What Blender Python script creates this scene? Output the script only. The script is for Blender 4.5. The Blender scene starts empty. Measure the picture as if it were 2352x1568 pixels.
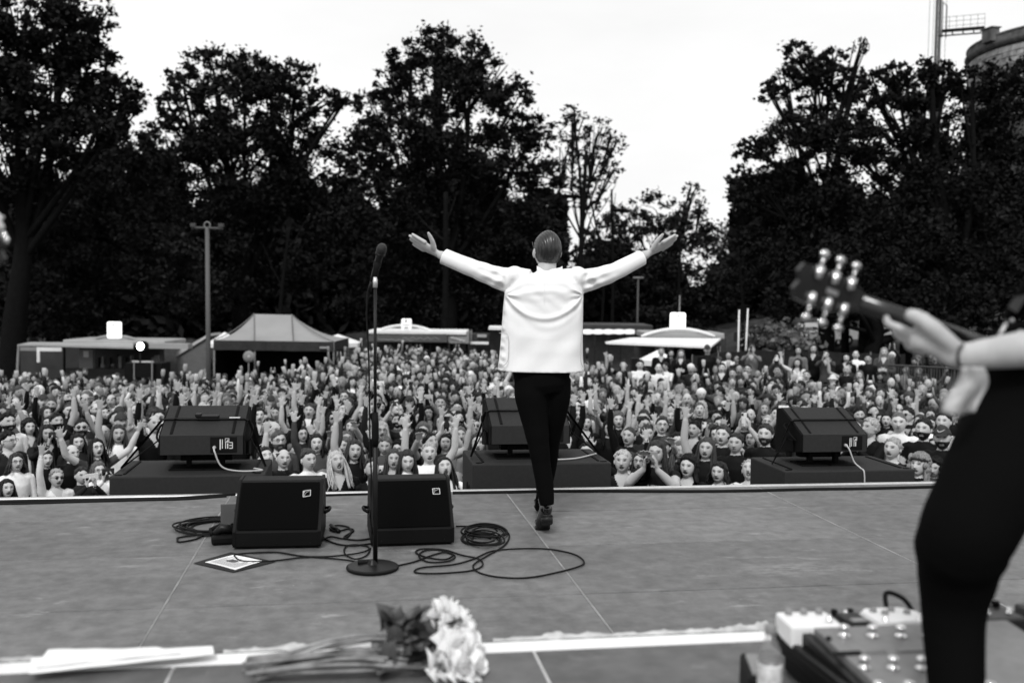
import bpy, bmesh, math, random
import numpy as np
from mathutils import Vector, Matrix, kdtree

random.seed(7)
RNG = np.random.default_rng(11)
SC = bpy.context.scene
COL = SC.collection
A = lambda *v: np.array(v, float)
PI = math.pi

# ------------------------------------------------------------------ camera
CAM_H = 1.45
YAW, PITCH, ROLL = math.radians(9.1), math.radians(-2.67), math.radians(0.8)
FPX = 2287.0                       # focal length in pixels of a 2352 px wide frame (35 mm lens)
CAMP = A(0, 0, CAM_H)
FWD = A(math.sin(YAW)*math.cos(PITCH), math.cos(YAW)*math.cos(PITCH), math.sin(PITCH))
_r0 = A(math.cos(YAW), -math.sin(YAW), 0)
_u0 = np.cross(_r0, FWD)
RGT = _r0*math.cos(ROLL) + _u0*math.sin(ROLL)
UPV = np.cross(RGT, FWD)
HF = A(math.sin(YAW), math.cos(YAW), 0)          # horizontal forward
HR = A(math.cos(YAW), -math.sin(YAW), 0)         # horizontal right
cd = bpy.data.cameras.new('camera')
cd.lens = 35.0; cd.sensor_width = 36.0; cd.clip_start = 0.05; cd.clip_end = 2000
cd.dof.use_dof = True; cd.dof.focus_distance = 7.0; cd.dof.aperture_fstop = 1.9
cam = bpy.data.objects.new('camera', cd); COL.objects.link(cam)
cam.matrix_world = Matrix(((RGT[0], UPV[0], -FWD[0], CAMP[0]), (RGT[1], UPV[1], -FWD[1], CAMP[1]),
                           (RGT[2], UPV[2], -FWD[2], CAMP[2]), (0, 0, 0, 1)))
SC.camera = cam

# ------------------------------------------------------------------ sky, sun, exposure
SUN_AZ, SUN_EL = math.radians(200), math.radians(48)       # behind the camera, a little to its left
world = bpy.data.worlds.new('World'); SC.world = world; world.use_nodes = True
nt = world.node_tree; nt.nodes.clear()
N = nt.nodes.new; L = nt.links.new
sky = N('ShaderNodeTexSky'); sky.sky_type = 'NISHITA'; sky.sun_disc = False
sky.sun_elevation = SUN_EL; sky.sun_rotation = SUN_AZ; sky.dust_density = 3.0; sky.air_density = 1.0
bw = N('ShaderNodeRGBToBW'); L(sky.outputs[0], bw.inputs[0])
tc = N('ShaderNodeTexCoord'); mp = N('ShaderNodeMapping'); mp.inputs['Scale'].default_value = (1.0, 1.0, 3.2)
L(tc.outputs['Generated'], mp.inputs[0])
no = N('ShaderNodeTexNoise'); no.inputs['Scale'].default_value = 1.6; no.inputs['Detail'].default_value = 6
no.inputs['Roughness'].default_value = 0.55
L(mp.outputs[0], no.inputs['Vector'])
rm = N('ShaderNodeMapRange'); rm.inputs['From Min'].default_value = .3; rm.inputs['From Max'].default_value = .7
rm.inputs['To Min'].default_value = 7.2; rm.inputs['To Max'].default_value = 8.7
L(no.outputs['Fac'], rm.inputs[0])
mx = N('ShaderNodeMix'); mx.data_type = 'FLOAT'; mx.inputs[0].default_value = .92     # nearly full cloud cover
L(bw.outputs[0], mx.inputs[2]); L(rm.outputs[0], mx.inputs[3])
bg = N('ShaderNodeBackground'); bg.inputs[1].default_value = 0.088
L(mx.outputs[0], bg.inputs[0])
wo = N('ShaderNodeOutputWorld'); L(bg.outputs[0], wo.inputs[0])
sd = bpy.data.lights.new('sun', 'SUN'); sd.energy = 1.5; sd.angle = math.radians(14); sd.color = (1, 1, 1)
sun = bpy.data.objects.new('sun', sd); COL.objects.link(sun)
# rotation 0 of the sky is +Y, positive turns clockwise seen from above
sdir = Vector((math.sin(SUN_AZ)*math.cos(SUN_EL), math.cos(SUN_AZ)*math.cos(SUN_EL), math.sin(SUN_EL)))
sun.rotation_euler = sdir.to_track_quat('Z', 'Y').to_euler()
SC.view_settings.view_transform = 'Standard'
SC.view_settings.look = 'None'
SC.view_settings.exposure = 0.52
SC.view_settings.gamma = 1.0
SC.render.engine = 'CYCLES'
SC.cycles.use_denoising = True
SC.cycles.max_bounces = 5; SC.cycles.diffuse_bounces = 3; SC.cycles.glossy_bounces = 3
SC.cycles.transmission_bounces = 4; SC.cycles.transparent_max_bounces = 4
SC.cycles.caustics_reflective = False; SC.cycles.caustics_refractive = False
SC.cycles.sample_clamp_indirect = 6

# ------------------------------------------------------------------ pixel geometry helpers (2352 x 1568 frame)
def ray(px, py): return FWD + RGT*((px-1176)/FPX) + UPV*((784-py)/FPX)
def W(px, py, d): return CAMP + ray(px, py)*d                      # point at depth d
def FL(px, py, z=0.0):                                             # point on a level at height z
    r = ray(px, py); return CAMP + r*((z-CAM_H)/r[2])
def PY(px, py, Y):                                                 # point on the upright plane y = Y
    r = ray(px, py); return CAMP + r*(Y/r[1])
def proj(p):
    v = np.asarray(p, float) - CAMP; z = v@FWD
    return 1176 + FPX*(v@RGT)/z, 784 - FPX*(v@UPV)/z, z

# ------------------------------------------------------------------ materials
MATS = {}
def mat(name, v, rough=.6, spec=.3, metal=0.0, var=0.0, scale=8.0, bump=0.0, bscale=60.0, emit=0.0, detail=4, alpha=1.0, trans=0.0):
    if name in MATS: return MATS[name]
    m = bpy.data.materials.new(name); m.use_nodes = True
    t = m.node_tree; b = t.nodes['Principled BSDF']
    b.inputs['Base Color'].default_value = (v, v, v, 1)
    b.inputs['Roughness'].default_value = rough
    b.inputs['Specular IOR Level'].default_value = spec
    b.inputs['Metallic'].default_value = metal
    if trans: b.inputs['Transmission Weight'].default_value = trans
    if alpha < 1: b.inputs['Alpha'].default_value = alpha
    if emit:
        b.inputs['Emission Color'].default_value = (1, 1, 1, 1); b.inputs['Emission Strength'].default_value = emit
    if var or bump:
        g = t.nodes.new('ShaderNodeNewGeometry')
    if var:
        n = t.nodes.new('ShaderNodeTexNoise'); n.inputs['Scale'].default_value = scale; n.inputs['Detail'].default_value = detail
        t.links.new(g.outputs['Position'], n.inputs['Vector'])
        r = t.nodes.new('ShaderNodeMapRange'); r.inputs['From Min'].default_value = .25; r.inputs['From Max'].default_value = .75
        r.inputs['To Min'].default_value = v*(1-var); r.inputs['To Max'].default_value = v*(1+var)
        t.links.new(n.outputs['Fac'], r.inputs[0]); t.links.new(r.outputs[0], b.inputs['Base Color'])
    if bump:
        n2 = t.nodes.new('ShaderNodeTexNoise'); n2.inputs['Scale'].default_value = bscale; n2.inputs['Detail'].default_value = 3
        t.links.new(g.outputs['Position'], n2.inputs['Vector'])
        bp = t.nodes.new('ShaderNodeBump'); bp.inputs['Strength'].default_value = bump; bp.inputs['Distance'].default_value = .01
        t.links.new(n2.outputs['Fac'], bp.inputs['Height']); t.links.new(bp.outputs[0], b.inputs['Normal'])
    MATS[name] = m
    return m

# ------------------------------------------------------------------ mesh helpers
def mkmesh(name, V, F, smooth=True, mi=None):
    me = bpy.data.meshes.new(name)
    V = np.asarray(V, np.float32)
    if isinstance(F, np.ndarray):
        n, k = F.shape
        me.vertices.add(len(V)); me.vertices.foreach_set('co', V.ravel())
        me.loops.add(n*k); me.loops.foreach_set('vertex_index', F.astype(np.int32).ravel())
        me.polygons.add(n); me.polygons.foreach_set('loop_start', np.arange(0, n*k, k, dtype=np.int32))
        me.update(calc_edges=True)
    else:
        me.from_pydata([tuple(map(float, v)) for v in V], [], [tuple(int(i) for i in f) for f in F]); me.update()
    if smooth: me.polygons.foreach_set('use_smooth', np.ones(len(me.polygons), bool))
    if mi is not None: me.polygons.foreach_set('material_index', np.asarray(mi, np.int32))
    return me
def tag(o, label=None, cat=None, group=None, kind=None):
    if label: o['label'] = label
    if cat: o['category'] = cat
    if group: o['group'] = group
    if kind: o['kind'] = kind
    return o
def link(name, me, m=None, parent=None):
    o = bpy.data.objects.new(name, me); COL.objects.link(o)
    if m is not None:
        for x in (m if isinstance(m, (list, tuple)) else [m]): me.materials.append(x)
    if parent is not None: o.parent = parent
    return o
def empty(name, loc=(0, 0, 0), label=None, cat=None, group=None, kind=None, rz=0):
    o = bpy.data.objects.new(name, None); COL.objects.link(o); o.location = tuple(float(x) for x in loc); o.rotation_euler[2] = rz
    o.empty_display_size = .1
    return tag(o, label, cat, group, kind)
class MB:
    """collects shapes into one mesh"""
    def __init__(s): s.V = []; s.F = []; s.mi = []; s.n = 0
    def add(s, V, F, mi=0):
        V = np.asarray(V, float); s.V.append(V)
        s.F += [tuple(i+s.n for i in f) for f in F]; s.mi += [mi]*len(F); s.n += len(V); return s
    def box(s, c, size, rz=0, mi=0, M=None, ch=0.0):
        V, F = cbox(size, ch)
        if M is not None: V = V@np.asarray(M, float).T
        if rz:
            R = A(math.cos(rz), -math.sin(rz), 0, math.sin(rz), math.cos(rz), 0, 0, 0, 1).reshape(3, 3); V = V@R.T
        return s.add(V+np.asarray(c, float), F, mi)
    def tube(s, P, r, n=8, mi=0, side=None, caps=True):
        V, F = tube(P, r, n, side, caps); return s.add(V, F, mi)
    def quadgrid(s, P, mi=0):                                     # P[i][j] points
        P = np.asarray(P, float); a, b = P.shape[:2]
        return s.add(P.reshape(-1, 3), [(i*b+j, i*b+j+1, (i+1)*b+j+1, (i+1)*b+j) for i in range(a-1) for j in range(b-1)], mi)
    def prism(s, poly, ax, h, mi=0, o=(0, 0, 0)):                  # polygon of 3-D points extruded along vector
        P = np.asarray(poly, float); n = len(P); Q = P+np.asarray(ax, float)*h
        return s.add(np.vstack([P, Q])+np.asarray(o, float), [tuple(range(n-1, -1, -1)), tuple(range(n, 2*n))] + [(i, (i+1) % n, (i+1) % n+n, i+n) for i in range(n)], mi)
    def lathe(s, c, prof, n=20, mi=0, axis=(0, 0, 1)):
        ax = np.asarray(axis, float); ax = ax/np.linalg.norm(ax)
        P = [np.asarray(c, float)+ax*h for r, h in prof]
        V, F = tube(P, [max(r, 1e-4) for r, h in prof], n, None, True, ax); return s.add(V, F, mi)
    def mesh(s, name, smooth=False):
        return mkmesh(name, np.vstack(s.V), s.F, smooth, s.mi)
    def obj(s, name, m, parent=None, smooth=False, angle=None, base=None):
        me = s.mesh(name, smooth or angle is not None)
        o = link(name, me, m, parent)
        if parent is not None and parent.type == 'EMPTY':
            o.matrix_parent_inverse = Matrix.Identity(4)
            if base is None:                                       # coordinates were given in the world: keep them there
                Mi = parent_world(parent).inverted()
                me.transform(Mi)
        elif parent is not None and base is None:
            me.transform(parent_world(parent).inverted())
        if angle is not None:
            sharp(me, angle)
        me.update()
        return o
def parent_world(p):
    M = p.matrix_parent_inverse @ Matrix.LocRotScale(p.location, p.rotation_euler, p.scale) if p.rotation_mode != 'QUATERNION' else p.matrix_basis
    M = p.matrix_basis
    return (parent_world(p.parent) @ M) if p.parent else M
def sharp(me, deg):
    bm = bmesh.new(); bm.from_mesh(me)
    lim = math.radians(deg)
    for e in bm.edges:
        if len(e.link_faces) == 2 and e.calc_face_angle(0) > lim: e.smooth = False
    bm.to_mesh(me); bm.free()
_cb = {}
def cbox(size, ch=0.0):
    hx, hy, hz = [v/2 for v in size]
    if ch <= 0:
        V = A(-hx,-hy,-hz, hx,-hy,-hz, hx,hy,-hz, -hx,hy,-hz, -hx,-hy,hz, hx,-hy,hz, hx,hy,hz, -hx,hy,hz).reshape(8, 3)
        return V, [(0,3,2,1),(4,5,6,7),(0,1,5,4),(1,2,6,5),(2,3,7,6),(3,0,4,7)]
    if 'b' not in _cb:
        bm = bmesh.new(); bmesh.ops.create_cube(bm, size=2)
        bmesh.ops.bevel(bm, geom=bm.edges[:], offset=.2, segments=2, affect='EDGES', profile=.5)
        bm.verts.ensure_lookup_table()
        _cb['b'] = (np.array([v.co[:] for v in bm.verts]), [tuple(v.index for v in f.verts) for f in bm.faces]); bm.free()
    V, F = _cb['b']; V = V.copy(); h = A(hx, hy, hz); ch = min(ch, .9*min(h))
    s = np.sign(V); a = np.abs(V)                                  # 0.8..1 maps onto the chamfer
    a = np.where(a > .5, h - (1-a)/.2*ch, 0)
    return s*a, F
def tube(P, r, n=8, side=None, caps=True, axis=None):
    P = np.asarray(P, float); k = len(P); r = np.asarray(r, float)
    if r.ndim == 0: r = np.full((k, 2), float(r))
    elif r.ndim == 1: r = np.stack([r, r], 1)
    T = np.zeros_like(P)
    if axis is not None: T[:] = axis
    else:
        T[1:-1] = P[2:]-P[:-2]; T[0] = P[1]-P[0]; T[-1] = P[-1]-P[-2]
        T /= np.maximum(np.linalg.norm(T, axis=1, keepdims=True), 1e-9)
    if side is None:
        s = np.cross(T[0], A(0, 0, 1));
        if np.linalg.norm(s) < .1: s = np.cross(T[0], A(0, 1, 0))
    else: s = np.asarray(side, float)
    th = np.arange(n)*2*PI/n; V = []
    for i in range(k):
        s = s - T[i]*(s@T[i]); s = s/max(np.linalg.norm(s), 1e-9); t = np.cross(T[i], s)
        V.append(P[i] + np.outer(np.cos(th)*r[i, 0], s) + np.outer(np.sin(th)*r[i, 1], t))
    V = np.vstack(V)
    F = [(i*n+j, i*n+(j+1) % n, (i+1)*n+(j+1) % n, (i+1)*n+j) for i in range(k-1) for j in range(n)]
    if caps: F += [tuple(range(n-1, -1, -1)), tuple((k-1)*n+j for j in range(n))]
    return V, F
def smoothpath(P, m=8, closed=False):                              # Catmull-Rom
    P = np.asarray(P, float); k = len(P); out = []
    for i in range(k-1):
        p0 = P[max(i-1, 0)]; p1 = P[i]; p2 = P[i+1]; p3 = P[min(i+2, k-1)]
        for t in np.arange(m)/m:
            out.append(.5*((2*p1)+(-p0+p2)*t+(2*p0-5*p1+4*p2-p3)*t*t+(-p0+3*p1-3*p2+p3)*t**3))
    out.append(P[-1]); return np.array(out)
def remesh(V, F, vox, smooth=2, fac=.5):
    me = bpy.data.meshes.new('tmp'); me.from_pydata([tuple(v) for v in V], [], F); me.update()
    o = bpy.data.objects.new('tmp', me); COL.objects.link(o)
    m = o.modifiers.new('r', 'REMESH'); m.mode = 'VOXEL'; m.voxel_size = vox; m.adaptivity = 0
    if smooth:
        s = o.modifiers.new('s', 'SMOOTH'); s.iterations = smooth; s.factor = fac
    dg = bpy.context.evaluated_depsgraph_get(); ev = o.evaluated_get(dg); em = ev.to_mesh()
    nv = len(em.vertices); co = np.empty(nv*3, np.float32); em.vertices.foreach_get('co', co)
    nl = len(em.loops); li = np.empty(nl, np.int32); em.loops.foreach_get('vertex_index', li)
    npoly = len(em.polygons)
    Fq = li.reshape(npoly, 4).copy() if nl == npoly*4 else None
    if Fq is None:
        Fq = [tuple(p.vertices) for p in em.polygons]
    ev.to_mesh_clear(); bpy.data.objects.remove(o); bpy.data.meshes.remove(me)
    return co.reshape(-1, 3).astype(float), Fq
def soup(parts):
    V = []; F = []; n = 0
    for v, f in parts:
        V.append(np.asarray(v, float)); F += [tuple(i+n for i in q) for q in f]; n += len(v)
    return np.vstack(V), F
def fattr(me, name, vals):
    a = me.attributes.new(name, 'FLOAT', 'POINT'); a.data.foreach_set('value', np.asarray(vals, np.float32))
def nrm(v): v = np.asarray(v, float); return v/max(np.linalg.norm(v), 1e-9)
def smst(a, b, x): t = np.clip((np.asarray(x, float)-a)/(b-a), 0, 1); return t*t*(3-2*t)

# ------------------------------------------------------------------ terrain
def gz(x, y):
    """height of the field: falls away from the stage, a low bank rises on the right"""
    x = np.asarray(x, float); y = np.asarray(y, float)
    d = x*HF[0]+y*HF[1]; l = x*HR[0]+y*HR[1]
    z = -1.95 - .018*np.clip(d-11, 0, 29)
    px = l/np.maximum(d, 1)*FPX+1176
    z = z - .78*smst(12, 36, d)*(1-smst(560, 900, px))
    z = z + .50*smst(25, 29.5, d)*smst(1400, 1520, px)
    z = z + 5.5*smst(52, 95, d)*(.35+.65*smst(1500, 2000, px)) 
    return z
# ------------------------------------------------------------------ ground, stage, riser
m_ground = mat('worn_grass', .045, .95, .1, var=.5, scale=2.5, bump=.6, bscale=25)
def build_ground():
    ds = np.concatenate([np.linspace(6, 45, 40), np.linspace(47, 120, 38), [160, 240, 400, 800]])
    ls = np.concatenate([[-900, -300], np.linspace(-1.1, 1.1, 45), [300, 900]])
    P = []
    for d in ds:
        row = []
        for l in ls:
            ll = l*d if abs(l) < 2 else l*max(1, d/400)
            q = HF*d+HR*ll; z = gz(q[0], q[1]); row.append((q[0], q[1], float(z)))
        P.append(row)
    # carry the sheet back under the stage
    back = []
    for d in (-60, 0, 5.9):
        back.append([tuple((HF*d+HR*(l*6 if abs(l) < 2 else l))[:2])+(-1.95,) for l in ls])
    m = MB(); m.quadgrid(back+P)
    o = m.obj('ground', m_ground, None, smooth=True); tag(o, kind='structure')
build_ground()

def floor_material(name, v):
    m = bpy.data.materials.new(name); m.use_nodes = True; t = m.node_tree; b = t.nodes['Principled BSDF']
    g = t.nodes.new('ShaderNodeNewGeometry')
    def noise(s, d=5, sc=(1, 1, 1), rot=0):
        mp = t.nodes.new('ShaderNodeMapping'); mp.inputs['Scale'].default_value = sc; mp.inputs['Rotation'].default_value = (0, 0, rot)
        t.links.new(g.outputs['Position'], mp.inputs[0])
        n = t.nodes.new('ShaderNodeTexNoise'); n.inputs['Scale'].default_value = s; n.inputs['Detail'].default_value = d
        n.inputs['Roughness'].default_value = .62
        t.links.new(mp.outputs[0], n.inputs['Vector']); return n.outputs['Fac']
    def mr(x, a, bb, c, d):
        r = t.nodes.new('ShaderNodeMapRange'); r.inputs[1].default_value = a; r.inputs[2].default_value = bb
        r.inputs[3].default_value = c; r.inputs[4].default_value = d; t.links.new(x, r.inputs[0]); return r.outputs[0]
    def mth(op, x, y):
        k = t.nodes.new('ShaderNodeMath'); k.operation = op
        for i, q in enumerate((x, y)):
            if isinstance(q, (int, float)): k.inputs[i].default_value = q
            else: t.links.new(q, k.inputs[i])
        return k.outputs[0]
    base = mr(noise(.9, 6), .3, .7, v*.78, v*1.2)
    mott = mr(noise(11, 6), .35, .65, .78, 1.2)
    col = mth('MULTIPLY', base, mott)
    dust = mr(noise(5.0, 9, (1.0, 2.2, 1), .4), .58, .68, 0, .11)        # pale dusty scuffs
    scr = mr(noise(16, 4, (1.0, 9.0, 1), .9),   .66, .70, 0, .14)          # thin drag marks
    scr2 = mr(noise(14, 4, (8.0, 1.0, 1), .35), .67, .71, 0, .12)
    gate = mr(noise(1.4, 2), .45, .62, 0, 1)
    col = mth('ADD', col, mth('MULTIPLY', mth('ADD', dust, mth('ADD', scr, scr2)), gate))
    # one scuffed pale patch on the right of the deck
    px_, py_ = [float(v_) for v_ in FL(1832, 1306)[:2]]
    vm_ = t.nodes.new('ShaderNodeMapping'); vm_.vector_type = 'POINT'; vm_.inputs['Location'].default_value = (-px_/.42, -py_/.16, 0); vm_.inputs['Scale'].default_value = (1/.42, 1/.16, 0); t.links.new(g.outputs['Position'], vm_.inputs[0])
    ln_ = t.nodes.new('ShaderNodeVectorMath'); ln_.operation = 'LENGTH'; t.links.new(vm_.outputs[0], ln_.inputs[0])
    col = mth('ADD', col, mth('MULTIPLY', mr(ln_.outputs['Value'], .25, 1.0, .13, 0), mr(noise(9, 7, (1, 3, 1), .5), .42, .62, 0, 1)))
    oi = t.nodes.new('ShaderNodeObjectInfo'); col = mth('MULTIPLY', col, mr(oi.outputs['Random'], 0, 1, .86, 1.12))
    t.links.new(col, b.inputs['Base Color'])
    t.links.new(mr(noise(3, 5), .3, .7, .42, .62), b.inputs['Roughness'])
    b.inputs['Specular IOR Level'].default_value = .32
    # fine anti-slip relief of the phenolic board
    v1 = t.nodes.new('ShaderNodeTexVoronoi'); v1.inputs['Scale'].default_value = 170
    t.links.new(g.outputs['Position'], v1.inputs['Vector'])
    bp = t.nodes.new('ShaderNodeBump'); bp.inputs['Strength'].default_value = .22; bp.inputs['Distance'].default_value = .002
    t.links.new(v1.outputs['Distance'], bp.inputs['Height']); t.links.new(bp.outputs[0], b.inputs['Normal'])
    return m
m_deck = floor_material('stage_deck', .135)
m_riserdeck = floor_material('riser_deck', .11)
m_alu = mat('aluminium', .62, .35, .5, .55, var=.12, scale=20)
m_black = mat('black_paint', .006, .6, .08, var=.3, scale=15)
m_dark = mat('dark_paint', .010, .7, .1)
m_blackmetal = mat('black_metal', .008, .4, .2)
m_rubber = mat('cable_rubber', .006, .6, .12)
m_white = mat('white_plain', .8, .6, .3)
m_chrome = mat('chrome', .8, .12, .5, 1.0)

m_joint = mat('joint_metal', .33, .5, .3, var=.3, scale=6)
STAGE_EDGE = 7.30
XS = [-6.75, -4.79, -2.82, -.85, 1.12, 3.09, 5.06, 7.03]
YS = [.95, 1.88, 2.81, 3.75, 4.68, 5.61, 6.52, 7.24]
stage = empty('stage', (0, 0, 0), 'grey panelled open-air stage floor with aluminium front edge', 'stage', kind='structure')
panel_cache = {}
for i in range(len(XS)-1):
    for j in range(len(YS)-1):
        w = XS[i+1]-XS[i]-.009; h = YS[j+1]-YS[j]-.009
        key = (round(w, 3), round(h, 3))
        if key not in panel_cache:
            m = MB(); m.box((0, 0, -.05), (w, h, .10), ch=.004); panel_cache[key] = mkmesh('panel', np.vstack(m.V), m.F, False)
            panel_cache[key].materials.append(m_deck)
        o = link('panel', panel_cache[key], None, stage)
        o.location = ((XS[i]+XS[i+1])/2, (YS[j]+YS[j+1])/2, random.uniform(-.0012, .0004))
# aluminium edges of the deck frames show in the lengthwise joints, thin tape in some cross joints
for x in XS[1:-1]:
    for s in (-1, 1):
        MB().box((x+s*.0027, (YS[0]+YS[-1])/2, -.0255), (.0030, YS[-1]-YS[0], .05)).obj('frame_edge', m_joint, stage)
m = MB(); m.box((0.14, STAGE_EDGE-.025, -.032), (13.8, .05, .075), ch=.008); m.obj('edge_trim', m_alu, stage)
m = MB(); m.box((0.14, STAGE_EDGE-.06, -1.02), (13.8, .03, 1.85)); m.obj('front_skirt', m_black, stage)
m = MB(); m.box((0.14, 4.0, -.16), (13.7, 6.4, .1)); m.obj('understructure', m_dark, stage)
for x in (-6.5, -4.5, -2.5, -.5, 1.5, 3.5, 5.5, 6.9):
    MB().box((x, 1.1, -1.08), (.08, .08, 1.74)).obj('support_leg', m_alu, stage)

RZ = .42
riser = empty('riser', (0, 0, 0), 'low band riser with white taped front edge', 'riser')
RX = [-3.50, -2.49, -1.485, -.48, .525, 1.53, 2.535, 3.54]
RY = [-1.2, .80, 2.80]
rc = {}
for i in range(len(RX)-1):
    for j in range(2):
        w = RX[i+1]-RX[i]-.008; h = RY[j+1]-RY[j]-.006; key = (round(w, 3), round(h, 3))
        if key not in rc:
            m = MB(); m.box((0, 0, -.05), (w, h, .1), ch=.003); rc[key] = mkmesh('panel', np.vstack(m.V), m.F, False); rc[key].materials.append(m_riserdeck)
        o = link('panel', rc[key], None, riser); o.location = ((RX[i]+RX[i+1])/2, (RY[j]+RY[j+1])/2, RZ)
for x in RX[1:-1]:
    MB().box((x, .8, RZ-.0215), (.0075, 3.98, .04)).obj('frame_edge', m_alu, riser)
m_tape = mat('white_tape', .82, .55, .3, var=.03, scale=30)
MB().box((.02, 2.842, RZ-.02), (7.04, .075, .044), ch=.004).obj('white_edge', m_tape, riser)
MB().box((.02, 2.84, RZ-.25), (7.0, .05, .34)).obj('front_skirt', m_black, riser)
MB().box((.02, .8, RZ-.16), (6.9, 3.8, .1)).obj('understructure', m_dark, riser)
for x in (-3.3, -1.1, 1.1, 3.3):
    for y in (-1, 2.6): MB().box((x, y, .105), (.06, .06, .21)).obj('support_leg', m_alu, riser)
# dark cloth tape and the frayed translucent film sticking out past it
MB().box((.02, 2.884, RZ-.006), (7.0, .010, .012)).obj('dark_tape', m_dark, riser)
m_film = mat('frayed_film', .5, .5, .4, var=.25, scale=25)
def film(x0, x1, seed):
    rg = np.random.default_rng(seed); n = int((x1-x0)/.012); xs = np.linspace(x0, x1, n)
    h = np.convolve(rg.random(n+10), np.ones(6)/6, 'same')[:n]
    h = .006+.034*np.clip(h-.38, 0, 1)*(1+.7*np.sin(xs*9+seed)) + .005*rg.random(n)
    P = []
    for k in range(4):
        t = k/3
        P.append([(xs[i], 2.887+.02*t+.006*math.sin(i*.7+k), RZ-.004+h[i]*math.sin(t*2.0)*(.9+.1*rg.random())) for i in range(n)])
    m = MB(); m.quadgrid(P)
    o = m.obj('film_strip', m_film, riser, smooth=True)
    return o
film(-1.0, -.86, 1); film(-.36, .22, 2); film(.42, 1.5, 3)
# ------------------------------------------------------------------ trees
def leaf_material(name, lo, hi):
    m = bpy.data.materials.new(name); m.use_nodes = True; t = m.node_tree; b = t.nodes['Principled BSDF']
    g = t.nodes.new('ShaderNodeNewGeometry')
    r = t.nodes.new('ShaderNodeMapRange'); r.inputs[3].default_value = lo; r.inputs[4].default_value = hi
    t.links.new(g.outputs['Random Per Island'], r.inputs[0]); t.links.new(r.outputs[0], b.inputs['Base Color'])
    b.inputs['Roughness'].default_value = .6; b.inputs['Specular IOR Level'].default_value = .06
    return m
m_leaf = leaf_material('foliage_dark', .004, .015)
m_leaf2 = leaf_material('foliage_mid', .007, .024)
m_bark = mat('bark', .004, .9, .1, var=.4, scale=6, bump=.5, bscale=20)
def leaves_mesh(name, C, size, rg):
    """C: leaf centres; each leaf a small folded kite"""
    n = len(C)
    a = rg.normal(size=(n, 3)); a[:, 2] *= .7; a /= np.linalg.norm(a, axis=1, keepdims=True)
    b = rg.normal(size=(n, 3)); b -= a*(a*b).sum(1, keepdims=True); b /= np.maximum(np.linalg.norm(b, axis=1, keepdims=True), 1e-6)
    s = (size*rg.uniform(.6, 1.35, n))[:, None]
    V = np.empty((n, 4, 3)); V[:, 0] = C-a*s*.62; V[:, 1] = C+b*s*.36+a*s*.06; V[:, 2] = C+a*s*.62; V[:, 3] = C-b*s*.36+a*s*.06
    return mkmesh(name, V.reshape(-1, 3), np.arange(n*4).reshape(n, 4), False)
def make_tree(label, base_px, d, lobes, trunk_r=.45, leaf=.20, dens=1.0, m=None, seed=1, name='tree', group='trees around the field', fork=.35, extra_limbs=True):
    rg = np.random.default_rng(seed)
    k = FPX/d
    c = [(W(l[0], l[1], d+rg.uniform(-1, 1)*l[2]/k*.8), l[2]/k, l[3] if len(l) > 3 else 1.0) for l in lobes]
    bp = W(base_px, 700, d); z0 = float(gz(bp[0], bp[1]))
    root = empty(name, (bp[0], bp[1], z0), label, 'tree', group)
    # trunk and limbs
    zmax = max(q[0][2]+q[1] for q in c); tb = MB()
    B = A(bp[0], bp[1], z0-.3)
    cen = np.mean([q[0] for q in c], axis=0)
    fz = z0+(zmax-z0)*fork; Fk = A(*(B[:2]*.75+cen[:2]*.25), fz)
    topc = max(c, key=lambda q: q[0][2])[0]
    trunk = smoothpath([B, B*.5+Fk*.5+A(rg.normal()*.15, rg.normal()*.15, 0), Fk, Fk*.5+topc*.5+A(rg.normal()*.3, 0, 0), topc], 5)
    rr = trunk_r*np.linspace(1.15, .12, len(trunk)); rr[0] *= 1.35
    tb.tube(trunk, rr, 9)
    for q, R, dn in c:
        if extra_limbs or rg.random() < .5:
            ti = int(len(trunk)*rg.uniform(.35, .75)); S = trunk[ti]
            mid = S*.5+q*.5+A(rg.normal()*.4, rg.normal()*.4, -abs(rg.normal())*.3)
            pth = smoothpath([S, mid, q], 5); tb.tube(pth, max(.05, rr[ti]*.5)*np.linspace(1, .25, len(pth)), 6)
            for _ in range(4 if dn >= .6 else 9):
                e = q+nrm(rg.normal(size=3)+A(0, 0, .5))*R*rg.uniform(.6, .95)
                p2 = smoothpath([pth[len(pth)//2 + 1], q*.6+e*.4+rg.normal(size=3)*.15, e], 4)
                tb.tube(p2, np.linspace(.06, .015, len(p2))*(1 if dn >= .6 else .8), 4)
    tb.obj('trunk', m_bark, root, smooth=True)
    # crown: every lobe is a shell of leaf clumps
    P = []
    for q, R, dn in c:
        nsub = int(26+R*R*3.2); u = rg.normal(size=(nsub, 3)); u /= np.linalg.norm(u, axis=1, keepdims=True)
        rad = R*rg.uniform(.45, 1.0, nsub)**.6
        sc = q+u*rad[:, None]*A(1, 1, .92); sr = R*rg.uniform(.16, .40, nsub)
        nl = int(.82*(R*k)**2*dens*dn/nsub*(.15/leaf)**1.5)+2
        v = rg.normal(size=(nsub, nl, 3)); v /= np.maximum(np.linalg.norm(v, axis=2, keepdims=True), 1e-6)
        v *= np.abs(rg.normal(size=(nsub, nl, 1)))*.62
        v[..., 2] *= .75
        P.append((sc[:, None]+v*sr[:, None, None]).reshape(-1, 3))
    P = np.vstack(P)
    me = leaves_mesh('crown', P, leaf, rg)
    me.transform(Matrix.Translation(-Vector(root.location)))
    link('crown', me, m or m_leaf, root)
    return root
make_tree('tall dark tree filling the upper left corner of the field edge', 20, 46,
          [(60,20,110),(150,90,85),(200,165,78),(265,205,55),(305,235,32),(100,220,120),(20,350,150),(180,330,105),(250,290,55),(222,40,48,.10),(-60,120,130)], .6, seed=3)
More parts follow.
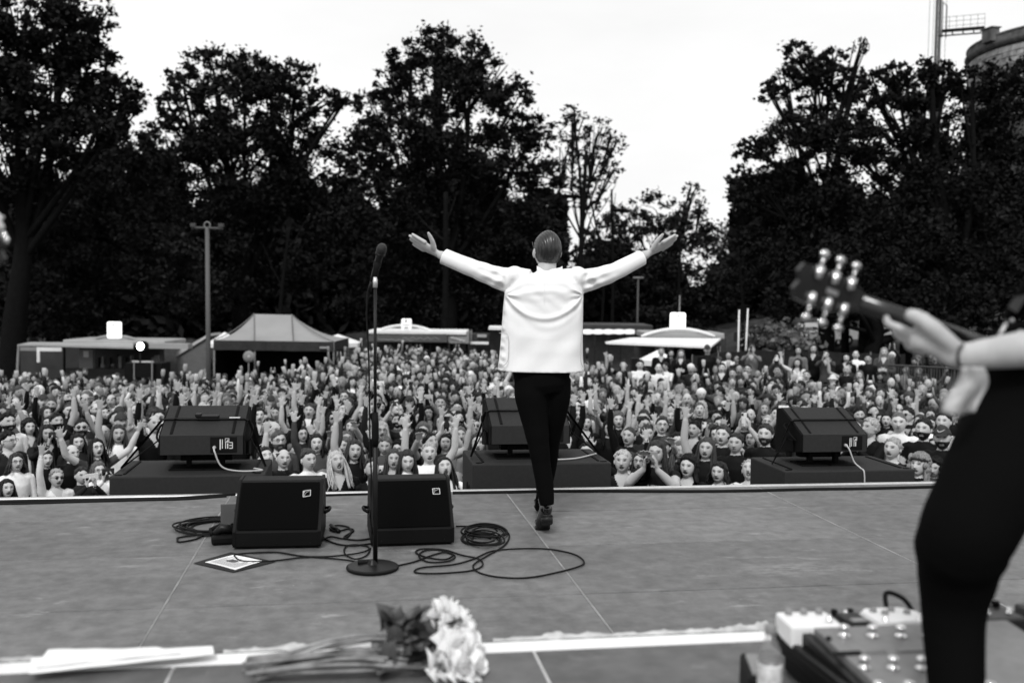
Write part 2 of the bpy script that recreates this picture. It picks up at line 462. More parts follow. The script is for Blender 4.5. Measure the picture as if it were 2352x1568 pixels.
make_tree('lower leafy tree at the left behind the lit food stall', 130, 52,
          [(50,520,140),(190,490,95),(150,640,150),(20,690,140),(290,420,85),(285,560,105),(330,350,60),(400,620,110)], .5, m=m_leaf2, seed=4)
make_tree('broad two-topped tree behind the gazebo tent', 560, 57,
          [(490,160,70),(420,200,50),(395,250,40),(560,175,65),(625,195,50),(680,180,58),(740,235,42),(782,230,20),(560,260,105),(660,285,88),
           (470,300,80),(385,335,72),(560,400,145),(710,400,115),(430,450,125),(640,550,155),(480,610,140)], .55, seed=5)
make_tree('tallest round tree behind the mid stall with the arch', 1020, 58,
          [(1000,108,55),(940,140,50),(1080,130,55),(1125,185,66),(1000,190,105),(900,190,50),(862,250,58),(1180,240,55),(1228,305,50),
           (1060,290,135),(920,330,105),(1170,360,95),(845,360,62),(1250,405,48),(1000,450,155),(1150,510,125),(880,520,125),(1235,540,65),(1010,640,155),(880,680,110),(1150,660,110)], .6, seed=6)
make_tree('slender half-bare young tree standing between the big crowns', 1330, 62,
          [(1320,290,42,.30),(1372,310,46,.30),(1412,330,32,.34),(1300,350,46,.36),(1360,375,55,.30),(1400,395,34,.26),(1305,440,46,.4),(1352,455,46,.25),(1318,262,28,.22)], .22, leaf=.165, seed=7, fork=.5)
make_tree('low far rounded tree behind the singer\'s outstretched arm', 1500, 72,
          [(1520,490,62),(1450,512,56),(1400,535,46),(1582,520,52),(1640,560,46),(1500,580,90),(1600,620,88),(1400,620,80),(1655,660,60),(1480,690,90),(1345,570,46),(1330,660,70),(1570,720,70),(1592,440,24,.16),(1612,470,18,.14)], .45, leaf=.22, m=m_leaf2, seed=8)
make_tree('pale far bush glimpsed in the gap before the right-hand trees', 1665, 84, [(1665,525,26,.45),(1690,545,24,.45),(1650,560,30,.5)], .15, leaf=.2, m=m_leaf2, seed=15)
make_tree('leaning leafy tree on the inner side of the right-hand group', 1900, 52,
          [(1830,128,36),(1868,150,52),(1912,140,34),(1800,190,40),(1768,212,30),(1880,212,56),(1950,195,46),(1850,275,66),(1822,335,75),(1720,350,36),(1698,405,30,.7),
           (1750,425,46,.7),(1690,450,22,.7),(1805,450,85),(1745,520,55),(1722,605,58),(1700,655,46),(1790,600,95),(1975,110,26,.06)], .45, leaf=.17, seed=9)
make_tree('dense dark tree below the stone tower', 2200, 48,
          [(2010,205,46),(2060,175,36),(2100,205,56),(2140,155,30),(2172,185,46),(2232,190,46),(2292,178,42),(2345,170,46),(2050,285,85),(2180,290,105),(2312,290,115),
           (1950,325,85),(2000,425,125),(2150,435,135),(2300,445,145),(1920,505,115),(2060,585,125),(2220,605,145),(2355,625,125)], .6, leaf=.17, seed=10)
make_tree('low-hanging dark tree over the parked cars', 2010, 45,
          [(1880,640,90),(2000,670,90),(2110,690,80),(2200,700,90),(2320,720,90),(1810,690,55),(1945,725,40,.4)], .4, leaf=.17, seed=12)
# the wood behind: far leaf mass that reads as one
def far_wood():
    rg = np.random.default_rng(21); P = []
    for (x0, x1, y0, y1, n) in ((-150, 420, 380, 800, 15000), (380, 1300, 420, 800, 22000), (1250, 1700, 600, 800, 9000), (1680, 2500, 420, 780, 17000)):
        px = rg.uniform(x0, x1, n); py = y0+(y1-y0)*rg.random(n)**.8; d = rg.uniform(74, 92, n)
        bump = 40*np.sin(px/60)+25*np.sin(px/23+1)
        py = np.clip(py+bump*(1-(py-y0)/(y1-y0)), y0-40, 810)
        P.append(np.array([W(a, b, c) for a, b, c in zip(px, py, d)]))
    me = leaves_mesh('far_wood', np.vstack(P), .95, rg)
    o = link('far_wood', me, m_leaf); tag(o, 'dark wood filling the view behind the field trees', 'wood', kind='stuff')
far_wood()
for i, (px, d, h, r) in enumerate(((1022, 50, 9, .17), (1330, 56, 12, .16), (1405, 58, 10, .10), (1376, 60, 10, .08), (1560, 56, 7, .09), (1708, 50, 6, .07), (640, 52, 8, .12), (1985, 47, 5, .26), (2025, 47.5, 5, .24), (1945, 48, 5, .2), (2085, 47, 5, .28))):
    b = W(px, 750, d); z = float(gz(b[0], b[1])); rg = np.random.default_rng(i)
    o = empty('tree', (b[0], b[1], z), ['slim grey trunk left of the singer between the stalls','dark trunk right of the singer under the far trees','thin trunk beside the singer\'s jacket','very thin sapling trunk near the singer\'s jacket',
        'thin trunk above the right stall sign','thin dark trunk near the two white poles','shaded trunk above the gazebo tent','dark trunk behind the bank beside the headstock','second dark trunk among the cars','thin dark trunk by the white van','thick dark trunk by the guitarist\'s hand'][i], 'tree', 'bare trunks at the wood edge')
    pth = smoothpath([A(b[0], b[1], z-.2), A(b[0]+rg.normal()*.1, b[1], z+h*.5), A(b[0]+rg.normal()*.3, b[1], z+h)], 5)
    MB().tube(pth, np.linspace(r*1.2, r*.6, len(pth)), 9).obj('trunk', m_bark, o, smooth=True)
    rgc = np.random.default_rng(i+50)
    for q in range(3):
        s = pth[int(len(pth)*.6)+q]; e = s+A(rgc.normal()*1.2, rgc.normal(), 1.2+rgc.random())
        MB().tube(smoothpath([s, s*.5+e*.5+A(0, 0, -.15), e], 4), np.linspace(r*.4, .02, 9), 5).obj('branch', m_bark, o, smooth=True)

# ------------------------------------------------------------------ stone tower with lift mast and footbridge
m_stone = bpy.data.materials.new('tower_stone'); m_stone.use_nodes = True
_t = m_stone.node_tree; _b = _t.nodes['Principled BSDF']; _o = _t.nodes.new('ShaderNodeObjectInfo'); _g = _t.nodes.new('ShaderNodeNewGeometry')
_n = _t.nodes.new('ShaderNodeTexNoise'); _n.inputs['Scale'].default_value = 2.2; _n.inputs['Detail'].default_value = 6; _t.links.new(_g.outputs['Position'], _n.inputs['Vector'])
_r = _t.nodes.new('ShaderNodeMapRange'); _r.inputs[3].default_value = .14; _r.inputs[4].default_value = .34; _t.links.new(_o.outputs['Random'], _r.inputs[0])
_m = _t.nodes.new('ShaderNodeMath'); _m.operation = 'MULTIPLY'; _r2 = _t.nodes.new('ShaderNodeMapRange'); _r2.inputs[1].default_value = .3; _r2.inputs[2].default_value = .7; _r2.inputs[3].default_value = .5; _r2.inputs[4].default_value = 1.4
_t.links.new(_n.outputs['Fac'], _r2.inputs[0]); _t.links.new(_r.outputs[0], _m.inputs[0]); _t.links.new(_r2.outputs[0], _m.inputs[1]); _t.links.new(_m.outputs[0], _b.inputs['Base Color'])
_b.inputs['Roughness'].default_value = .9
m_mortar = mat('mortar', .05, .95, .1, var=.4, scale=4)
m_parapet = mat('parapet_stone', .11, .9, .1, var=.6, scale=1.5)
TD = 76.0; TR = 9.0
tc_ = W(2243+TR*FPX/TD, 300, TD); TZ = CAM_H+(676-102)*TD/FPX      # ledge height
tower = empty('stone_tower', (tc_[0], tc_[1], 0), 'round stone block tower rising above the right-hand trees', 'tower')
m = MB(); m.lathe((tc_[0], tc_[1], 0), [(TR-.12, -2), (TR-.12, TZ-.2)], 64); m.obj('core', m_mortar, tower, smooth=True)
m = MB(); m.lathe((tc_[0], tc_[1], 0), [(TR-.1, TZ-.35), (TR+.16, TZ-.2), (TR+.24, TZ-.05), (TR+.24, TZ+.06), (TR+.10, TZ+.10), (TR+.08, TZ+.52), (TR+.14, TZ+.55), (TR+.14, TZ+.66), (TR-.3, TZ+.66), (TR-.35, TZ-.3)], 64)
m.obj('parapet', m_parapet, tower, angle=35)
vdir = math.atan2(-tc_[1], -tc_[0])
bm_cache = {}
row = 0; z = TZ-.45; cnt = 0
rgt = np.random.default_rng(5)
while z > 12.4 and cnt < 290:
    hh = rgt.choice([.34, .4, .46]); ang = vdir-1.60; off = rgt.uniform(0, .05)
    ang -= off
    while ang < vdir+.45 and cnt < 290:
        wd = rgt.choice([.55, .75, .95, 1.15]); key = (float(wd), float(hh))
        if key not in bm_cache:
            mm = MB(); mm.box((0, 0, 0), (wd-.035, .3, hh-.035), ch=.03); bm_cache[key] = mkmesh('stone_block', np.vstack(mm.V), mm.F, False); bm_cache[key].materials.append(m_stone)
        a = ang+wd/TR/2
        o = link('stone_block', bm_cache[key], None, tower); rr = TR-.12+rgt.uniform(-.035, .02)
        o.location = (rr*math.cos(a), rr*math.sin(a), z-hh/2); o.rotation_euler = (0, 0, a+PI/2); ang += wd/TR; cnt += 1
    z -= hh
# corner pier block on the parapet
a0 = vdir-.86
m = MB(); m.box((tc_[0]+(TR+.15)*math.cos(a0), tc_[1]+(TR+.15)*math.sin(a0), TZ+.62), (1.15, .7, 1.0), rz=a0+PI/2, ch=.06)
m.box((tc_[0]+(TR+.15)*math.cos(a0), tc_[1]+(TR+.15)*math.sin(a0), TZ+1.14), (1.35, .85, .10), rz=a0+PI/2, ch=.03); m.obj('parapet_pier', m_parapet, tower)
m_steel = mat('galvanised_steel', .16, .55, .4, .3)
m_steeld = mat('dark_steel', .045, .6, .4)
mast = empty('lift_mast', W(2147, 300, 78), 'tall steel lift mast beside the stone tower', 'mast')
x0 = W(2147, 300, 78); zt = W(2147, -60, 78)[2]
for sx in (-.13, .13):
    for sy in (-.13, .13): MB().box((x0[0]+HR[0]*sx+HF[0]*sy, x0[1]+HR[1]*sx+HF[1]*sy, (zt+6)/2), (.09, .09, zt-6)).obj('rail', m_steel, mast)
m = MB()
for k in range(int((zt-6)/.55)):
    za = 6+k*.55
    for s in (-1, 1):
        p, q = x0.copy(), x0.copy(); p[2] = za; q[2] = za+.55; p += HR*.13*s-HF*.13; q += -HR*.13*s-HF*.13
        if k % 2 == (s > 0): m.tube([p, q], .022, 4)
m.obj('lattice', m_steel, mast)
for dx in (-.75, -.42, .55):
    p = W(2147, 300, 78)+HR*dx; MB().tube([A(p[0], p[1], 6), A(p[0]+.05, p[1], zt)], .018, 4).obj('cable', m_steeld, mast)
bridge = empty('footbridge', W(2200, 68, 77), 'steel footbridge with mesh railings from lift mast to tower', 'footbridge')
b0 = W(2164, 72, 77.5); b1 = W(2262, 64, 76)
m = MB(); m.tube([b0, b1], [(.09, .55)]*2, 4, side=(0, 0, 1)); m.obj('deck', m_steel, bridge)
m = MB(); o_ = A(0, 0, -.38); m.tube([b0+o_-HR*.2, b1+o_], .06, 5)
for k in range(5): p = b0+(b1-b0)*k/4; m.tube([p, p+o_], .05, 5)
m.obj('lower_chord', m_steeld, bridge)
for zz in (.35, .7, 1.05):
    MB().tube([b0+A(0, 0, zz), b1+A(0, 0, zz)], .016, 4).obj('railing', m_steel, bridge)
for k in range(7):
    p = b0+(b1-b0)*k/6; MB().tube([p, p+A(0, 0, 1.08)], .018, 4).obj('railing_post', m_steel, bridge)
for dx, hgt in ((0, 2.3), (.32, 2.0)):
    p = b0+HR*dx; MB().tube([p-A(0, 0, .5), p+A(0, 0, hgt)], .04, 4).obj('gate_post', m_steeld, bridge)
MB().tube([b0+A(0, 0, 2.2), b0+HR*.32+A(0, 0, 1.95)], .03, 4).obj('gate_bar', m_steeld, bridge)
MB().tube([b0-A(0, 0, .35), x0*A(1, 1, 0)+A(0, 0, b0[2]-.35)], .04, 4).obj('tie_bar', m_steeld, bridge)

# ------------------------------------------------------------------ stalls, tents, poles at the back of the field
def pbox(mb, x0, x1, y0, y1, d, dep, ch=0.0, mi=0):
    """box facing the camera: pixel bounds of its near face at depth d, dep metres deep"""
    a = W(x0, y1, d); b = W(x1, y0, d); c = (a+b)/2+HF*dep/2
    w = abs((b-a)@HR); h = abs(b[2]-a[2]); M = np.stack([HR, HF, A(0, 0, 1)], 1)
    V, F = cbox((w, dep, h), ch); mb.add(V@M.T+c, F, mi); return mb
def arch(mb, xa, xb, ye, yp, d, r):
    pts = []
    for t in np.linspace(-1, 1, 17): pts.append(W((xa+xb)/2+t*(xb-xa)/2, yp+(ye-yp)*t*t, d))
    mb.tube(pts, r, 8); return mb
m_stallgrey = mat('stall_grey', .22, .6, .3, var=.15, scale=2)
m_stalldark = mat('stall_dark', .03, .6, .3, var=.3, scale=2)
m_canvas = mat('white_canvas', .72, .8, .15, var=.08, scale=2)
m_canvasg = mat('grey_canvas', .30, .8, .15, var=.1, scale=2)
m_signlit = mat('lit_sign_face', .8, .5, .3, emit=.9)
m_sign = mat('sign_face', .8, .5, .3, emit=.35)
m_mark = mat('sign_print', .25, .6, .2)
m_markl = mat('sign_print_pale', .5, .6, .2)
m_lampon = mat('lamp_glow', .9, .4, .3, emit=14)
def print_marks(mb, x0, x1, y, h, d, seed, slope=0):
    rg = np.random.default_rng(seed); x = x0; k = x1-x0
    pts = []
    for t in np.linspace(0, 1, 26):
        pts.append(W(x0+k*t, y+slope*t+h*.5*math.sin(t*31+seed)*(.5+.5*rg.random()), d-.03))
    mb.tube(pts, .012*d/36, 4)
def stall_sign(parent, x0, x1, y0, y1, d, m, seed, drop=True, line2=None):
    o = pbox(MB(), x0, x1, y0, y1, d, .22, ch=.06).obj('sign', m, parent, smooth=False)
    w = x1-x0; h = y1-y0; mb = MB()
    print_marks(mb, x0+w*.16, x0+w*.84, y0+h*.52, h*.08, d, seed); mb.obj('sign_lettering', m_markl, parent)
    c = W((x0+x1)/2-.5, y0+h*.25, d-.02); mb = MB(); mb.lathe(c, [(.001, -.02), (.045, 0), (.05, .03), (.02, .09), (.001, .13)], 10); mb.obj('sign_emblem', m_mark if line2 else m_markl, parent)
    if line2: print_marks_b = MB(); print_marks(print_marks_b, x0+w*.3, x0+w*.7, y0+h*.78, h*.12, d, seed+3); print_marks_b.obj('sign_lettering', m_mark, parent)
# left stall
d = 36.0
g_ = W(215, 800, d); st = empty('food_stall', (g_[0], g_[1], float(gz(g_[0], g_[1]))), 'low food trailer with arched roof pipe and bright lit sign at left', 'food stall', 'food stalls at the back of the field')
pbox(MB(), 143, 378, 783, 792, d, 2.4, .05).obj('roof', m_canvasg, st)
a, b, c, e = W(44, 794, d-1.6), W(306, 801, d-1.6), W(306, 790, d), W(70, 789, d)
m = MB(); m.prism([a, b, c, e], A(0, 0, 1), .06); m.obj('awning_flap', m_canvasg, st)
pbox(MB(), 340, 432, 790, 800, d-.4, .5).obj('side_flap', m_canvasg, st)
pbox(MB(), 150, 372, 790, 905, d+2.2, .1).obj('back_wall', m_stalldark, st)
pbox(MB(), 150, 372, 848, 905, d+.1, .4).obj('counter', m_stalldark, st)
pbox(MB(), 181, 213, 801, 850, d+.1, .2).obj('door_panel', m_stallgrey, st)
pbox(MB(), 191, 203, 806, 820, d+.05, .03).obj('menu_sheet', m_canvas, st)
pbox(MB(), 366, 374, 800, 880, d+.1, .2).obj('corner_post', m_stalldark, st)
arch(MB(), 198, 328, 787, 771, d+.3, .055).obj('roof_arch', m_stallgrey, st, smooth=True)
for px in (216, 305): MB().tube([W(px, 776, d+.3), W(px, 786, d+.3)], .03, 5).obj('arch_strut', m_stallgrey, st)
stall_sign(st, 244, 276, 739, 777, d, m_signlit, 1)
rgs = np.random.default_rng(8)
for k in range(16):
    px = rgs.uniform(218, 360); y1 = 846; hh = rgs.uniform(5, 14)
    pbox(MB(), px, px+rgs.uniform(3, 9), y1-hh-rgs.choice([0, 18]), y1-rgs.choice([0, 18])*0-0, d+1.6, .2).obj('stock_box', [m_stalldark, m_stallgrey, m_mark][k % 3], st)
# van / tent frame beside it
vt = empty('side_tent', W(110, 840, 37), 'dark tent frame with pale side curtain beside the lit stall', 'tent')
m = MB(); m.tube(smoothpath([W(40, 850, 37), W(43, 800, 37), W(50, 793, 37), W(140, 790, 37)], 5), .05, 6); m.obj('frame', m_stallgrey, vt)
pbox(MB(), 84, 141, 798, 806, 36.9, .05).obj('curtain', m_canvas, vt); pbox(MB(), 84, 91, 806, 832, 36.9, .05).obj('curtain', m_canvas, vt)
pbox(MB(), 46, 145, 800, 900, 38.5, .1).obj('back_panel', m_stalldark, vt); pbox(MB(), 46, 84, 797, 805, 36.95, .04).obj('valance', m_stallgrey, vt)
# front-of-house lighting box with the lit lamp
fh = empty('control_booth', W(335, 880, 31), 'black draped truss control booth in the crowd at left', 'booth')
for px in (306, 347):
    pbox(MB(), px, px+3, 829, 905, 31, .08).obj('upright', m_stallgrey, fh)
pbox(MB(), 303, 352, 829, 832, 31, .08).obj('top_rail', m_alu, fh)
pbox(MB(), 309, 347, 832, 866, 31.03, .04).obj('drape', m_black, fh); pbox(MB(), 285, 305, 834, 900, 31.2, .8).obj('rack', m_black, fh); pbox(MB(), 351, 372, 834, 900, 31.2, .8).obj('rack', m_black, fh)
fl_ = empty('floodlight', W(322, 800, 30.8), 'lit round floodlight on a stand above the black booth', 'floodlight')
MB().lathe(W(322.5, 795, 30.8)+HF*.0, [(.115, 0), (.115, .012)], 20, axis=-HF).obj('lamp_face', m_lampon, fl_)
MB().lathe(W(322.5, 795, 30.8)+HF*.02, [(.10, .0), (.125, .01), (.15, .05), (.15, .3), (.05, .36)], 20, axis=HF).obj('housing', m_black, fl_, smooth=True)
m = MB(); m.tube([W(322, 802, 31), W(322, 832, 31)], .03, 6); m.obj('stand', m_dark, fl_)
# sloping tent side between stall and pole
stt = empty('sloping_tent', W(450, 840, 37.5), 'grey tent side with sloping pale roof edge beside the gazebo', 'tent')
m = MB(); m.prism([W(410, 860, 37.5), W(478, 860, 37.5), W(478, 776, 37.5), W(405, 818, 37.5)], HF, .1); m.obj('side_wall', mat('tent_side', .12, .8, .1, var=.1), stt)
m = MB(); m.prism([W(405, 818, 37.4), W(480, 772, 37.4), W(480, 766, 37.6), W(430, 795, 37.6), W(404, 806, 37.6)], HF, 1.5); m.obj('roof_edge', m_canvasg, stt)
# gazebo
gd = 36.5
gb = W(628, 860, gd); gzb = empty('gazebo_tent', (gb[0], gb[1], float(gz(gb[0], gb[1]))), 'grey pop-up gazebo tent with dark valance behind the crowd', 'gazebo')
E1, E2 = W(491, 784, gd), W(766, 782, gd); ez = (E1[2]+E2[2])/2; E1[2] = E2[2] = ez
E3, E4 = E2+HF*3.2, E1+HF*3.2
K1, K2 = W(584, 721, gd+1.6), W(670, 723, gd+1.6)
m_gz = mat('gazebo_canvas', .27, .85, .1, var=.08, scale=1.5)
def roofpatch(a, b, c, e, sag):                # a,b eave; c,e ridge (e above a)
    P = []
    for i in range(9):
        t = i/8; row = []
        for j in range(13):
            s = j/12; lo = a+(b-a)*s; hi = e+(c-e)*s; p = lo+(hi-lo)*t; p = p.copy(); p[2] -= sag*4*t*(1-t)*.5+.04*math.sin(PI*s)*(1-t); row.append(p)
        P.append(row)
    return P
Mf1 = E1+(E2-E1)*.34; Mf2 = E1+(E2-E1)*.665; Bf1 = Mf1+HF*3.2; Bf2 = Mf2+HF*3.2
for pa in ((E1, Mf1, K1, K1, .42), (Mf1, Mf2, K2, K1, .30), (Mf2, E2, K2, K2, .42), (E2, E3, K2, K2, .42), (E4, E1, K1, K1, .42), (E3, Bf2, K2, K2, .4), (Bf2, Bf1, K1, K2, .3), (Bf1, E4, K1, K1, .4)):
    m = MB(); m.quadgrid(roofpatch(*pa)); m.obj('roof_panel', m_gz, gzb, smooth=True)
m = MB()
for a, b in ((Mf1, K1), (Mf2, K2), (E1, K1), (E2, K2)):
    pts = [a+(b-a)*t-A(0, 0, 1)*(.60 if 1 else .3)*t*(1-t)*1.4*.6+A(0, 0, .015) for t in np.linspace(0, 1, 9)]; m.tube(pts, .02, 4)
m.obj('roof_seam', mat('gazebo_seam', .16, .8, .1), gzb)
for a, b in ((E1, E2), (E2, E3), (E4, E1), (E3, E4)):
    P = []
    for t in (0, .5, 1):
        P.append([a+(b-a)*s+A(0, 0, -.36*t+.05*abs(math.sin(s*PI*3))*(t*.2)) + nrm(np.cross(b-a, A(0, 0, 1)))*(.02*math.sin(s*40)*t) for s in np.linspace(0, 1, 41)])
    m = MB(); m.quadgrid(P); m.obj('valance', mat('gazebo_valance', .035, .85, .1, var=.2), gzb, smooth=True)
pbox(MB(), 734, 754, 796, 800, gd-.06, .01).obj('valance_print', m_canvasg, gzb)
for p in (E1, Mf1, E2, E3, E4):
    MB().box((p[0]+HF[0]*.05, p[1]+HF[1]*.05, ez-1.2), (.05, .05, 2.4), rz=-YAW).obj('post', m_stallgrey, gzb)
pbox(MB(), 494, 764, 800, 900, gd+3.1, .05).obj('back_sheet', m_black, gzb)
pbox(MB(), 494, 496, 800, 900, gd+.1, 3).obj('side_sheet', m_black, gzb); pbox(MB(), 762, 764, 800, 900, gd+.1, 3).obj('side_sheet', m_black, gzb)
pbox(MB(), 678, 745, 856, 862, gd+.8, .6).obj('table_top', m_stallgrey, gzb)
fan = empty('pedestal_fan', W(571, 870, gd-.4), 'round pale pedestal fan under the gazebo', 'fan')
MB().lathe(W(571, 819, gd-.4), [(.02, 0), (.20, .0), (.215, .05), (.20, .10), (.02, .12)], 24, axis=HF).obj('fan_head', m_stallgrey, fan, smooth=True)
MB().lathe(W(571, 819, gd-.42), [(.03, 0), (.05, .02)], 12, axis=HF).obj('fan_hub', m_alu, fan); MB().tube([W(571, 831, gd-.35), W(571, 900, gd-.35)], .025, 6).obj('fan_pole', m_stallgrey, fan)
# white canopies right of the gazebo
def parasol(name, label, x0, x1, ytop, yb, d, h=2.4, m_=None, group=None):
    c = W((x0+x1)/2, yb, d); R = (x1-x0)/2*d/FPX; hh = (yb-ytop)*d/FPX
    g0 = float(gz(c[0], c[1])); r = empty(name, (c[0], c[1], g0), label, 'parasol', group)
    n = 8; V = [c+A(0, 0, hh)]; 
    for k in range(n): V.append(c+(HR*math.cos(k*2*PI/n+.3)+HF*math.sin(k*2*PI/n+.3))*R)
    m = MB(); m.add(V, [(0, k+1, (k+1) % n+1) for k in range(n)])
    for k in range(n): a, b = V[k+1], V[(k+1) % n+1]; m.add([a, b, b-A(0, 0, .16), a-A(0, 0, .16)], [(0, 1, 2, 3)])
    m.obj('canopy', m_ or m_canvas, r); MB().tube([A(c[0], c[1], g0), c+A(0, 0, hh)], .03, 6).obj('pole', m_stallgrey, r)
parasol('parasol', 'wide white parasol just right of the gazebo', 720, 832, 767, 786, 41, m_=m_canvas, group='white canopies')
parasol('parasol', 'small white canopy peeking out between floodlight pole and gazebo', 472, 560, 762, 788, 44, group='white canopies')
# middle stall
d = 42.0
g_ = W(950, 820, d); st = empty('food_stall', (g_[0], g_[1], float(gz(g_[0], g_[1]))), 'dark food stall with white arch and square sign left of the singer', 'food stall', 'food stalls at the back of the field')
pbox(MB(), 846, 1071, 761, 766, d, 2.6, .03).obj('roof', m_canvas, st)
m = MB(); m.prism([W(841, 784, d-.7), W(1027, 786, d-.7), W(1027, 767, d), W(848, 767, d)], HF, .05); m.obj('fascia', m_stalldark, st)
mb = MB(); print_marks(mb, 868, 950, 779, 2.5, d-.75, 5, 3); print_marks(mb, 925, 1010, 777, 5, d-.75, 9); mb.obj('fascia_lettering', m_stallgrey, st)
pbox(MB(), 1029, 1077, 763, 788, d+.1, 1.5).obj('side_panel', m_stallgrey, st)
mb = MB(); print_marks(mb, 1035, 1068, 774, 5, d+.05, 12, 9); mb.obj('side_lettering', m_canvas, st)
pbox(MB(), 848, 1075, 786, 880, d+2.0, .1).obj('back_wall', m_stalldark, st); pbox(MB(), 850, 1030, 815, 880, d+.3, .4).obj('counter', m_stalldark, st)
for px in (848, 900, 985, 1028): pbox(MB(), px, px+5, 786, 880, d+.1, .12).obj('post', m_stalldark, st)
for k, (xa, xb) in enumerate(((938, 946), (950, 962), (965, 972), (1040, 1070))): pbox(MB(), xa, xb, 788+3*(k % 2), 806, d+1.7, .1).obj('lit_shelf', m_stallgrey, st)
arch(MB(), 858, 1000, 764, 747, d+.2, .06).obj('roof_arch', m_canvas, st, smooth=True)
stall_sign(st, 921, 945, 732, 758, d, m_sign, 4, line2=True)
kb = empty('drinks_kiosk', W(1100, 800, 43), 'dark drinks kiosk with pale counter strip left of the singer\'s jacket', 'kiosk')
pbox(MB(), 1078, 1124, 768, 860, 43.3, 2).obj('body', m_stalldark, kb); pbox(MB(), 1080, 1122, 786, 790, 42.6, .5).obj('counter_strip', m_canvas, kb)
pbox(MB(), 1096, 1118, 768, 774, 43.1, .1).obj('window_light', m_canvasg, kb)
pbox(MB(), 1122, 1165, 752, 757, 42.5, 2.5).obj('flat_roof', m_canvas, kb); pbox(MB(), 1124, 1330, 757, 850, 43.5, 2).obj('side_wing', m_stalldark, kb)
pbox(MB(), 1080, 1084, 757, 860, 43, .1).obj('post', m_stallgrey, kb)
# shack with scalloped awnings right of the singer
sh = empty('long_shack', W(1430, 800, 39), 'long dark-roofed shack with scalloped white awning right of the singer', 'shack')
pbox(MB(), 1330, 1500, 747, 757, 39, 3, .03).obj('roof', m_stalldark, sh); pbox(MB(), 1330, 1480, 764, 860, 40.5, .1).obj('wall', mat('shack_wall', .09, .7, .2, var=.2), sh)
for k in range(5):
    xa = 1338+k*24; P = []
    for t in np.linspace(0, 1, 6):
        P.append([W(xa+24*s, 757+9*t+1.6*math.sin(PI*s)*-(1-t)+.8*math.sin(PI*s)*t*2, 38.6-.9*t) for s in np.linspace(0, 1, 7)])
    m = MB(); m.quadgrid(P); m.obj('awning', m_canvas, sh, smooth=True)
for px in (1364, 1396, 1424): pbox(MB(), px, px+3, 766, 860, 39.2, .08).obj('post', m_stalldark, sh)
# right stall
d = 35.0
g_ = W(1560, 800, d); st = empty('food_stall', (g_[0], g_[1], float(gz(g_[0], g_[1]))), 'food stall with white flap awning, arch and blank-looking sign right of the singer', 'food stall', 'food stalls at the back of the field')
m = MB(); m.prism([W(1390, 788, d-1.5), W(1634, 798, d-1.5), W(1656, 780, d), W(1448, 778, d)], A(0, 0, 1), .05); m.obj('awning_flap', m_canvas, st)
m = MB(); m.prism([W(1392, 790, d-1.52), W(1634, 800, d-1.52), W(1634, 797, d-1.52), W(1392, 787.5, d-1.52)], HF, .05); m.obj('awning_lip', m_canvas, st)
pbox(MB(), 1480, 1665, 765, 777, d+.1, 2.4, .05).obj('roof', m_canvasg, st)
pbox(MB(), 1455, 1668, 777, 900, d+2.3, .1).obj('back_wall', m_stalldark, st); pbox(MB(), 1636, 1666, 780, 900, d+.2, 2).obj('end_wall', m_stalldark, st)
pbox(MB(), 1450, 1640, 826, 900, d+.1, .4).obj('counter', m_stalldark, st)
for px in (1628, 1646, 1652): pbox(MB(), px, px+3, 795, 880, d+.05, .08).obj('post', m_stallgrey, st)
for k, (xa, xb) in enumerate(((1505, 1520), (1530, 1548), (1568, 1590))): pbox(MB(), xa, xb, 797, 803, d+2.1, .1).obj('menu_board', m_stallgrey, st)
arch(MB(), 1473, 1642, 773, 755, d+.1, .06).obj('roof_arch', m_canvas, st, smooth=True)
stall_sign(st, 1540, 1576, 718, 754, d, m_signlit, 6)
# poles
def pole(label, px, ytop, d, r, name='pole', cat='pole', m_=None, lean=0.0):
    b = W(px, 790, d); z0 = float(gz(b[0], b[1])); zt = W(px, ytop, d)[2]
    o = empty(name, (b[0], b[1], z0), label, cat); t = A(b[0], b[1], zt)+HR*lean
    MB().tube([A(b[0], b[1], z0-.1), t], [r, r*.8], 10).obj('shaft', m_ or m_steel, o, smooth=True); return o, t
o, t = pole('tall floodlight pole with crossbar left of the gazebo', 480, 522, 33, .085, 'floodlight_pole', 'lamp post', mat('pole_paint', .09, .6, .3), -.06)
MB().tube([t-HR*.52+A(0, 0, -.03), t+HR*.52+A(0, 0, -.05)], .045, 6).obj('crossbar', m_steeld, o)
for s in (-.46, .46): MB().box(t+HR*s+A(0, 0, .06), (.16, .14, .12), rz=-YAW).obj('lamp_head', m_steeld, o)
V_ = [t+A(0, 0, .06)+(HR*math.cos(a)+A(0, 0, 1)*math.sin(a))*.10 for a in np.linspace(0, 2*PI, 17)]; MB().tube(V_, .028, 6).obj('ring_lamp', m_steel, o)
o, t = pole('slim lamp post standing behind the scalloped awning', 1463, 638, 42, .05, 'lamp_post', 'lamp post', m_steeld)
MB().tube([t-HR*.22, t+HR*.22], [(.06, .05)]*2, 6).obj('lamp_head', m_steel, o, smooth=True)
pole('thin mast rising behind the right stall sign', 1559, 678, 38, .035, 'mast', 'pole', m_steel)
pole('left one of two thin white poles by the dark car', 1696, 711, 36, .035, 'white_pole', 'pole', m_canvas)
pole('slightly leaning right one of two thin white poles by the dark car', 1711, 708, 37, .035, 'white_pole', 'pole', m_canvas, .08)
parasol('parasol', 'white parasol half hidden among standing people below the right stall', 1466, 1556, 803, 826, 30.5, group='white canopies')
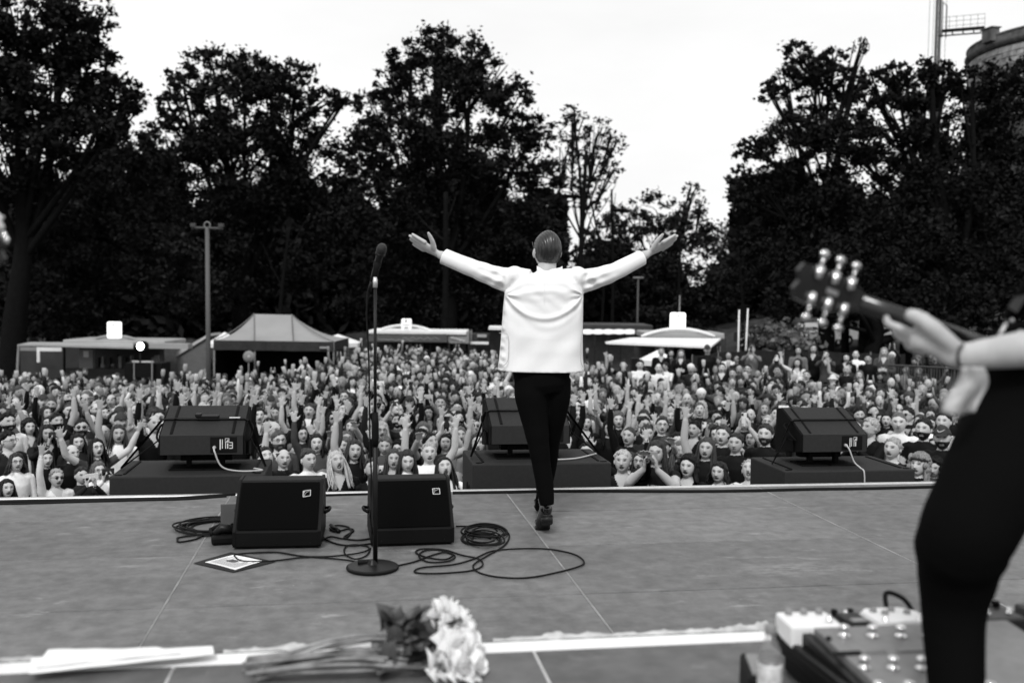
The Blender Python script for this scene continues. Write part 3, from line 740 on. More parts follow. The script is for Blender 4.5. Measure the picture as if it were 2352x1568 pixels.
# dark screened fence behind the bank
m_screen = mat('fence_screen', .018, .9, .1, var=.3, scale=6)
fe = empty('screen_fence', W(1800, 850, 33.5), 'fence covered in dark screening behind the people on the bank', 'fence')
fpts = [(1590, 816, 33.5), (1650, 808, 33.5), (1730, 801, 33.2), (1800, 803, 33), (1900, 806, 32.5), (2000, 810, 32), (2080, 812, 31.5)]
for (xa, ya, da), (xb, yb, db) in zip(fpts[:-1], fpts[1:]):
    a, b = W(xa, ya, da), W(xb, yb, db); m = MB(); P = []
    for t in np.linspace(0, 1, 6): P.append([a+(b-a)*s-A(0, 0, 1.75*t)+A(0, 0, -.05*math.sin(PI*s)*(1-t))+HF*.03*math.sin(s*9+t*3) for s in np.linspace(0, 1, 9)])
    m.quadgrid(P); m.obj('screen', m_screen, fe, smooth=True); MB().tube([a+A(0, 0, .03), a-A(0, 0, 2)], .025, 6).obj('fence_post', m_steel, fe)
# barrier on the right
ba = empty('crowd_barrier', W(2110, 860, 24), 'steel mesh crowd barrier at the right behind the guitarist\'s wrist', 'barrier')
a, b = W(2040, 838, 25), W(2200, 846, 23); MB().tube([a, b], .028, 6).obj('top_rail', m_steeld, ba); MB().tube([a-A(0, 0, .9), b-A(0, 0, .9)], .022, 6).obj('lower_rail', m_steeld, ba)
for k in range(26):
    p = a+(b-a)*k/25; MB().tube([p, p-A(0, 0, .9)], .011 if k % 8 else .025, 4).obj('bar', m_steeld, ba)
# cars parked behind the fence
def car(label, px, py, d, length, tone, yaw, van=False):
    c = W(px, py, d); gr = c[2]-.35
    root = empty('parked_car', (c[0], c[1], gr), label, 'van' if van else 'car', 'cars parked behind the fence', rz=-YAW+yaw)
    Ln = length; H = 1.95 if van else 1.45; Wd = 1.8; x = Ln/2
    mb = mat('car_paint_%d' % int(tone*100), tone, .25, .5)
    if van: prof = [(-x, .35), (-x, 1.0), (-x*.96, H-.1), (-x*.88, H), (x*.42, H), (x*.58, H-.12), (x*.80, 1.15), (x*.97, .98), (x, .7), (x, .35)]
    else: prof = [(-x, .35), (-x, .85), (-x*.95, .98), (-x*.66, 1.02), (-x*.42, H-.06), (-x*.2, H), (x*.12, H-.02), (x*.45, 1.0), (x*.9, .85), (x, .65), (x, .35)]
    rings = []
    for yy, sc in ((-Wd/2, .0), (-Wd/2+.02, .35), (-Wd/2+.10, .8), (-Wd*.30, 1.0), (Wd*.30, 1.0), (Wd/2-.10, .8), (Wd/2-.02, .35), (Wd/2, 0)):
        rings.append([(px_*(1-.02*(1-sc)), yy*(1-.10*smst(.9, H, z_)), z_-(0.05*(1-sc) if z_ > .9 else -.03*(1-sc))) for px_, z_ in prof])
    m = MB(); P = np.array(rings); n = len(prof); P2 = np.concatenate([P, P[:, :1]], 1); m.quadgrid(P2)
    m.add(P[0], [tuple(range(n))]); m.add(P[-1], [tuple(range(n-1, -1, -1))])
    m.obj('body', mb, root, angle=28, base=1)
    gl = mat('car_glass', .01, .08, .6)
    hz = H-.12; bl = 1.02 if not van else 1.12
    for s in (-1, 1):
        yb_ = s*(Wd/2-.02); yt = s*(Wd/2*(1-.09)-.035)
        xs_ = ([(-x*.60, -x*.40, -x*.08), (-x*.04, -x*.04, x*.10)] if not van else [(x*.28, x*.28, x*.50)])
        segs = [(-x*.60, -x*.04, -x*.38, -x*.04), (-x*.01, x*.38, -x*.01, x*.10)] if not van else [(x*.22, x*.66, x*.22, x*.50)]
        for xa, xb, xc, xd in segs:
            w = MB(); w.prism([(xa, yb_+s*.012, bl), (xb, yb_+s*.012, bl), (xd, yt+s*.012, hz), (xc, yt+s*.012, hz)], (0, s, 0), .01); w.obj('window', gl, root, base=1)
    w = MB(); xa, xb = (x*.44, x*.14) if not van else (x*.79, x*.60)
    w.prism([(xa+.02, -Wd*.40, bl+.02), (xa+.02, Wd*.40, bl+.02), (xb+.02, Wd*.35, hz), (xb+.02, -Wd*.35, hz)], nrm((1, 0, 1)), .012); w.obj('windscreen', gl, root, base=1)
    for sx in (-.62, .62):
        for s in (-1, 1):
            wh = MB(); wh.lathe((sx*x, s*(Wd/2-.20), .32), [(.2, -.02), (.31, 0), (.32, .03), (.32, .18), (.31, .2), (.2, .21)], 18, axis=(0, s, 0)); wo_ = wh.obj('wheel', m_rubber, root, base=1, smooth=True)
            MB().lathe((sx*x, s*(Wd/2+.005), .32), [(.02, .01), (.19, .0), (.2, -.02)], 12, axis=(0, s, 0)).obj('rim', m_alu, wo_, base=1)
    for s in (-1, 1): MB().box((x-.03, s*.62, .72), (.08, .3, .14), ch=.03).obj('headlight', m_alu, root, base=1)
car('dark parked car behind the screen fence under the trees', 1768, 788, 60, 4.3, .02, -1.0)
car('white parked car partly hidden behind the dark car', 1866, 784, 58, 4.3, .75, -2.4)
car('white van parked beyond the trunks on the right', 1972, 778, 60, 5.2, .75, -2.7, True)
# pale signboard and bushy planting near the cars
pl = empty('clipped_bush', W(1800, 790, 44), 'small pale bush with spiky leaves behind the dark car', 'bush')
rgb = np.random.default_rng(2)
Pb = W(1800, 772, 44)+rgb.normal(size=(500, 3))*A(.7, .5, .35); me = leaves_mesh('foliage', Pb, .22, rgb); me.transform(Matrix.Translation(-Vector(pl.location))); link('foliage', me, leaf_material('foliage_pale', .06, .16), pl)
MB().tube([W(1800, 795, 44), W(1800, 770, 44)], .05, 6).obj('stem', m_bark, pl)
# ------------------------------------------------------------------ loudspeakers in front of the stage
m_spk = mat('speaker_paint', .026, .7, .12, var=.12, scale=40, bump=.25, bscale=350)
m_spkdark = mat('speaker_black', .005, .7, .08, bump=.15, bscale=300)
m_print = mat('panel_print', .6, .5, .3)
m_greycable = mat('grey_cable', .45, .5, .3)
def speaker_stack(which, xl, xr, ztop, strap, cable, tx0, tx1):
    """xl, xr: world x of the subwoofer; tx0, tx1 of the tilted top cabinet"""
    Y0 = 7.62; D = .72; w = xr-xl; xc = (xl+xr)/2
    g = -1.95
    hs = .62
    lo = empty('subwoofer', (xc, Y0+D/2, g), which[0], 'subwoofer', 'subwoofers in front of the stage')
    zb = ztop-hs
    z = zb
    k = 0
    for zt, zbm in ((ztop, ztop-hs), (ztop-hs-.01, g)):
        MB().box((xc, Y0+D/2, (zt+zbm)/2), (w, D, zt-zbm), ch=.012).obj('cabinet', m_spk, lo)
    for s in (-1, 1):                                             # skid rails set into the top, slotted handles
        MB().box((xc+s*(w/2-.09), Y0+D/2, ztop+.004), (.016, D*.8, .008)).obj('skid_rail', m_spkdark, lo)
        MB().box((xc+s*(w/2-.055), Y0+.05, ztop+.003), (.05, .02, .006)).obj('corner_mark', m_spkdark, lo)
        for yy in (.22, .34):
            MB().box((xc+s*(w/2+.002), Y0+yy, ztop-.30), (.012, .035, .20), ch=.004).obj('handle_slot', m_black, lo)
    # top cabinet: rear panel towards us, roof rising in two planes, narrow floor
    tw = tx1-tx0; xt = (tx0+tx1)/2; z0 = ztop+.115; yb = Y0+.13
    top = empty('line_speaker', (xt, yb+.25, ztop), which[1], 'speaker', 'tilted speakers on the subwoofers')
    prof = [(0, z0+.02), (0, z0+.165), (.20, z0+.255), (.42, z0+.345), (.52, z0+.33), (.52, z0-.06), (.40, z0-.045)]
    m = MB(); m.prism([(tx0+.012, yb+a, b) for a, b in prof], (1, 0, 0), tw-.024); m.obj('cabinet', m_spk, top)
    for s, xx in ((-1, tx0), (1, tx1-.012)):                       # end plates
        m = MB(); m.prism([(xx, yb+.01+a*.98, z0+.02+(b-z0-.02)*.97) for a, b in prof], (1, 0, 0), .012); o = m.obj('side_plate', m_spkdark, top)
        xo = xx-.006 if s < 0 else xx+.018
        m = MB(); m.tube(smoothpath([(xo, yb+.10, z0+.10), (xo+s*.03, yb+.13, z0+.14), (xo+s*.03, yb+.27, z0+.20), (xo, yb+.30, z0+.22)], 4), .009, 6); m.obj('handle', m_spkdark, top)
        m = MB(); m.box((xo+s*.006, yb+.22, z0+.05), (.014, .16, .10), ch=.004); m.obj('rigging_plate', m_spkdark, top)
    nv = nrm((0, -.09, .2))
    for xx in (tx0+tw*.14, tx1-tw*.14):                            # grooves on the roof
        for (a0, b0), (a1, b1) in ((prof[1], prof[2]), (prof[2], prof[3])):
            m = MB(); m.tube([(xx, yb+a0+.02, b0+.012), (xx, yb+a1-.02, b1-.004)], [(.011, .005)]*2, 4, side=(1, 0, 0)); m.obj('groove', m_spkdark, top)
    m = MB(); m.tube([(tx0+.01, yb+.20, z0+.257), (tx1-.01, yb+.20, z0+.257)], .006, 5); m.obj('roof_joint', m_spkdark, top)
    # connector panel with print
    px0 = tx1-tw*.40; px1 = tx1-tw*.09
    pn = MB().box(((px0+px1)/2, yb-.002, z0+.095), (px1-px0, .008, .118), ch=.003).obj('connector_panel', m_black, top)
    pw = px1-px0; yy = yb-.0075
    mk = MB()
    for (u, v, a, b) in ((.38, .5, .03, .09), (.46, .62, .02, .05), (.46, .35, .02, .03), (.58, .45, .018, .06), (.66, .42, .03, .05)):
        mk.box((px0+pw*u, yy, z0+.04+.11*v), (pw*a*1.6, .002, b*.8))
    for u, v in ((.38, .85), (.46, .85)): mk.lathe((px0+pw*u, yy, z0+.04+.11*v), [(.004, 0), (.004, .002)], 8, axis=(0, -1, 0))
    mk.obj('panel_print', m_print, pn)
    mk = MB(); cx, cz = px0+pw*.64, z0+.128; h = .014
    for a, b in (((-h, -h), (h, -h)), ((h, -h), (h, h)), ((h, h), (-h, h)), ((-h, h), (-h, -h))): mk.tube([(cx+a[0], yy, cz+a[1]), (cx+b[0], yy, cz+b[1])], .002, 4)
    mk.add([(cx-h*.7, yy-.001, cz-h*.7), (cx+h*.7, yy-.001, cz-h*.7), (cx+h*.7, yy-.001, cz+h*.75)], [(0, 1, 2)]); mk.obj('emblem', m_print, pn)
    if strap == 'ratchet':
        mk = MB(); ex = px0+pw*.84; ez = z0+.09
        mk.box((ex, yy, ez), (.006, .002, .05)); 
        for q in (-.022, 0, .022): mk.box((ex-.012, yy, ez+q), (.022, .002, .007))
        mk.obj('panel_print', m_print, pn)
    MB().lathe((px0+pw*.16, yb-.004, z0+.075), [(.014, 0), (.014, .02), (.009, .03)], 12, axis=(0, -1, 0)).obj('plug', m_alu, pn)
    # feet and base plates carrying it on the subwoofer
    for xx in (tx0+tw*.30, tx1-tw*.30):
        MB().box((xx, yb+.22, ztop+.062), (.035, .05, .11)).obj('foot', m_spkdark, top)
        MB().box((xx, yb+.20, ztop+.006), (.26, .24, .010)).obj('base_plate', m_spkdark, top)
    MB().box((xt, yb+.30, ztop+.075), (tw*.62, .10, .05)).obj('underframe', m_spkdark, top)
    # strap
    if strap:
        sp = MB(); zs = z0+.268; ys = yb+.20
        sp.tube([(tx0-.012, ys, zs-.012), (tx0+.03, ys, zs+.004), (tx1-.03, ys, zs+.004), (tx1+.012, ys, zs-.012)], [(.003, .018)]*4, 4, side=(0, 0, 1)); so = sp.obj('ratchet_strap', m_black)
        tag(so, which[2], 'strap', 'straps over the speakers')
        for s, xe, xs_ in ((-1, xl+.02, tx0-.012), (1, xr-.02, tx1+.012)):
            if strap == 'left' and s > 0: continue
            MB().tube([(xs_, ys, zs-.012), (xe, Y0+.30, ztop+.01)], [(.003, .020)]*2, 4, side=(0, .3, 1) if s < 0 else (0, .3, 1)).obj('strap_tail', m_black, so)
            MB().tube([(xs_, ys+.05, z0+.12), (xe, Y0+.30, ztop+.01)], .006, 5).obj('tie_cord', m_black, so)
        if strap == 'ratchet':
            rb = MB(); rb.box((xt+.02, ys-.01, zs+.018), (.17, .05, .028), ch=.008); rb.box((xt-.05, ys-.01, zs+.03), (.05, .06, .03), ch=.008); rb.obj('ratchet', m_blackmetal, so)
            MB().box((xt+.22, ys-.004, zs+.008), (.08, .03, .006)).obj('strap_label', m_print, so)
    if cable:
        c0 = A(px0+pw*.16, yb-.03, z0+.075)
        o = MB().tube(smoothpath([c0, c0+A(.01, -.03, -.03)]+[A(*q) for q in cable(c0, xr, Y0, ztop)], 7), .0065, 7).obj('speaker_cable', m_greycable, smooth=True)
        tag(o, which[3], 'cable', 'cables on the speaker stacks')
def xat(px, py): return float(PY(px, py, 7.62)[0])
zt = float(PY(1240, 1064, 7.62)[2])
speaker_stack(('black subwoofer at left under the strapped speaker', 'tilted grey speaker at left with ratchet strap buckle', 'black ratchet strap over the left speaker', 'pale cable curving from the left speaker to its subwoofer'),
    xat(250, 1092), xat(608, 1088), float(PY(430, 1092, 7.62)[2]), 'ratchet', lambda c, xr, Y, z: [(c[0]+.06, Y+.08, z+.05), (c[0]+.18, Y+.10, z+.012), (c[0]+.35, Y+.13, z+.010), (xr-.10, Y+.2, z+.012), (xr-.02, Y+.15, z-.02), (xr+.01, Y+.1, z-.12)], xat(356, 1050), xat(557, 1050))
speaker_stack(('black subwoofer in the middle behind the singer\'s legs', 'tilted grey speaker in the middle half hidden by the singer', 'black strap over the middle speaker', 'dark cable looping on the middle subwoofer'),
    xat(1086, 1064), xat(1405, 1060), float(PY(1240, 1064, 7.62)[2]), 'both', lambda c, xr, Y, z: [(c[0]+.03, Y+.09, z+.03), (c[0]+.12, Y+.12, z+.010), (c[0]+.28, Y+.16, z+.010), (xr-.1, Y+.3, z+.012), (xr-.02, Y+.4, z+.01)], xat(1131, 1036), xat(1318, 1036))
speaker_stack(('black subwoofer at right beside the guitarist\'s leg', 'tilted grey speaker at right with a hanging white cable', 'black strap on the left side of the right speaker', 'pale cable hanging down the front of the right subwoofer'),
    xat(1803, 1080), xat(2103, 1076), float(PY(1950, 1080, 7.62)[2]), 'left', lambda c, xr, Y, z: [(c[0]+.05, Y+.06, z+.06), (c[0]+.09, Y+.03, z+.015), (c[0]+.105, Y-.008, z-.02), (c[0]+.11, Y-.010, z-.20), (c[0]+.10, Y-.010, z-.4)], xat(1858, 1030), xat(2012, 1030))

# ------------------------------------------------------------------ floor monitors
m_grille = mat('monitor_grille', .0025, .85, .03, bump=.3, bscale=500)
m_moncab = mat('monitor_cabinet', .0045, .5, .12, bump=.1, bscale=300)
def monitor(label, x0, x1, y0, rz, tilt_logo):
    w = x1-x0; xc = (x0+x1)/2
    r = empty('stage_monitor', (xc, y0, 0), label, 'monitor speaker', 'floor monitors facing the singer', rz=rz)
    prof = [(.02, .004), (0, .02), (0, .095), (.012, .105), (.235, .335), (.26, .345), (.40, .345), (.43, .33), (.50, .12), (.50, .004)]
    m = MB(); m.prism([(-w/2+.015, a, b) for a, b in prof], (1, 0, 0), w-.03); m.obj('cabinet', m_moncab, r, base=1)
    for s in (-1, 1):
        x = -w/2 if s < 0 else w/2-.016
        m = MB(); m.prism([(x, a-.004 if a < .3 else a, b+.006) for a, b in prof], (1, 0, 0), .016); m.obj('side_cheek', m_moncab, r, base=1)
        m = MB(); m.tube(smoothpath([(s*(w/2+.002), .30, .14), (s*(w/2+.028), .33, .15), (s*(w/2+.028), .40, .15), (s*(w/2+.002), .43, .14)], 4), .010, 6); m.obj('handle', m_moncab, r, base=1, smooth=True)
    a = A(.012, .108); b = A(.232, .334); t = nrm(b-a); n = A(-t[1], t[0])
    gp = lambda u, v, h: (-w/2+.022+u*(w-.044), a[0]+(b[0]-a[0])*v+n[0]*h, a[1]+(b[1]-a[1])*v+n[1]*h)
    P = [[gp(u, v, .006+.010*math.sin(PI*min(1, max(0, v)))**.5) for u in np.linspace(0, 1, 5)] for v in np.linspace(0, 1, 9)]
    m = MB(); m.quadgrid(P); g = m.obj('grille', m_grille, r, base=1, smooth=True)
    e = MB(); cu, cv = .845, .72; su, sv = .047, .062
    rot = tilt_logo
    def lp(x, y): c, s_ = math.cos(rot), math.sin(rot); X = x*c-y*s_; Y = x*s_+y*c; return gp(cu+su*X, cv+sv*Y, .020)
    sk = .18 if tilt_logo else 0
    corners = [(-1+sk*-1, -1), (1-sk, -1), (1+sk, 1), (-1+sk, 1)]
    for i in range(4): e.tube([lp(*corners[i]), lp(*corners[(i+1) % 4])], .0022, 4)
    e.tube([lp(-.8, -.75), lp(-.55, -.1), lp(-.05, .4), lp(.8, .7)], .0014, 4)
    e.box(lp(-.6, .6), (.006, .003, .006))
    e.obj('emblem', m_print, g, base=1)
    for u in (.12, .5, .88): MB().lathe((-w/2+w*u, -.002, .035), [(.004, 0), (.004, .004)], 8, axis=(0, -1, 0)).obj('screw', m_blackmetal, r, base=1)
    return r
monitor('black wedge monitor at left with tilted square emblem', float(FL(534, 1262)[0]), float(FL(737, 1258)[0]), float(FL(636, 1261)[1]), -.03, .22)
monitor('black wedge monitor behind the microphone stand with upright square emblem', float(FL(852, 1254)[0]), float(FL(1044, 1253)[0]), float(FL(948, 1254)[1]), .03, 0)

# ------------------------------------------------------------------ microphone stand
ms = FL(862, 1306); msx, msy = float(ms[0]), float(ms[1])
stand = empty('microphone_stand', (msx, msy, 0), 'straight black microphone stand with round base centre left', 'microphone stand')
MB().lathe((msx-.015, msy, 0), [(.125, .001), (.135, .006), (.135, .014), (.128, .020), (.06, .024), (.03, .028), (.016, .05)], 40).obj('base', m_blackmetal, stand, angle=30)
MB().lathe((msx-.015, msy, 0), [(.1355, .004), (.1375, .008), (.1375, .012), (.1355, .016)], 40).obj('base_ring', m_rubber, stand, angle=30)
MB().box((msx-.055, msy+.035, .030), (.075, .045, .018), ch=.006).obj('base_weight', m_black, stand)
T = W(861, 652, 5.24); zt = float(T[2])
tx, ty = float(T[0]), float(T[1]); tx2 = msx+(tx-msx)*1.0
zc = float(W(866, 985, 5.22)[2])
def sp(z): t = z/zt; return (msx+(tx2-msx)*t, msy+(ty-msy)*t*0+0*t, z)
MB().tube([sp(.02), sp(zc)], .0125, 12).obj('lower_tube', m_blackmetal, stand, smooth=True)
MB().tube([sp(zc-.09), sp(zc-.05), sp(zc+.03), sp(zc+.09)], [.016, .019, .019, .014], 12).obj('clutch', m_black, stand, smooth=True)
MB().tube([sp(zc), sp(zt)], .0082, 12).obj('upper_tube', m_blackmetal, stand, smooth=True)
MB().tube([sp(zt-.02), sp(zt+.035)], [.012, .012], 10).obj('thread_collar', m_alu, stand, smooth=True)
p0 = A(*sp(zt+.02)); mdir = nrm(-HR*.05+A(0, -.25, 0)*0+HR*.16+A(0, 0, .32)-HF*.12)
cl = MB(); cl.tube([p0, p0+A(0, 0, .035), p0+A(0, 0, .05)+mdir*.05], [(.012, .010), (.016, .012), (.021, .021)], 10); cl.obj('clip', m_black, stand, smooth=True)
mic = empty('microphone', tuple(p0), 'black handheld microphone in the stand clip', 'microphone')
q0 = p0+A(0, 0, .048)-mdir*.03
MB().tube([q0-mdir*.03, q0, q0+mdir*.10, q0+mdir*.13], [.012, .0145, .0185, .021], 14).obj('body', m_blackmetal, mic, smooth=True)
MB().lathe(q0+mdir*.125, [(.020, 0), (.0255, .012), (.027, .028), (.024, .045), (.014, .056), (.002, .059)], 18, axis=mdir).obj('grille', mat('mic_mesh', .02, .45, .5, .4, bump=.4, bscale=700), mic, smooth=True)
MB().lathe(q0+mdir*.122, [(.0262, 0), (.0268, .004), (.0262, .008)], 18, axis=mdir).obj('ring', m_blackmetal, mic, smooth=True)
MB().tube([q0-mdir*.09, q0-mdir*.03], [.0095, .0105], 10).obj('connector', m_blackmetal, mic, smooth=True)
def floorpath(pts, z=.007): return [A(*FL(x, y, z)[:2], z) for x, y in pts]
def cable(label, pts, r=.0048, m=None, group='cables on the stage floor', zz=None, mm=7):
    P = floorpath(pts)
    if zz is not None:
        for k, z in enumerate(zz): P[k][2] = z
    P = smoothpath(P, mm)
    o = MB().tube(P, r, 7).obj('cable', m or m_rubber, smooth=True); tag(o, label, 'cable', group); return o
# the microphone's own lead falls beside the stand, loops away over the floor
hang = [q0-mdir*.09, q0-mdir*.14-A(0, 0, .02)]+[W(x, y, 5.22) for x, y in ((845, 668), (842, 720), (846, 800), (848, 870), (849, 950), (850, 1030), (853, 1090), (852, 1140), (851, 1190))]
hang += floorpath([(856, 1235), (846, 1270), (818, 1283), (793, 1272), (793, 1256), (812, 1250), (843, 1254), (846, 1262), (820, 1270), (760, 1277), (700, 1279), (620, 1288), (560, 1288), (541, 1279), (545, 1272), (600, 1268), (640, 1268), (690, 1276), (740, 1280), (800, 1286), (836, 1295)])
o = MB().tube(smoothpath(hang, 7), .0046, 7).obj('cable', m_rubber, smooth=True); tag(o, 'microphone lead hanging beside the stand and looping over the floor', 'cable', 'cables on the stage floor')
# loops right of the stand
cable('thin black cable in small loops right of the microphone stand', [(905, 1300), (950, 1290), (985, 1277), (1020, 1268), (1045, 1276), (1030, 1288), (985, 1290), (962, 1277), (975, 1264), (1010, 1262), (1040, 1272), (1022, 1284), (980, 1279), (955, 1268), (970, 1260), (1020, 1262), (1060, 1274), (1100, 1283), (1108, 1298), (1080, 1310), (1010, 1316), (960, 1315), (953, 1309), (975, 1302), (1040, 1296), (1085, 1284), (1120, 1268), (1150, 1262), (1210, 1259), (1265, 1261), (1318, 1272), (1341, 1288), (1330, 1300), (1270, 1316), (1210, 1326), (1150, 1325), (1105, 1316), (1087, 1303), (1092, 1292), (1120, 1275), (1158, 1252), (1170, 1230), (1160, 1218), (1140, 1212), (1100, 1208), (1047, 1208)])
def coil(label, cx, cy, rx, ry, n, seed, wob=.25, r=.0052, tail=()):
    rg = np.random.default_rng(seed); c = FL(cx, cy); sx = np.linalg.norm(FL(cx+rx, cy)-c); sy = np.linalg.norm(FL(cx, cy+ry)-FL(cx, cy-ry))/2
    P = []
    ph = rg.uniform(0, 6)
    for k in range(n*9):
        t = k/9*2*PI; lay = k/9/n
        a = sx*(1+wob*.5*math.sin(t*.37+ph)); b = sy*(1+wob*.5*math.cos(t*.29+ph)); ox = sx*wob*.6*math.sin(t*.13+ph); oy = sy*wob*.6*math.cos(t*.17)
        P.append(A(c[0]+ox+a*math.cos(t), c[1]+oy+b*math.sin(t), .006+.018*lay+.004*math.sin(t*2+ph)))
    P += [A(*FL(x, y)[:2], .007) for x, y in tail]
    o = MB().tube(smoothpath(P, 3), r, 6).obj('cable', m_rubber, smooth=True); tag(o, label, 'cable', 'cables on the stage floor')
coil('thick coil of black cable left of the left monitor', 484, 1212, 66, 15, 9, 3, .35, .0055, [(420, 1235), (408, 1240), (412, 1247), (450, 1240), (470, 1228)])
coil('coiled black cable in a tidy heap right of the right monitor', 1110, 1224, 44, 13, 5, 4, .35)
coil('lower part of the coiled heap right of the right monitor', 1105, 1242, 38, 14, 5, 9, .4)
cable('black cable loop with connector between the two monitors', [(738, 1240), (760, 1232), (790, 1236), (806, 1222), (800, 1210), (775, 1206), (758, 1212), (772, 1220), (800, 1214), (812, 1218), (790, 1234), (820, 1240), (852, 1236)], .0055)
cable('black cable lying between the two monitors', [(736, 1226), (752, 1240), (780, 1250), (815, 1252), (852, 1248)], .0055)
cn = FL(770, 1214, .012); o = MB().tube([A(*FL(760, 1210)[:2], .012), A(*FL(778, 1224)[:2], .012)], [.012, .013], 10).obj('cable_connector', m_blackmetal, smooth=True); tag(o, 'metal cable connector between the two monitors', 'connector')
cable('black cable running along the front edge left of the left monitor', [(-30, 1154), (60, 1151), (180, 1149), (300, 1147), (380, 1145), (440, 1142), (500, 1138), (540, 1134)], .012)
cable('thin second cable along the front edge left of the left monitor', [(-30, 1157.5), (80, 1155), (200, 1151.5), (330, 1148), (430, 1145.5), (520, 1139)], .007)
cable('black cable bundle along the front edge right of the right monitor', [(1040, 1132), (1160, 1130), (1260, 1128), (1380, 1127.5), (1500, 1128), (1640, 1128), (1760, 1126), (1860, 1123.5), (1980, 1122), (2100, 1119), (2200, 1117)], .013)
cable('thin cable along the front edge between the monitors', [(735, 1137), (790, 1135.5), (850, 1134)], .009)
# plug box / foot switch beside the left monitor, board behind it
pb = empty('power_adapter', tuple(FL(512, 1250)), 'black power plug adapter lying beside the left monitor', 'adapter')
c = FL(512, 1248); MB().box((c[0], c[1], .028), (.13, .09, .05), rz=.15, ch=.014).obj('body', m_black, pb); MB().tube([A(c[0]-.05, c[1]+.01, .055), A(c[0]-.01, c[1]+.02, .085), A(c[0]+.055, c[1]+.02, .075)], [.018, .03, .026], 9).obj('plug', m_blackmetal, pb, smooth=True)
MB().tube([A(c[0]-.06, c[1]+.01, .05), A(c[0]-.075, c[1]+.05, .07), A(c[0]-.02, c[1]+.07, .09)], .014, 7).obj('plug_handle', m_black, pb, smooth=True)
bd = W(524, 1193, 6.0); o = MB().box((float(FL(530, 1208)[0])+.02, float(FL(530, 1208)[1]), .07), (.16, .02, .14), rz=.1, ch=.003).obj('grey_board', mat('grey_card', .10, .8, .1, var=.1), None); tag(o, 'small grey board standing behind the left monitor', 'board')
# set list taped to the floor
sl = empty('set_list', tuple(FL(535, 1293)), 'white set list sheet taped down with black tape on the stage floor', 'paper')
corn = [FL(470, 1293), FL(535, 1276), FL(606, 1290), FL(540, 1310)]
outer = [FL(444, 1294), FL(530, 1269), FL(632, 1291), FL(536, 1315)]
m = MB(); m.prism([A(p[0], p[1], .0035) for p in outer], (0, 0, 1), .0012); m.obj('black_tape', mat('gaffer_tape', .018, .7, .2), sl)
ce = sum(corn)/4; P = []
for i in range(7):
    row = []
    for j in range(7):
        u, v = i/6, j/6; p = (corn[0]*(1-u)+corn[1]*u)*(1-v)+(corn[3]*(1-u)+corn[2]*u)*v; row.append((p[0], p[1], .0062+.002*math.sin(5*u+2)*math.sin(4*v)))
    P.append(row)
m = MB(); m.quadgrid(P); m.obj('sheet', mat('paper', .80, .8, .1), sl, smooth=True)
m = MB(); e1 = corn[1]-corn[0]; e2 = corn[3]-corn[0]; rg = np.random.default_rng(1)
for k in range(14):
    v = .1+k*.06; a = corn[0]+e1*.08+e2*v; b = corn[0]+e1*(.5+.4*rg.random())+e2*v; m.tube([A(a[0], a[1], .0085), A(b[0], b[1], .0085)], [(.0022, .0004)]*2, 4, side=(1, 1, 0))
m.obj('printed_lines', m_mark, sl)
# worn pale patch on the deck is part of the floor; paper sheets on the riser edge
m_paper = mat('paper', .8)
for k, (qs, lab) in enumerate((([(72, 1508), (488, 1478), (492, 1500), (66, 1545)], 'long white paper sheet lying along the riser edge at left'), ([(110, 1490), (360, 1481), (420, 1496), (80, 1530)], 'second white paper sheet stacked on the riser edge at left'))):
    q = [FL(x, y, RZ+.028+.004*k) for x, y in qs]; P = []
    for i in range(13):
        row = []
        for j in range(7):
            u, v = i/12, j/6; p = (q[0]*(1-u)+q[1]*u)*(1-v)+(q[3]*(1-u)+q[2]*u)*v; row.append((p[0], p[1], RZ+.026+.003*k+.0025*math.sin(u*5+k)*(1-v)+.0008*math.sin(u*17+v*3)))
        P.append(row)
    m = MB(); m.quadgrid(P); o = m.obj('paper_sheet', m_paper, smooth=True); tag(o, lab, 'paper', 'papers on the riser edge')

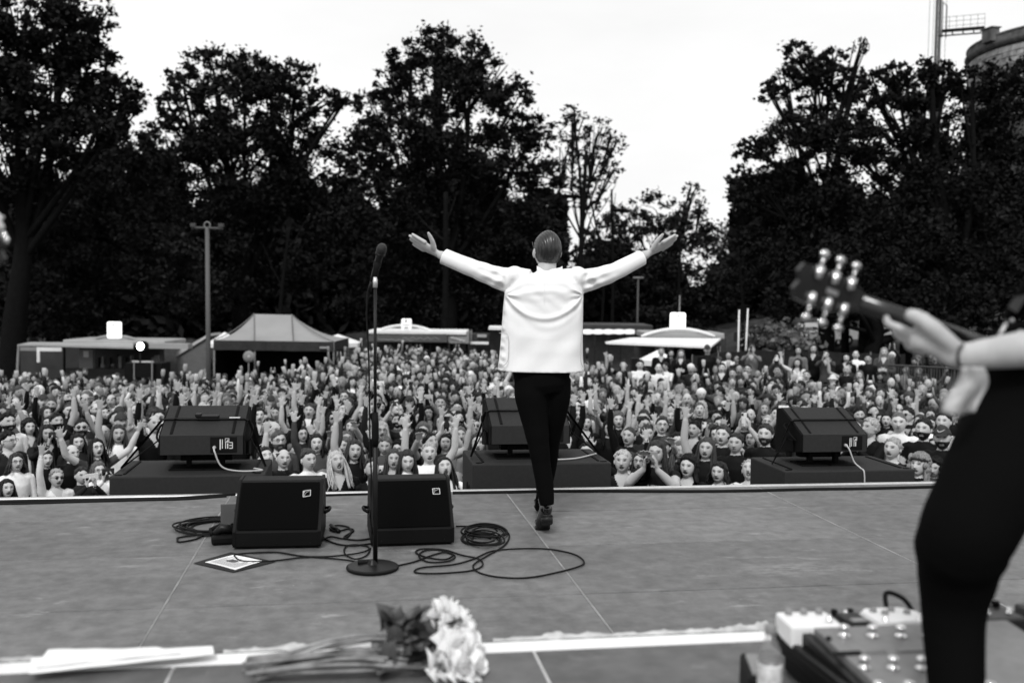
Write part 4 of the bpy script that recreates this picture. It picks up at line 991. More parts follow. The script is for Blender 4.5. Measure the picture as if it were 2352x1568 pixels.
# ------------------------------------------------------------------ bouquet of white roses
m_petal = mat('rose_petal', .95, .6, .1)
_t = m_petal.node_tree; _tr = _t.nodes.new('ShaderNodeBsdfTranslucent'); _tr.inputs[0].default_value = (.95, .95, .95, 1); _mx = _t.nodes.new('ShaderNodeMixShader'); _mx.inputs[0].default_value = .12
_t.links.new(_t.nodes['Principled BSDF'].outputs[0], _mx.inputs[1]); _t.links.new(_tr.outputs[0], _mx.inputs[2]); _t.links.new(_mx.outputs[0], _t.nodes['Material Output'].inputs[0])
m_stem = mat('rose_stem', .20, .55, .2, var=.75, scale=14)
m_rleaf = mat('rose_leaf', .05, .45, .35, var=.5, scale=20)
bq0 = W(800, 1540, 2.74)
def rose_mesh(seed):
    rg = np.random.default_rng(seed); m = MB(); Vc, Fc = ((lambda D: (np.array([(.020*math.sin(a)*math.cos(p), .020*math.sin(a)*math.sin(p), .014-.016*math.cos(a)) for a in np.linspace(.1, 3.04, 7) for p in np.arange(10)*2*PI/10]), [(i*10+(j+1) % 10, i*10+j, (i+1)*10+j, (i+1)*10+(j+1) % 10) for i in range(6) for j in range(10)]))(0)); m.add(Vc, Fc)
    for ring, (cnt, rad, h, open_) in enumerate(((3, .008, .030, .05), (4, .016, .034, .25), (5, .024, .034, .5), (6, .031, .030, .85), (6, .036, .022, 1.2))):
        for k in range(cnt):
            a0 = k*2*PI/cnt+ring*.7+rg.uniform(-.2, .2); wd = 2*PI/cnt*.85; P = []
            for i in range(5):
                t = i/4; row = []
                for j in range(5):
                    s = (j/4-.5); a = a0+s*wd*(.6+.6*t)
                    r = rad*(.35+.65*t**.6)+open_*.012*t*t+rg.uniform(0, .0015); z = h*t-.010*t*t*open_-.012*(abs(s)*2)**2*t
                    row.append((r*math.cos(a), r*math.sin(a), z+.002*rg.random()))
                P.append(row)
            m.quadgrid(P)
    return mkmesh('bloom', np.vstack(m.V), m.F, True)
roses = [rose_mesh(s) for s in range(3)]
for r_ in roses: r_.materials.append(m_petal)
def leaf_mesh():
    P = []
    for i in range(7):
        t = i/6; w = .5*math.sin(PI*t**.8)*(1-.3*t); P.append([(s*w, t, .12*abs(s)*w*3+.1*math.sin(t*3)) for s in (-1, -.5, 0, .5, 1)])
    m = MB(); m.quadgrid(P); me = mkmesh('leaf', np.vstack(m.V), m.F, True); me.materials.append(m_rleaf); return me
leafm = leaf_mesh()
blooms = [(1015, 1412), (1045, 1402), (1065, 1428), (1040, 1440), (1075, 1452), (1050, 1470), (1030, 1485), (1062, 1495), (1080, 1520), (1040, 1520), (1060, 1545), (1022, 1548), (1085, 1560), (1045, 1575)]
bq = empty('rose_bouquet', (bq0[0], bq0[1], RZ), 'bouquet of long-stemmed white roses lying on the riser edge', 'bouquet')
rg = np.random.default_rng(4)
for k, (x, y) in enumerate(blooms):
    dd = 2.86-.18*(y-1400)/170; p = W(x-10, y+26, dd); p[2] = max(p[2], RZ+.045)
    ti = k/(len(blooms)-1)
    e = W(560+rg.uniform(0, 40), 1530+48*ti, 2.70-.10*ti); e[2] = RZ+.010+.035*rg.random()
    mid = (p*.45+e*.55); mid[2] = RZ+.025+.05*rg.random()
    MB().tube(smoothpath([e, mid, p*.85+e*.15+A(0, 0, -.01), p], 5), np.linspace(.0055, .004, 16), 6).obj('stem', m_stem, bq, smooth=True)
    o = link('bloom', roses[k % 3], None, bq); o.matrix_world = Matrix.Identity(4)
    dirv = Vector(nrm(p-e)+A(.2, -.35, .35)+rg.normal(size=3)*.2).normalized(); q = dirv.to_track_quat('Z', 'Y')
    s = rg.uniform(1.3, 1.6); o.matrix_basis = Matrix.Translation(Vector(p)-Vector(bq.location)) @ q.to_matrix().to_4x4() @ Matrix.Scale(s, 4)
for k in range(70):
    t = rg.uniform(.2, 1.0); y = rg.uniform(1425, 1560); x = 860+170*t**1.5+rg.uniform(-25, 15)
    if k < 4: x, y = ((915, 1440), (955, 1428), (930, 1462), (985, 1452))[k]
    p = W(x, y, 2.84-.16*(y-1400)/170); p[2] = max(p[2], RZ+.02)
    o = link('leaf', leafm, None, bq)
    q = Vector(nrm(rg.normal(size=3)+A(.3, .2, .5))).to_track_quat('Y', 'Z'); o.matrix_basis = Matrix.Translation(Vector(p)-Vector(bq.location)) @ q.to_matrix().to_4x4() @ Matrix.Scale(rg.uniform(.045, .08), 4)
for k in range(34):
    e = W(555+rg.uniform(0, 30), 1535+40*rg.random(), 2.68); e[2] = RZ+.01+.03*rg.random(); p = W(900+rg.uniform(0, 110), 1470+90*rg.random(), 2.74); p[2] = RZ+.02+.04*rg.random()
    MB().tube(smoothpath([e, e*.5+p*.5+A(0, 0, .01), p], 5), .0050, 6).obj('stem', m_stem, bq, smooth=True)

# ------------------------------------------------------------------ pedalboard with effects
BZ = .52                                                         # top of the board
m_case = mat('board_case', .006, .55, .12)
m_wenc = mat('white_enamel', .80, .35, .4)
m_genc = mat('grey_enamel', .17, .45, .4, var=.15, scale=30)
board = empty('pedalboard', tuple(FL(1950, 1500, RZ)), 'black raised pedalboard case at lower right', 'pedalboard')
def bp(px, py, z): return FL(px, py, z)
c0 = bp(1778, 1452, BZ); xax, yax = A(1, 0, 0), A(0, 1, 0)
bw_, bd_ = 1.25, .78; bx0 = float(bp(1745, 1450, BZ)[0])+.03; by1 = float(bp(1800, 1448, BZ)[1])
# slab on legs: open frame with bars
MB().box((bx0+bw_/2, by1-bd_/2, BZ-.02), (bw_, bd_, .04), ch=.008).obj('top', m_case, board)
MB().box((bx0+bw_/2, by1-bd_/2, (BZ-.04+RZ)/2+.002), (bw_-.06, bd_-.06, BZ-.04-RZ), ch=.006).obj('case_body', m_case, board)
for s in (0, 1): MB().box((bx0+.012+s*(bw_-.024), by1-bd_/2, BZ+.006), (.02, bd_, .014), ch=.004).obj('edge_rail', m_alu if s else m_blackmetal, board)
def effect(label, x, y, w, dp, h, m_, knobs, sw, extra=None, rz=0, lobed=False, dark=False):
    r = empty('effects_pedal', (x, y, BZ), label, 'effects pedal', 'pedals on the pedalboard', rz=rz)
    if lobed:
        pts = [(-.5, -.40), (-.42, -.5), (-.08, -.5), (-.03, -.44), (.18, -.44), (.24, -.5), (.44, -.5), (.5, -.40), (.5, .2), (.38, .42), (.3, .5), (-.36, .5), (-.5, .3)]
        m = MB(); m.prism([(a*w, b*dp, 0) for a, b in pts], (0, 0, 1), h); m.obj('housing', m_, r, base=1)
        m = MB(); m.prism([(a*w*.95, b*dp*.94, h) for a, b in pts], (0, 0, 1), .006); m.obj('top_plate', m_, r, base=1)
    else: MB().box((0, 0, h/2), (w, dp, h), ch=.008).obj('housing', m_, r, base=1)
    for a, b in knobs: MB().lathe((a*w, b*dp, h), [(.010, 0), (.010, .012), (.008, .016)], 12).obj('knob', m_mark if not dark else m_black, r, base=1, smooth=True)
    for a, b in sw: MB().lathe((a*w, b*dp, h), [(.009, 0), (.009, .006), (.006, .007), (.006, .018), (.004, .02)], 12).obj('footswitch', m_chrome, r, base=1, smooth=True)
    if extra: extra(r, w, dp, h)
    return r
ex = float(bp(1836, 1455, BZ)[0]); ey = by1-.085
def prt(r, w, dp, h):
    mk = MB(); 
    for k in range(4): mk.box((-.25*w+.018*k, -dp/2-.001, h*.5+(.004 if k % 2 else -.004)), (.006, .002, .016))
    mk.obj('print', m_mark, r, base=1)
effect('white box pedal with three knobs at the left of the pedalboard', ex, ey, .145, .125, .062, m_wenc, [(-.3, .3), (0, .3), (.3, .3)], [(.3, -.25)], prt, rz=-.06)
def tread(r, w, dp, h):
    MB().box((0, -.01, h+.008), (w*.82, dp*.75, .012), ch=.004).obj('tread_plate', m_blackmetal, r, base=1)
    MB().box((.0, -.035, h+.016), (w*.55, .025, .004), ch=.001).obj('tread_strip', m_stallgrey, r, base=1)
ex2 = float(bp(1940, 1452, BZ)[0])
effect('small dark treadle pedal between the two white pedals', ex2, ey+.01, .078, .13, .045, mat('dark_enamel', .03, .4, .4), [(-.3, .45), (.3, .45)], [(0, .3)], tread, dark=True)
ex3 = float(bp(2040, 1448, BZ)[0])
effect('larger white double pedal with scooped front edge', ex3, ey+.02, .165, .13, .050, m_wenc, [(-.28, .25), (.05, .25), (-.15, .05), (.25, .05)], [(-.3, -.3), (.32, -.3)], None, lobed=True)
ex4 = float(bp(2300, 1442, BZ)[0])
effect('dark pedal with chrome switches right of the guitarist\'s leg', ex4-.03, ey+.03, .13, .12, .05, mat('dark_enamel', .03), [(-.3, .35), (.0, .35), (.3, .35)], [(-.25, -.2), (.25, -.2)], None, dark=True)
effect('second dark pedal at the far right of the pedalboard', ex4+.14, ey+.04, .11, .12, .05, mat('dark_enamel', .03), [(-.2, .3), (.2, .3)], [(0, -.25)], None, dark=True)
fx = empty('multi_effects_unit', tuple(bp(1980, 1520, BZ)), 'wide grey multi-effects floor unit with rows of chrome footswitches', 'effects unit')
uz = BZ+.040; U0 = bp(1868, 1457, uz); uy1 = float(U0[1])-.005; ux0 = float(U0[0]); uw = .56; ud = .36
m = MB(); m.prism([(ux0, uy1, BZ+.002), (ux0, uy1, uz+.02), (ux0, uy1-ud, uz-.012), (ux0, uy1-ud, BZ+.002)], (1, 0, 0), uw); m.obj('housing', m_genc, fx)
def uzat(y): return uz+.02-(uy1-y)/ud*.032
m = MB(); m.prism([(ux0-.03, uy1+.005, BZ+.002), (ux0-.03, uy1+.005, uz+.005), (ux0-.03, uy1-ud, uz-.03), (ux0-.03, uy1-ud, BZ+.002)], (1, 0, 0), .026); m.obj('side_cheek', m_blackmetal, fx)
for ry, xs_ in ((1472, (1938+0, 2003, 2068, 2130)), (1532, (1985, 2051, 2117)), (1580, (2018, 2088, 2158))):
    for px in xs_:
        p = bp(px-(0 if ry != 1472 else 0), ry, uz); yy = min(float(p[1]), uy1-.03); xx = float(p[0])
        MB().lathe((xx, yy, uzat(yy)), [(.017, 0), (.017, .004), (.010, .005), (.010, .016), (.0125, .018), (.0135, .024), (.0105, .029), (.002, .031)], 16).obj('footswitch', m_chrome, fx, smooth=True)
for px, ry in ((2268, 1540), (2300, 1580)):
    p = bp(px, ry, uz); MB().lathe((float(p[0])-.03, float(p[1]), uzat(float(p[1]))), [(.019, 0), (.019, .006), (.012, .007), (.012, .018), (.0155, .024), (.012, .032), (.002, .034)], 16).obj('footswitch', m_chrome, fx, smooth=True)
p = bp(2020, 1503, uz); yy = float(p[1])
MB().box((float(p[0])-.085, yy, uzat(yy)+.002), (.07, .018, .004)).obj('scribble_strip', m_black, fx); MB().box((float(p[0])+.085, yy, uzat(yy)+.002), (.075, .012, .004)).obj('display_strip', m_stallgrey, fx)
mk = MB()
for k in range(4): mk.tube([A(float(p[0])-.03+.014*k+.007*math.cos(a), yy+.008*math.sin(a), uzat(yy)+.003) for a in np.linspace(0, 2*PI, 9)], .0014, 4)
mk.obj('ring_print', m_stallgrey, fx)
MB().lathe((float(bp(1898, 1478, uz)[0]), float(bp(1898, 1482, uz)[1]), uzat(uy1-.04)), [(.007, 0), (.007, .006)], 10).obj('jack', m_black, fx)
o = MB().tube(smoothpath([A(ex3+.02, ey+.085, BZ+.03), A(ex3+.03, ey+.12, BZ+.085), A(ex3+.08, ey+.11, BZ+.07), A(ex3+.10, ey+.08, BZ+.03)], 6), .007, 7).obj('patch_cable', m_rubber, smooth=True); tag(o, 'short black patch cable arching behind the white double pedal', 'cable')
MB().box((float(bp(2320, 1508, BZ)[0])+.02, float(bp(2320, 1530, BZ)[1]), BZ+.02), (.16, .04, .03), ch=.004).obj('white_strip', m_tape, board)
# tuner tray and bottle at the left of the board
tr = empty('small_tray', tuple(FL(1735, 1530, RZ)), 'small dark tray with shiny wrap left of the bottle', 'tray')
tp = W(1742, 1510, 2.56)
MB().box((tp[0], tp[1], RZ+.045), (.07, .18, .09), rz=-.25, ch=.01).obj('body', m_case, tr)
MB().box((tp[0]-.005, tp[1]-.02, RZ+.098), (.055, .13, .012), rz=-.25, ch=.004).obj('lid', m_stallgrey, tr)
bt = W(1768, 1540, 2.47); bl = empty('water_bottle', (bt[0], bt[1], RZ), 'clear plastic water bottle with label beside the pedalboard', 'bottle')
m_pet = mat('clear_plastic', .35, .1, .5, alpha=.35)
m_water = mat('bottle_water', .12, .05, .5, alpha=.5)
MB().lathe((bt[0], bt[1], RZ), [(.024, 0), (.029, .006), (.030, .05), (.028, .06), (.030, .07), (.030, .145), (.026, .165), (.014, .19), (.0125, .205)], 24).obj('body', m_pet, bl, smooth=True)
MB().lathe((bt[0], bt[1], RZ), [(.0303, .065), (.0308, .07), (.0308, .125), (.0303, .13)], 24).obj('label', mat('bottle_label', .55, .5, .3, var=.4, scale=40), bl, smooth=True)
MB().lathe((bt[0], bt[1], RZ), [(.0145, .203), (.015, .206), (.015, .222), (.013, .225), (.002, .226)], 16).obj('cap', m_stallgrey, bl, smooth=True)
MB().lathe((bt[0], bt[1], RZ+.003), [(.022, 0), (.027, .006), (.027, .15)], 20).obj('water', m_water, bl, smooth=True)
# ------------------------------------------------------------------ people: heads, hands, bodies, hair
def head_surface(D, mouth=.3, eyes_shut=False):
    x = D[:, 0]*.076; y = D[:, 1]*.097; z = np.where(D[:, 2] > 0, D[:, 2]*.112, D[:, 2]*.117)
    t = np.clip(-(z+.015)/.105, 0, 1)
    x = x*(1-.30*t**2.0)*(1+.05*np.exp(-((z-.035)/.05)**2)); y = np.where(y > 0, y*(1-.05*t), y*(1-.42*t)); z = z-.016*mouth*t*np.clip(D[:, 1]+.3, 0, 1)
    fr = np.clip(D[:, 1]*3, 0, 1); ax = np.abs(x)
    g = np.where(z > -.032, np.clip(1-(z+.032)/.055, 0, 1), np.exp(-((z+.032)/.007)**2))
    y = y+fr*.024*np.exp(-(x/(.009+.007*g))**2)*g
    y = y-fr*.011*np.exp(-((ax-.031)/.015)**2-((z-.010)/.011)**2)
    y = y+fr*.005*np.exp(-((z-.029)/.008)**2)*np.exp(-(x/.05)**2)
    mz = -.062-.008*mouth; dz = z-mz
    mw, mh = .024-.002*mouth, .0032+.0150*mouth
    y = y-fr*(.003+.020*mouth)*np.exp(-((x/mw)**2+(dz/mh)**2)**1.5)
    y = y+fr*.004*np.exp(-(x/.026)**2)*np.exp(-((np.abs(dz)-mh-.006)/.005)**2)
    q = lambda e: 1/(1+np.exp(np.clip((e-1)*11, -40, 40)))
    eye = q(((ax-.031)/.0165)**2+((z-.0095-.002*(ax-.031)/.015)/(.0032 if eyes_shut else .0070))**2)*(.9 if eyes_shut else .92)
    iris = 0 if eyes_shut else q(((ax-.031)/.0066)**2+((z-.0095)/.0064)**2)*.97
    eye = np.maximum(eye*.85, iris)
    sock = .36*np.exp(-((ax-.031)/.018)**2-((z-.012)/.014)**2)  # shade of the eye hollows put into the skin colour
    brow = q(((ax-.033)/.020)**2+((z-.029-.004*(1-ax/.05))/.0052)**2)*.78
    mo = q((x/mw)**2+(dz/mh)**2)*(.95 if mouth > .15 else .75)
    teeth = q((x/(mw*.75))**2+((dz-mh*.55)/(mh*.25+.001))**2)*(mouth > .35)
    lip = q((x/(mw*1.15))**2+(dz/(mh*1.0+.0062))**2)*.48
    nos = q(((ax-.008)/.005)**2+((z+.040)/.0045)**2)*.75
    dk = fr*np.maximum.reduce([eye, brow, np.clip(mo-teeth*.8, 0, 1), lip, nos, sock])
    return np.stack([x, y, z], 1), dk
def sphere_dirs(nu, nv):
    th = (np.arange(nv)+.5)/nv*PI; ph = np.arange(nu)*2*PI/nu
    D = np.array([(math.sin(a)*math.sin(p), math.sin(a)*math.cos(p), -math.cos(a)) for a in th for p in ph])
    F = [(i*nu+(j+1) % nu, i*nu+j, (i+1)*nu+j, (i+1)*nu+(j+1) % nu) for i in range(nv-1) for j in range(nu)]
    F += [tuple(range(nu)), tuple((nv-1)*nu+j for j in range(nu-1, -1, -1))]
    return D, F
def ellipsoid(c, r, n=12, M=None):
    D, F = sphere_dirs(n, max(6, n*2//3)); V = D*np.asarray(r, float)
    if M is not None: V = V@np.asarray(M).T
    return V+np.asarray(c, float), F
def xf(M, V): M = np.asarray(M, float); return V@M[:3, :3].T+M[:3, 3]
def rotm(pitch=0, yaw=0, roll=0): return np.array((Matrix.Rotation(yaw, 3, 'Z') @ Matrix.Rotation(pitch, 3, 'X') @ Matrix.Rotation(roll, 3, 'Y')))
def head_parts(M, mouth, hi=True, shut=False, ears=True):
    nu, nv = (92, 62) if hi else (12, 9)
    D, F = sphere_dirs(nu, nv); P, dk = head_surface(D, mouth, shut)
    out = [(xf(M, P), F, np.full(len(P), 2.), dk)]
    if ears and hi:
        for s in (-1, 1):
            V, Fe = ellipsoid((s*.080, -.010, -.008), (.013, .022, .034), 10); out.append((xf(M, V), Fe, np.full(len(V), 2.), np.zeros(len(V))))
    return out
def hand_parts(Wp, h, th, n, hi=True, spread=.25, curl=.15, L=.185, thumb=.9):
    """Wp wrist, h finger direction, th thumb side, n palm normal"""
    h = nrm(h); th = nrm(np.asarray(th)-h*(np.asarray(th)@h)); n = nrm(np.cross(h, th)) if n is None else nrm(np.asarray(n)-h*(np.asarray(n)@h))
    k = L/.185; out = []
    if not hi:
        V, F = tube([Wp, Wp+h*.05*k, Wp+h*.10*k, Wp+h*.17*k], [(.026, .016), (.042, .018), (.05, .014), (.03*(1+spread), .010)], 6, th); return [(V, F)]
    out.append(tube([Wp-h*.02, Wp+h*.012, Wp+h*.045*k, Wp+h*.082*k, Wp+h*.098*k], [(.025, .019), (.027, .018), (.039, .0165), (.042, .0145), (.038, .011)], 14, th))
    for q, (off, ln, sp) in enumerate(((.030, .070, .9), (.0105, .079, .3), (-.0095, .073, -.35), (-.029, .057, -1.0))):
        b = Wp+h*(.082-.004*abs(q-1.3))*k+th*off*k; d1 = nrm(h+th*sp*spread+n*curl); d2 = nrm(d1+n*curl*1.6); d3 = nrm(d2+n*curl*1.8)
        p1 = b+d1*ln*.46*k; p2 = p1+d2*ln*.32*k; p3 = p2+d3*ln*.25*k
        out.append(tube([b-d1*.012, b, p1, p2, p3, p3+d3*.004], np.array([.0100, .0100, .0094, .0086, .0070, .004])*k, 9))
    b = Wp+h*.022*k+th*.024*k; d1 = nrm(h*.75+th*thumb+n*.15); d2 = nrm(h*.95+th*thumb*.7+n*.1)
    out.append(tube([b-d1*.012, b+d1*.012, b+d1*.040*k, b+d1*.040*k+d2*.030*k, b+d1*.040*k+d2*.050*k], np.array([.013, .0145, .0118, .0100, .0060])*k, 10))
    return out
UA, FA = .285, .25
IKW = {'cam': (.062, .36, 1.50), 'phone': (.060, .31, 1.22), 'overhead': (.075, .30, 1.80), 'clap': (.040, .27, 1.36), 'mouthcup': (.085, .15, 1.47)}
def arm(S, u, f): E = S+nrm(u)*UA; return E, E+nrm(f)*FA
# person-local frame: x right, y forward (the way the person looks), z up
def arm_dirs(kind, s):
    return {'down': ((s*.16, .05, -1), (s*.02, .25, -1), (0, .2, -1), (0, 1, 0)),
            'up': ((s*.38, .35, .85), (s*.02, .18, 1), (s*.05, .1, 1), (0, 1, .1)),
            'high': ((s*.22, .25, 1), (-s*.05, .1, 1), (-s*.05, .1, 1), (0, 1, 0)),
            'wide': ((s*.8, .25, .55), (s*.35, .25, .9), (s*.3, .2, 1), (-s*.2, 1, .1)),
            'reach': ((s*.32, .75, .5), (s*.02, .8, .65), (0, .6, .8), (0, .8, -.6)),
            'phone': ((s*.25, .42, -.85), (-s*.50, .62, .72), (-s*.35, .35, .9), (-s*.8, .5, 0)),
            'cam': ((s*.40, .70, -.05), (-s*.62, .35, .75), (-s*.30, .1, 1), (-s*.8, .5, 0)),
            'overhead': ((s*.32, .72, .50), (-s*.28, .35, .9), (-s*.2, .1, 1), (-s*.8, .5, 0)),
            'clap': ((s*.35, .55, -.55), (-s*.42, .62, .75), (-s*.10, .3, 1), (-s*1, .2, 0)),
            'cross': ((s*.25, .25, -.95), (-s*.95, .42, .12), (-s*1, .2, .05), (0, 1, 0)),
            'mouthcup': ((s*.55, .55, -.25), (-s*.55, .25, .75), (-s*.35, .05, .9), (-s*.7, .0, -.2)),
            'wave': ((s*.55, .35, .35), (s*.10, .25, 1), (s*.15, .1, 1), (0, 1, 0))}[kind]
def body_parts(la, ra, head=(0, 0, 0), mouth=.3, shut=False, hi=True, bulk=1.0, lean=0.0, targets=None):
    n = 18 if hi else 7; P = []
    def put(VF, tm, dk=0.0):
        V, F = VF; t = tm if isinstance(tm, np.ndarray) else np.full(len(V), float(tm)); P.append((V, F, t, np.full(len(V), float(dk))))
    b = bulk
    put(tube([(0, 0, .86), (0, 0, .95), (0, .005, 1.07), (0, .01, 1.20), (0, .005, 1.31), (0, -.01, 1.395), (0, -.015, 1.435), (0, -.01, 1.465)],
             [(.150*b, .110*b), (.165*b, .118*b), (.148*b, .110*b), (.165*b, .120*b), (.180*b, .118*b), (.170, .092), (.115, .075), (.066, .060)], n, (1, 0, 0)), 0.0)
    Vt, Ft, tt_, dt_ = P[-1]
    if hi:
        V_, F_ = tube(np.array([(0, 0, z) for z in np.linspace(.86, 1.465, 34)]), np.stack([np.interp(np.linspace(.86, 1.465, 34), [.86, .95, 1.07, 1.2, 1.31, 1.395, 1.435, 1.465], A(.150*b, .165*b, .148*b, .165*b, .180*b, .170, .115, .066)), np.interp(np.linspace(.86, 1.465, 34), [.86, .95, 1.07, 1.2, 1.31, 1.395, 1.435, 1.465], A(.110*b, .118*b, .110*b, .120*b, .118*b, .092, .075, .060))], 1), 48, (1, 0, 0))
        vm = (V_[:, 1] > 0)&(V_[:, 2] > 1.30)&(np.abs(V_[:, 0]) < .075*(V_[:, 2]-1.30)/.15)
        P[-1] = (V_, F_, np.zeros(len(V_)), np.zeros(len(V_)))
    if hi:
        for s in (-1, 1):
            put(tube([(s*.09, 0, .93), (s*.095, .01, .70), (s*.10, .01, .48), (s*.105, -.01, .28), (s*.105, -.015, .09)], [.095*b, .080*b, .058, .052, .045], 12), -1.0)
            put(tube([(s*.105, -.06, .05), (s*.108, .02, .055), (s*.112, .12, .035), (s*.114, .17, .025)], [(.040, .045), (.045, .048), (.047, .032), (.03, .02)], 10, (1, 0, 0)), -1.0)
    else:
        put(tube([(0, 0, .02), (0, 0, .5), (0, 0, .9)], [(.14, .07), (.14, .08), (.155, .11)], 6, (1, 0, 0)), -1.0)
    nk = 12 if hi else 6; put(tube([(0, -.012, 1.43), (0, -.012, 1.445), (0, -.006, 1.49), (0, .006, 1.55)], [.058, .060, .055, .053], nk), np.repeat([0., 0., 2., 2.], nk))
    M = np.eye(4); R = rotm(*head); M[:3, :3] = R; M[:3, :3] = R*1.02; M[:3, 3] = A(0, -.002, 1.515)+R@A(0, .024, .085)
    P += head_parts(M, mouth, hi, shut)
    wr = {}
    for s, kind in ((-1, la), (1, ra)):
        S = A(s*.185, -.005, 1.385); u, f, h, pn = [A(*q) for q in arm_dirs(kind, s)]
        raise_ = max(0, nrm(u)[2]); S = S+A(-s*.012*raise_, 0, .035*raise_)
        if targets and s in targets: E, Wp, h, pn = [A(*q) for q in targets[s]]
        else: E, Wp = arm(S, u, f)
        if kind in IKW:
            Wp = A(*IKW[kind])*A(s, 1, 1); v_ = Wp-S; L_ = min(np.linalg.norm(v_), UA+FA-.01); Wp = S+nrm(v_)*L_; a_ = (UA**2-FA**2+L_**2)/(2*L_); hh_ = math.sqrt(max(UA**2-a_**2, 1e-5))
            bd_ = A(s*.75, .1, -.8) if kind != 'overhead' else A(s*.9, .4, -.1); bd_ = nrm(bd_-nrm(v_)*(bd_@nrm(v_))); E = S+nrm(v_)*a_+bd_*hh_; h = A(-s*.12, .12, 1); pn = A(-s*.9, .4, 0)
        th_side = A(-s, 0, 0) if nrm(h)[2] > .2 else A(0, 1, 0)
        if kind == 'cross': th_side = A(0, 0, 1)
        if kind in ('clap', 'phone', 'cam', 'overhead', 'mouthcup'): th_side = A(0, -1, .2)
        pts = smoothpath([S-A(s*.07, 0, .01), S, S*.5+E*.5, E, E*.5+Wp*.5, Wp], 3 if hi else 1)
        rad = np.interp(np.linspace(0, 1, len(pts)), [0, .2, .4, .6, .8, 1], A(.060, .061, .052, .044, .042, .029)*(1 if b < 1.1 else 1.1))
        V, F = tube(pts, rad, 12 if hi else 5); nn = len(V)//len(pts)
        put((V, F), np.clip(np.repeat(np.linspace(-.2, 1.0, len(pts)), nn), 0, 1))
        for hp in hand_parts(Wp, h, th_side, pn, hi, .42 if kind in ('up', 'wide', 'wave', 'reach', 'high') else .10, .05 if kind in ('up', 'wide', 'wave', 'high') else .22, .20):
            put(hp, 2.0)
        wr[s] = (Wp, nrm(h), A(*pn))
    if lean:
        Rl = np.array(Matrix.Rotation(lean, 3, 'X'))
        P = [((V-A(0, 0, .95))*1.0, F, t, d) for V, F, t, d in P]
        P = [(np.where(V[:, 2:3] > -.0, V@Rl.T, V)+A(0, 0, .95), F, t, d) for V, F, t, d in P]
        M4 = np.eye(4); M4[:3, :3] = Rl; T = np.eye(4); T[2, 3] = -.95; Ti = np.eye(4); Ti[2, 3] = .95; M = Ti@M4@T@M
        wr = {s: (Rl@(a-A(0, 0, .95))+A(0, 0, .95), Rl@b_, Rl@c_) for s, (a, b_, c_) in wr.items()}
    return P, M, wr
def join_parts(P):
    V = np.vstack([p[0] for p in P]); F = []; n = 0
    for p in P: F += [tuple(i+n for i in f) for f in p[1]]; n += len(p[0])
    return V, F, np.concatenate([p[2] for p in P]), np.concatenate([p[3] for p in P])
def body_mesh(name, P, vox=.0085, smooth=1):
    hd = [p for p in P if len(p[0]) == 92*62]; V, F, tm, dk = join_parts([p for p in P if len(p[0]) != 92*62]); V2, F2 = remesh(V, F, vox, smooth, .4)
    kd = kdtree.KDTree(len(V))
    for i, v in enumerate(V): kd.insert(v, i)
    kd.balance(); idx = np.array([kd.find(v)[1] for v in V2])
    tm2, dk2 = tm[idx], dk[idx]; vm = (np.abs(tm2) < .01)&(V2[:, 1] > 0)&(V2[:, 2] > 1.31)&(np.abs(V2[:, 0]) < .07*(V2[:, 2]-1.31)/.13); vn2 = vm.astype(float); F2 = [tuple(f) for f in F2]
    for hv, hf, ht, hk in hd: F2 += [tuple(i+len(V2) for i in f) for f in hf]; V2 = np.vstack([V2, hv]); tm2 = np.concatenate([tm2, ht]); dk2 = np.concatenate([dk2, hk]); vn2 = np.concatenate([vn2, 0*hk])
    me = mkmesh(name, V2, F2, True); fattr(me, 'vn', vn2); fattr(me, 'tm', tm2); fattr(me, 'dk', dk2); return me
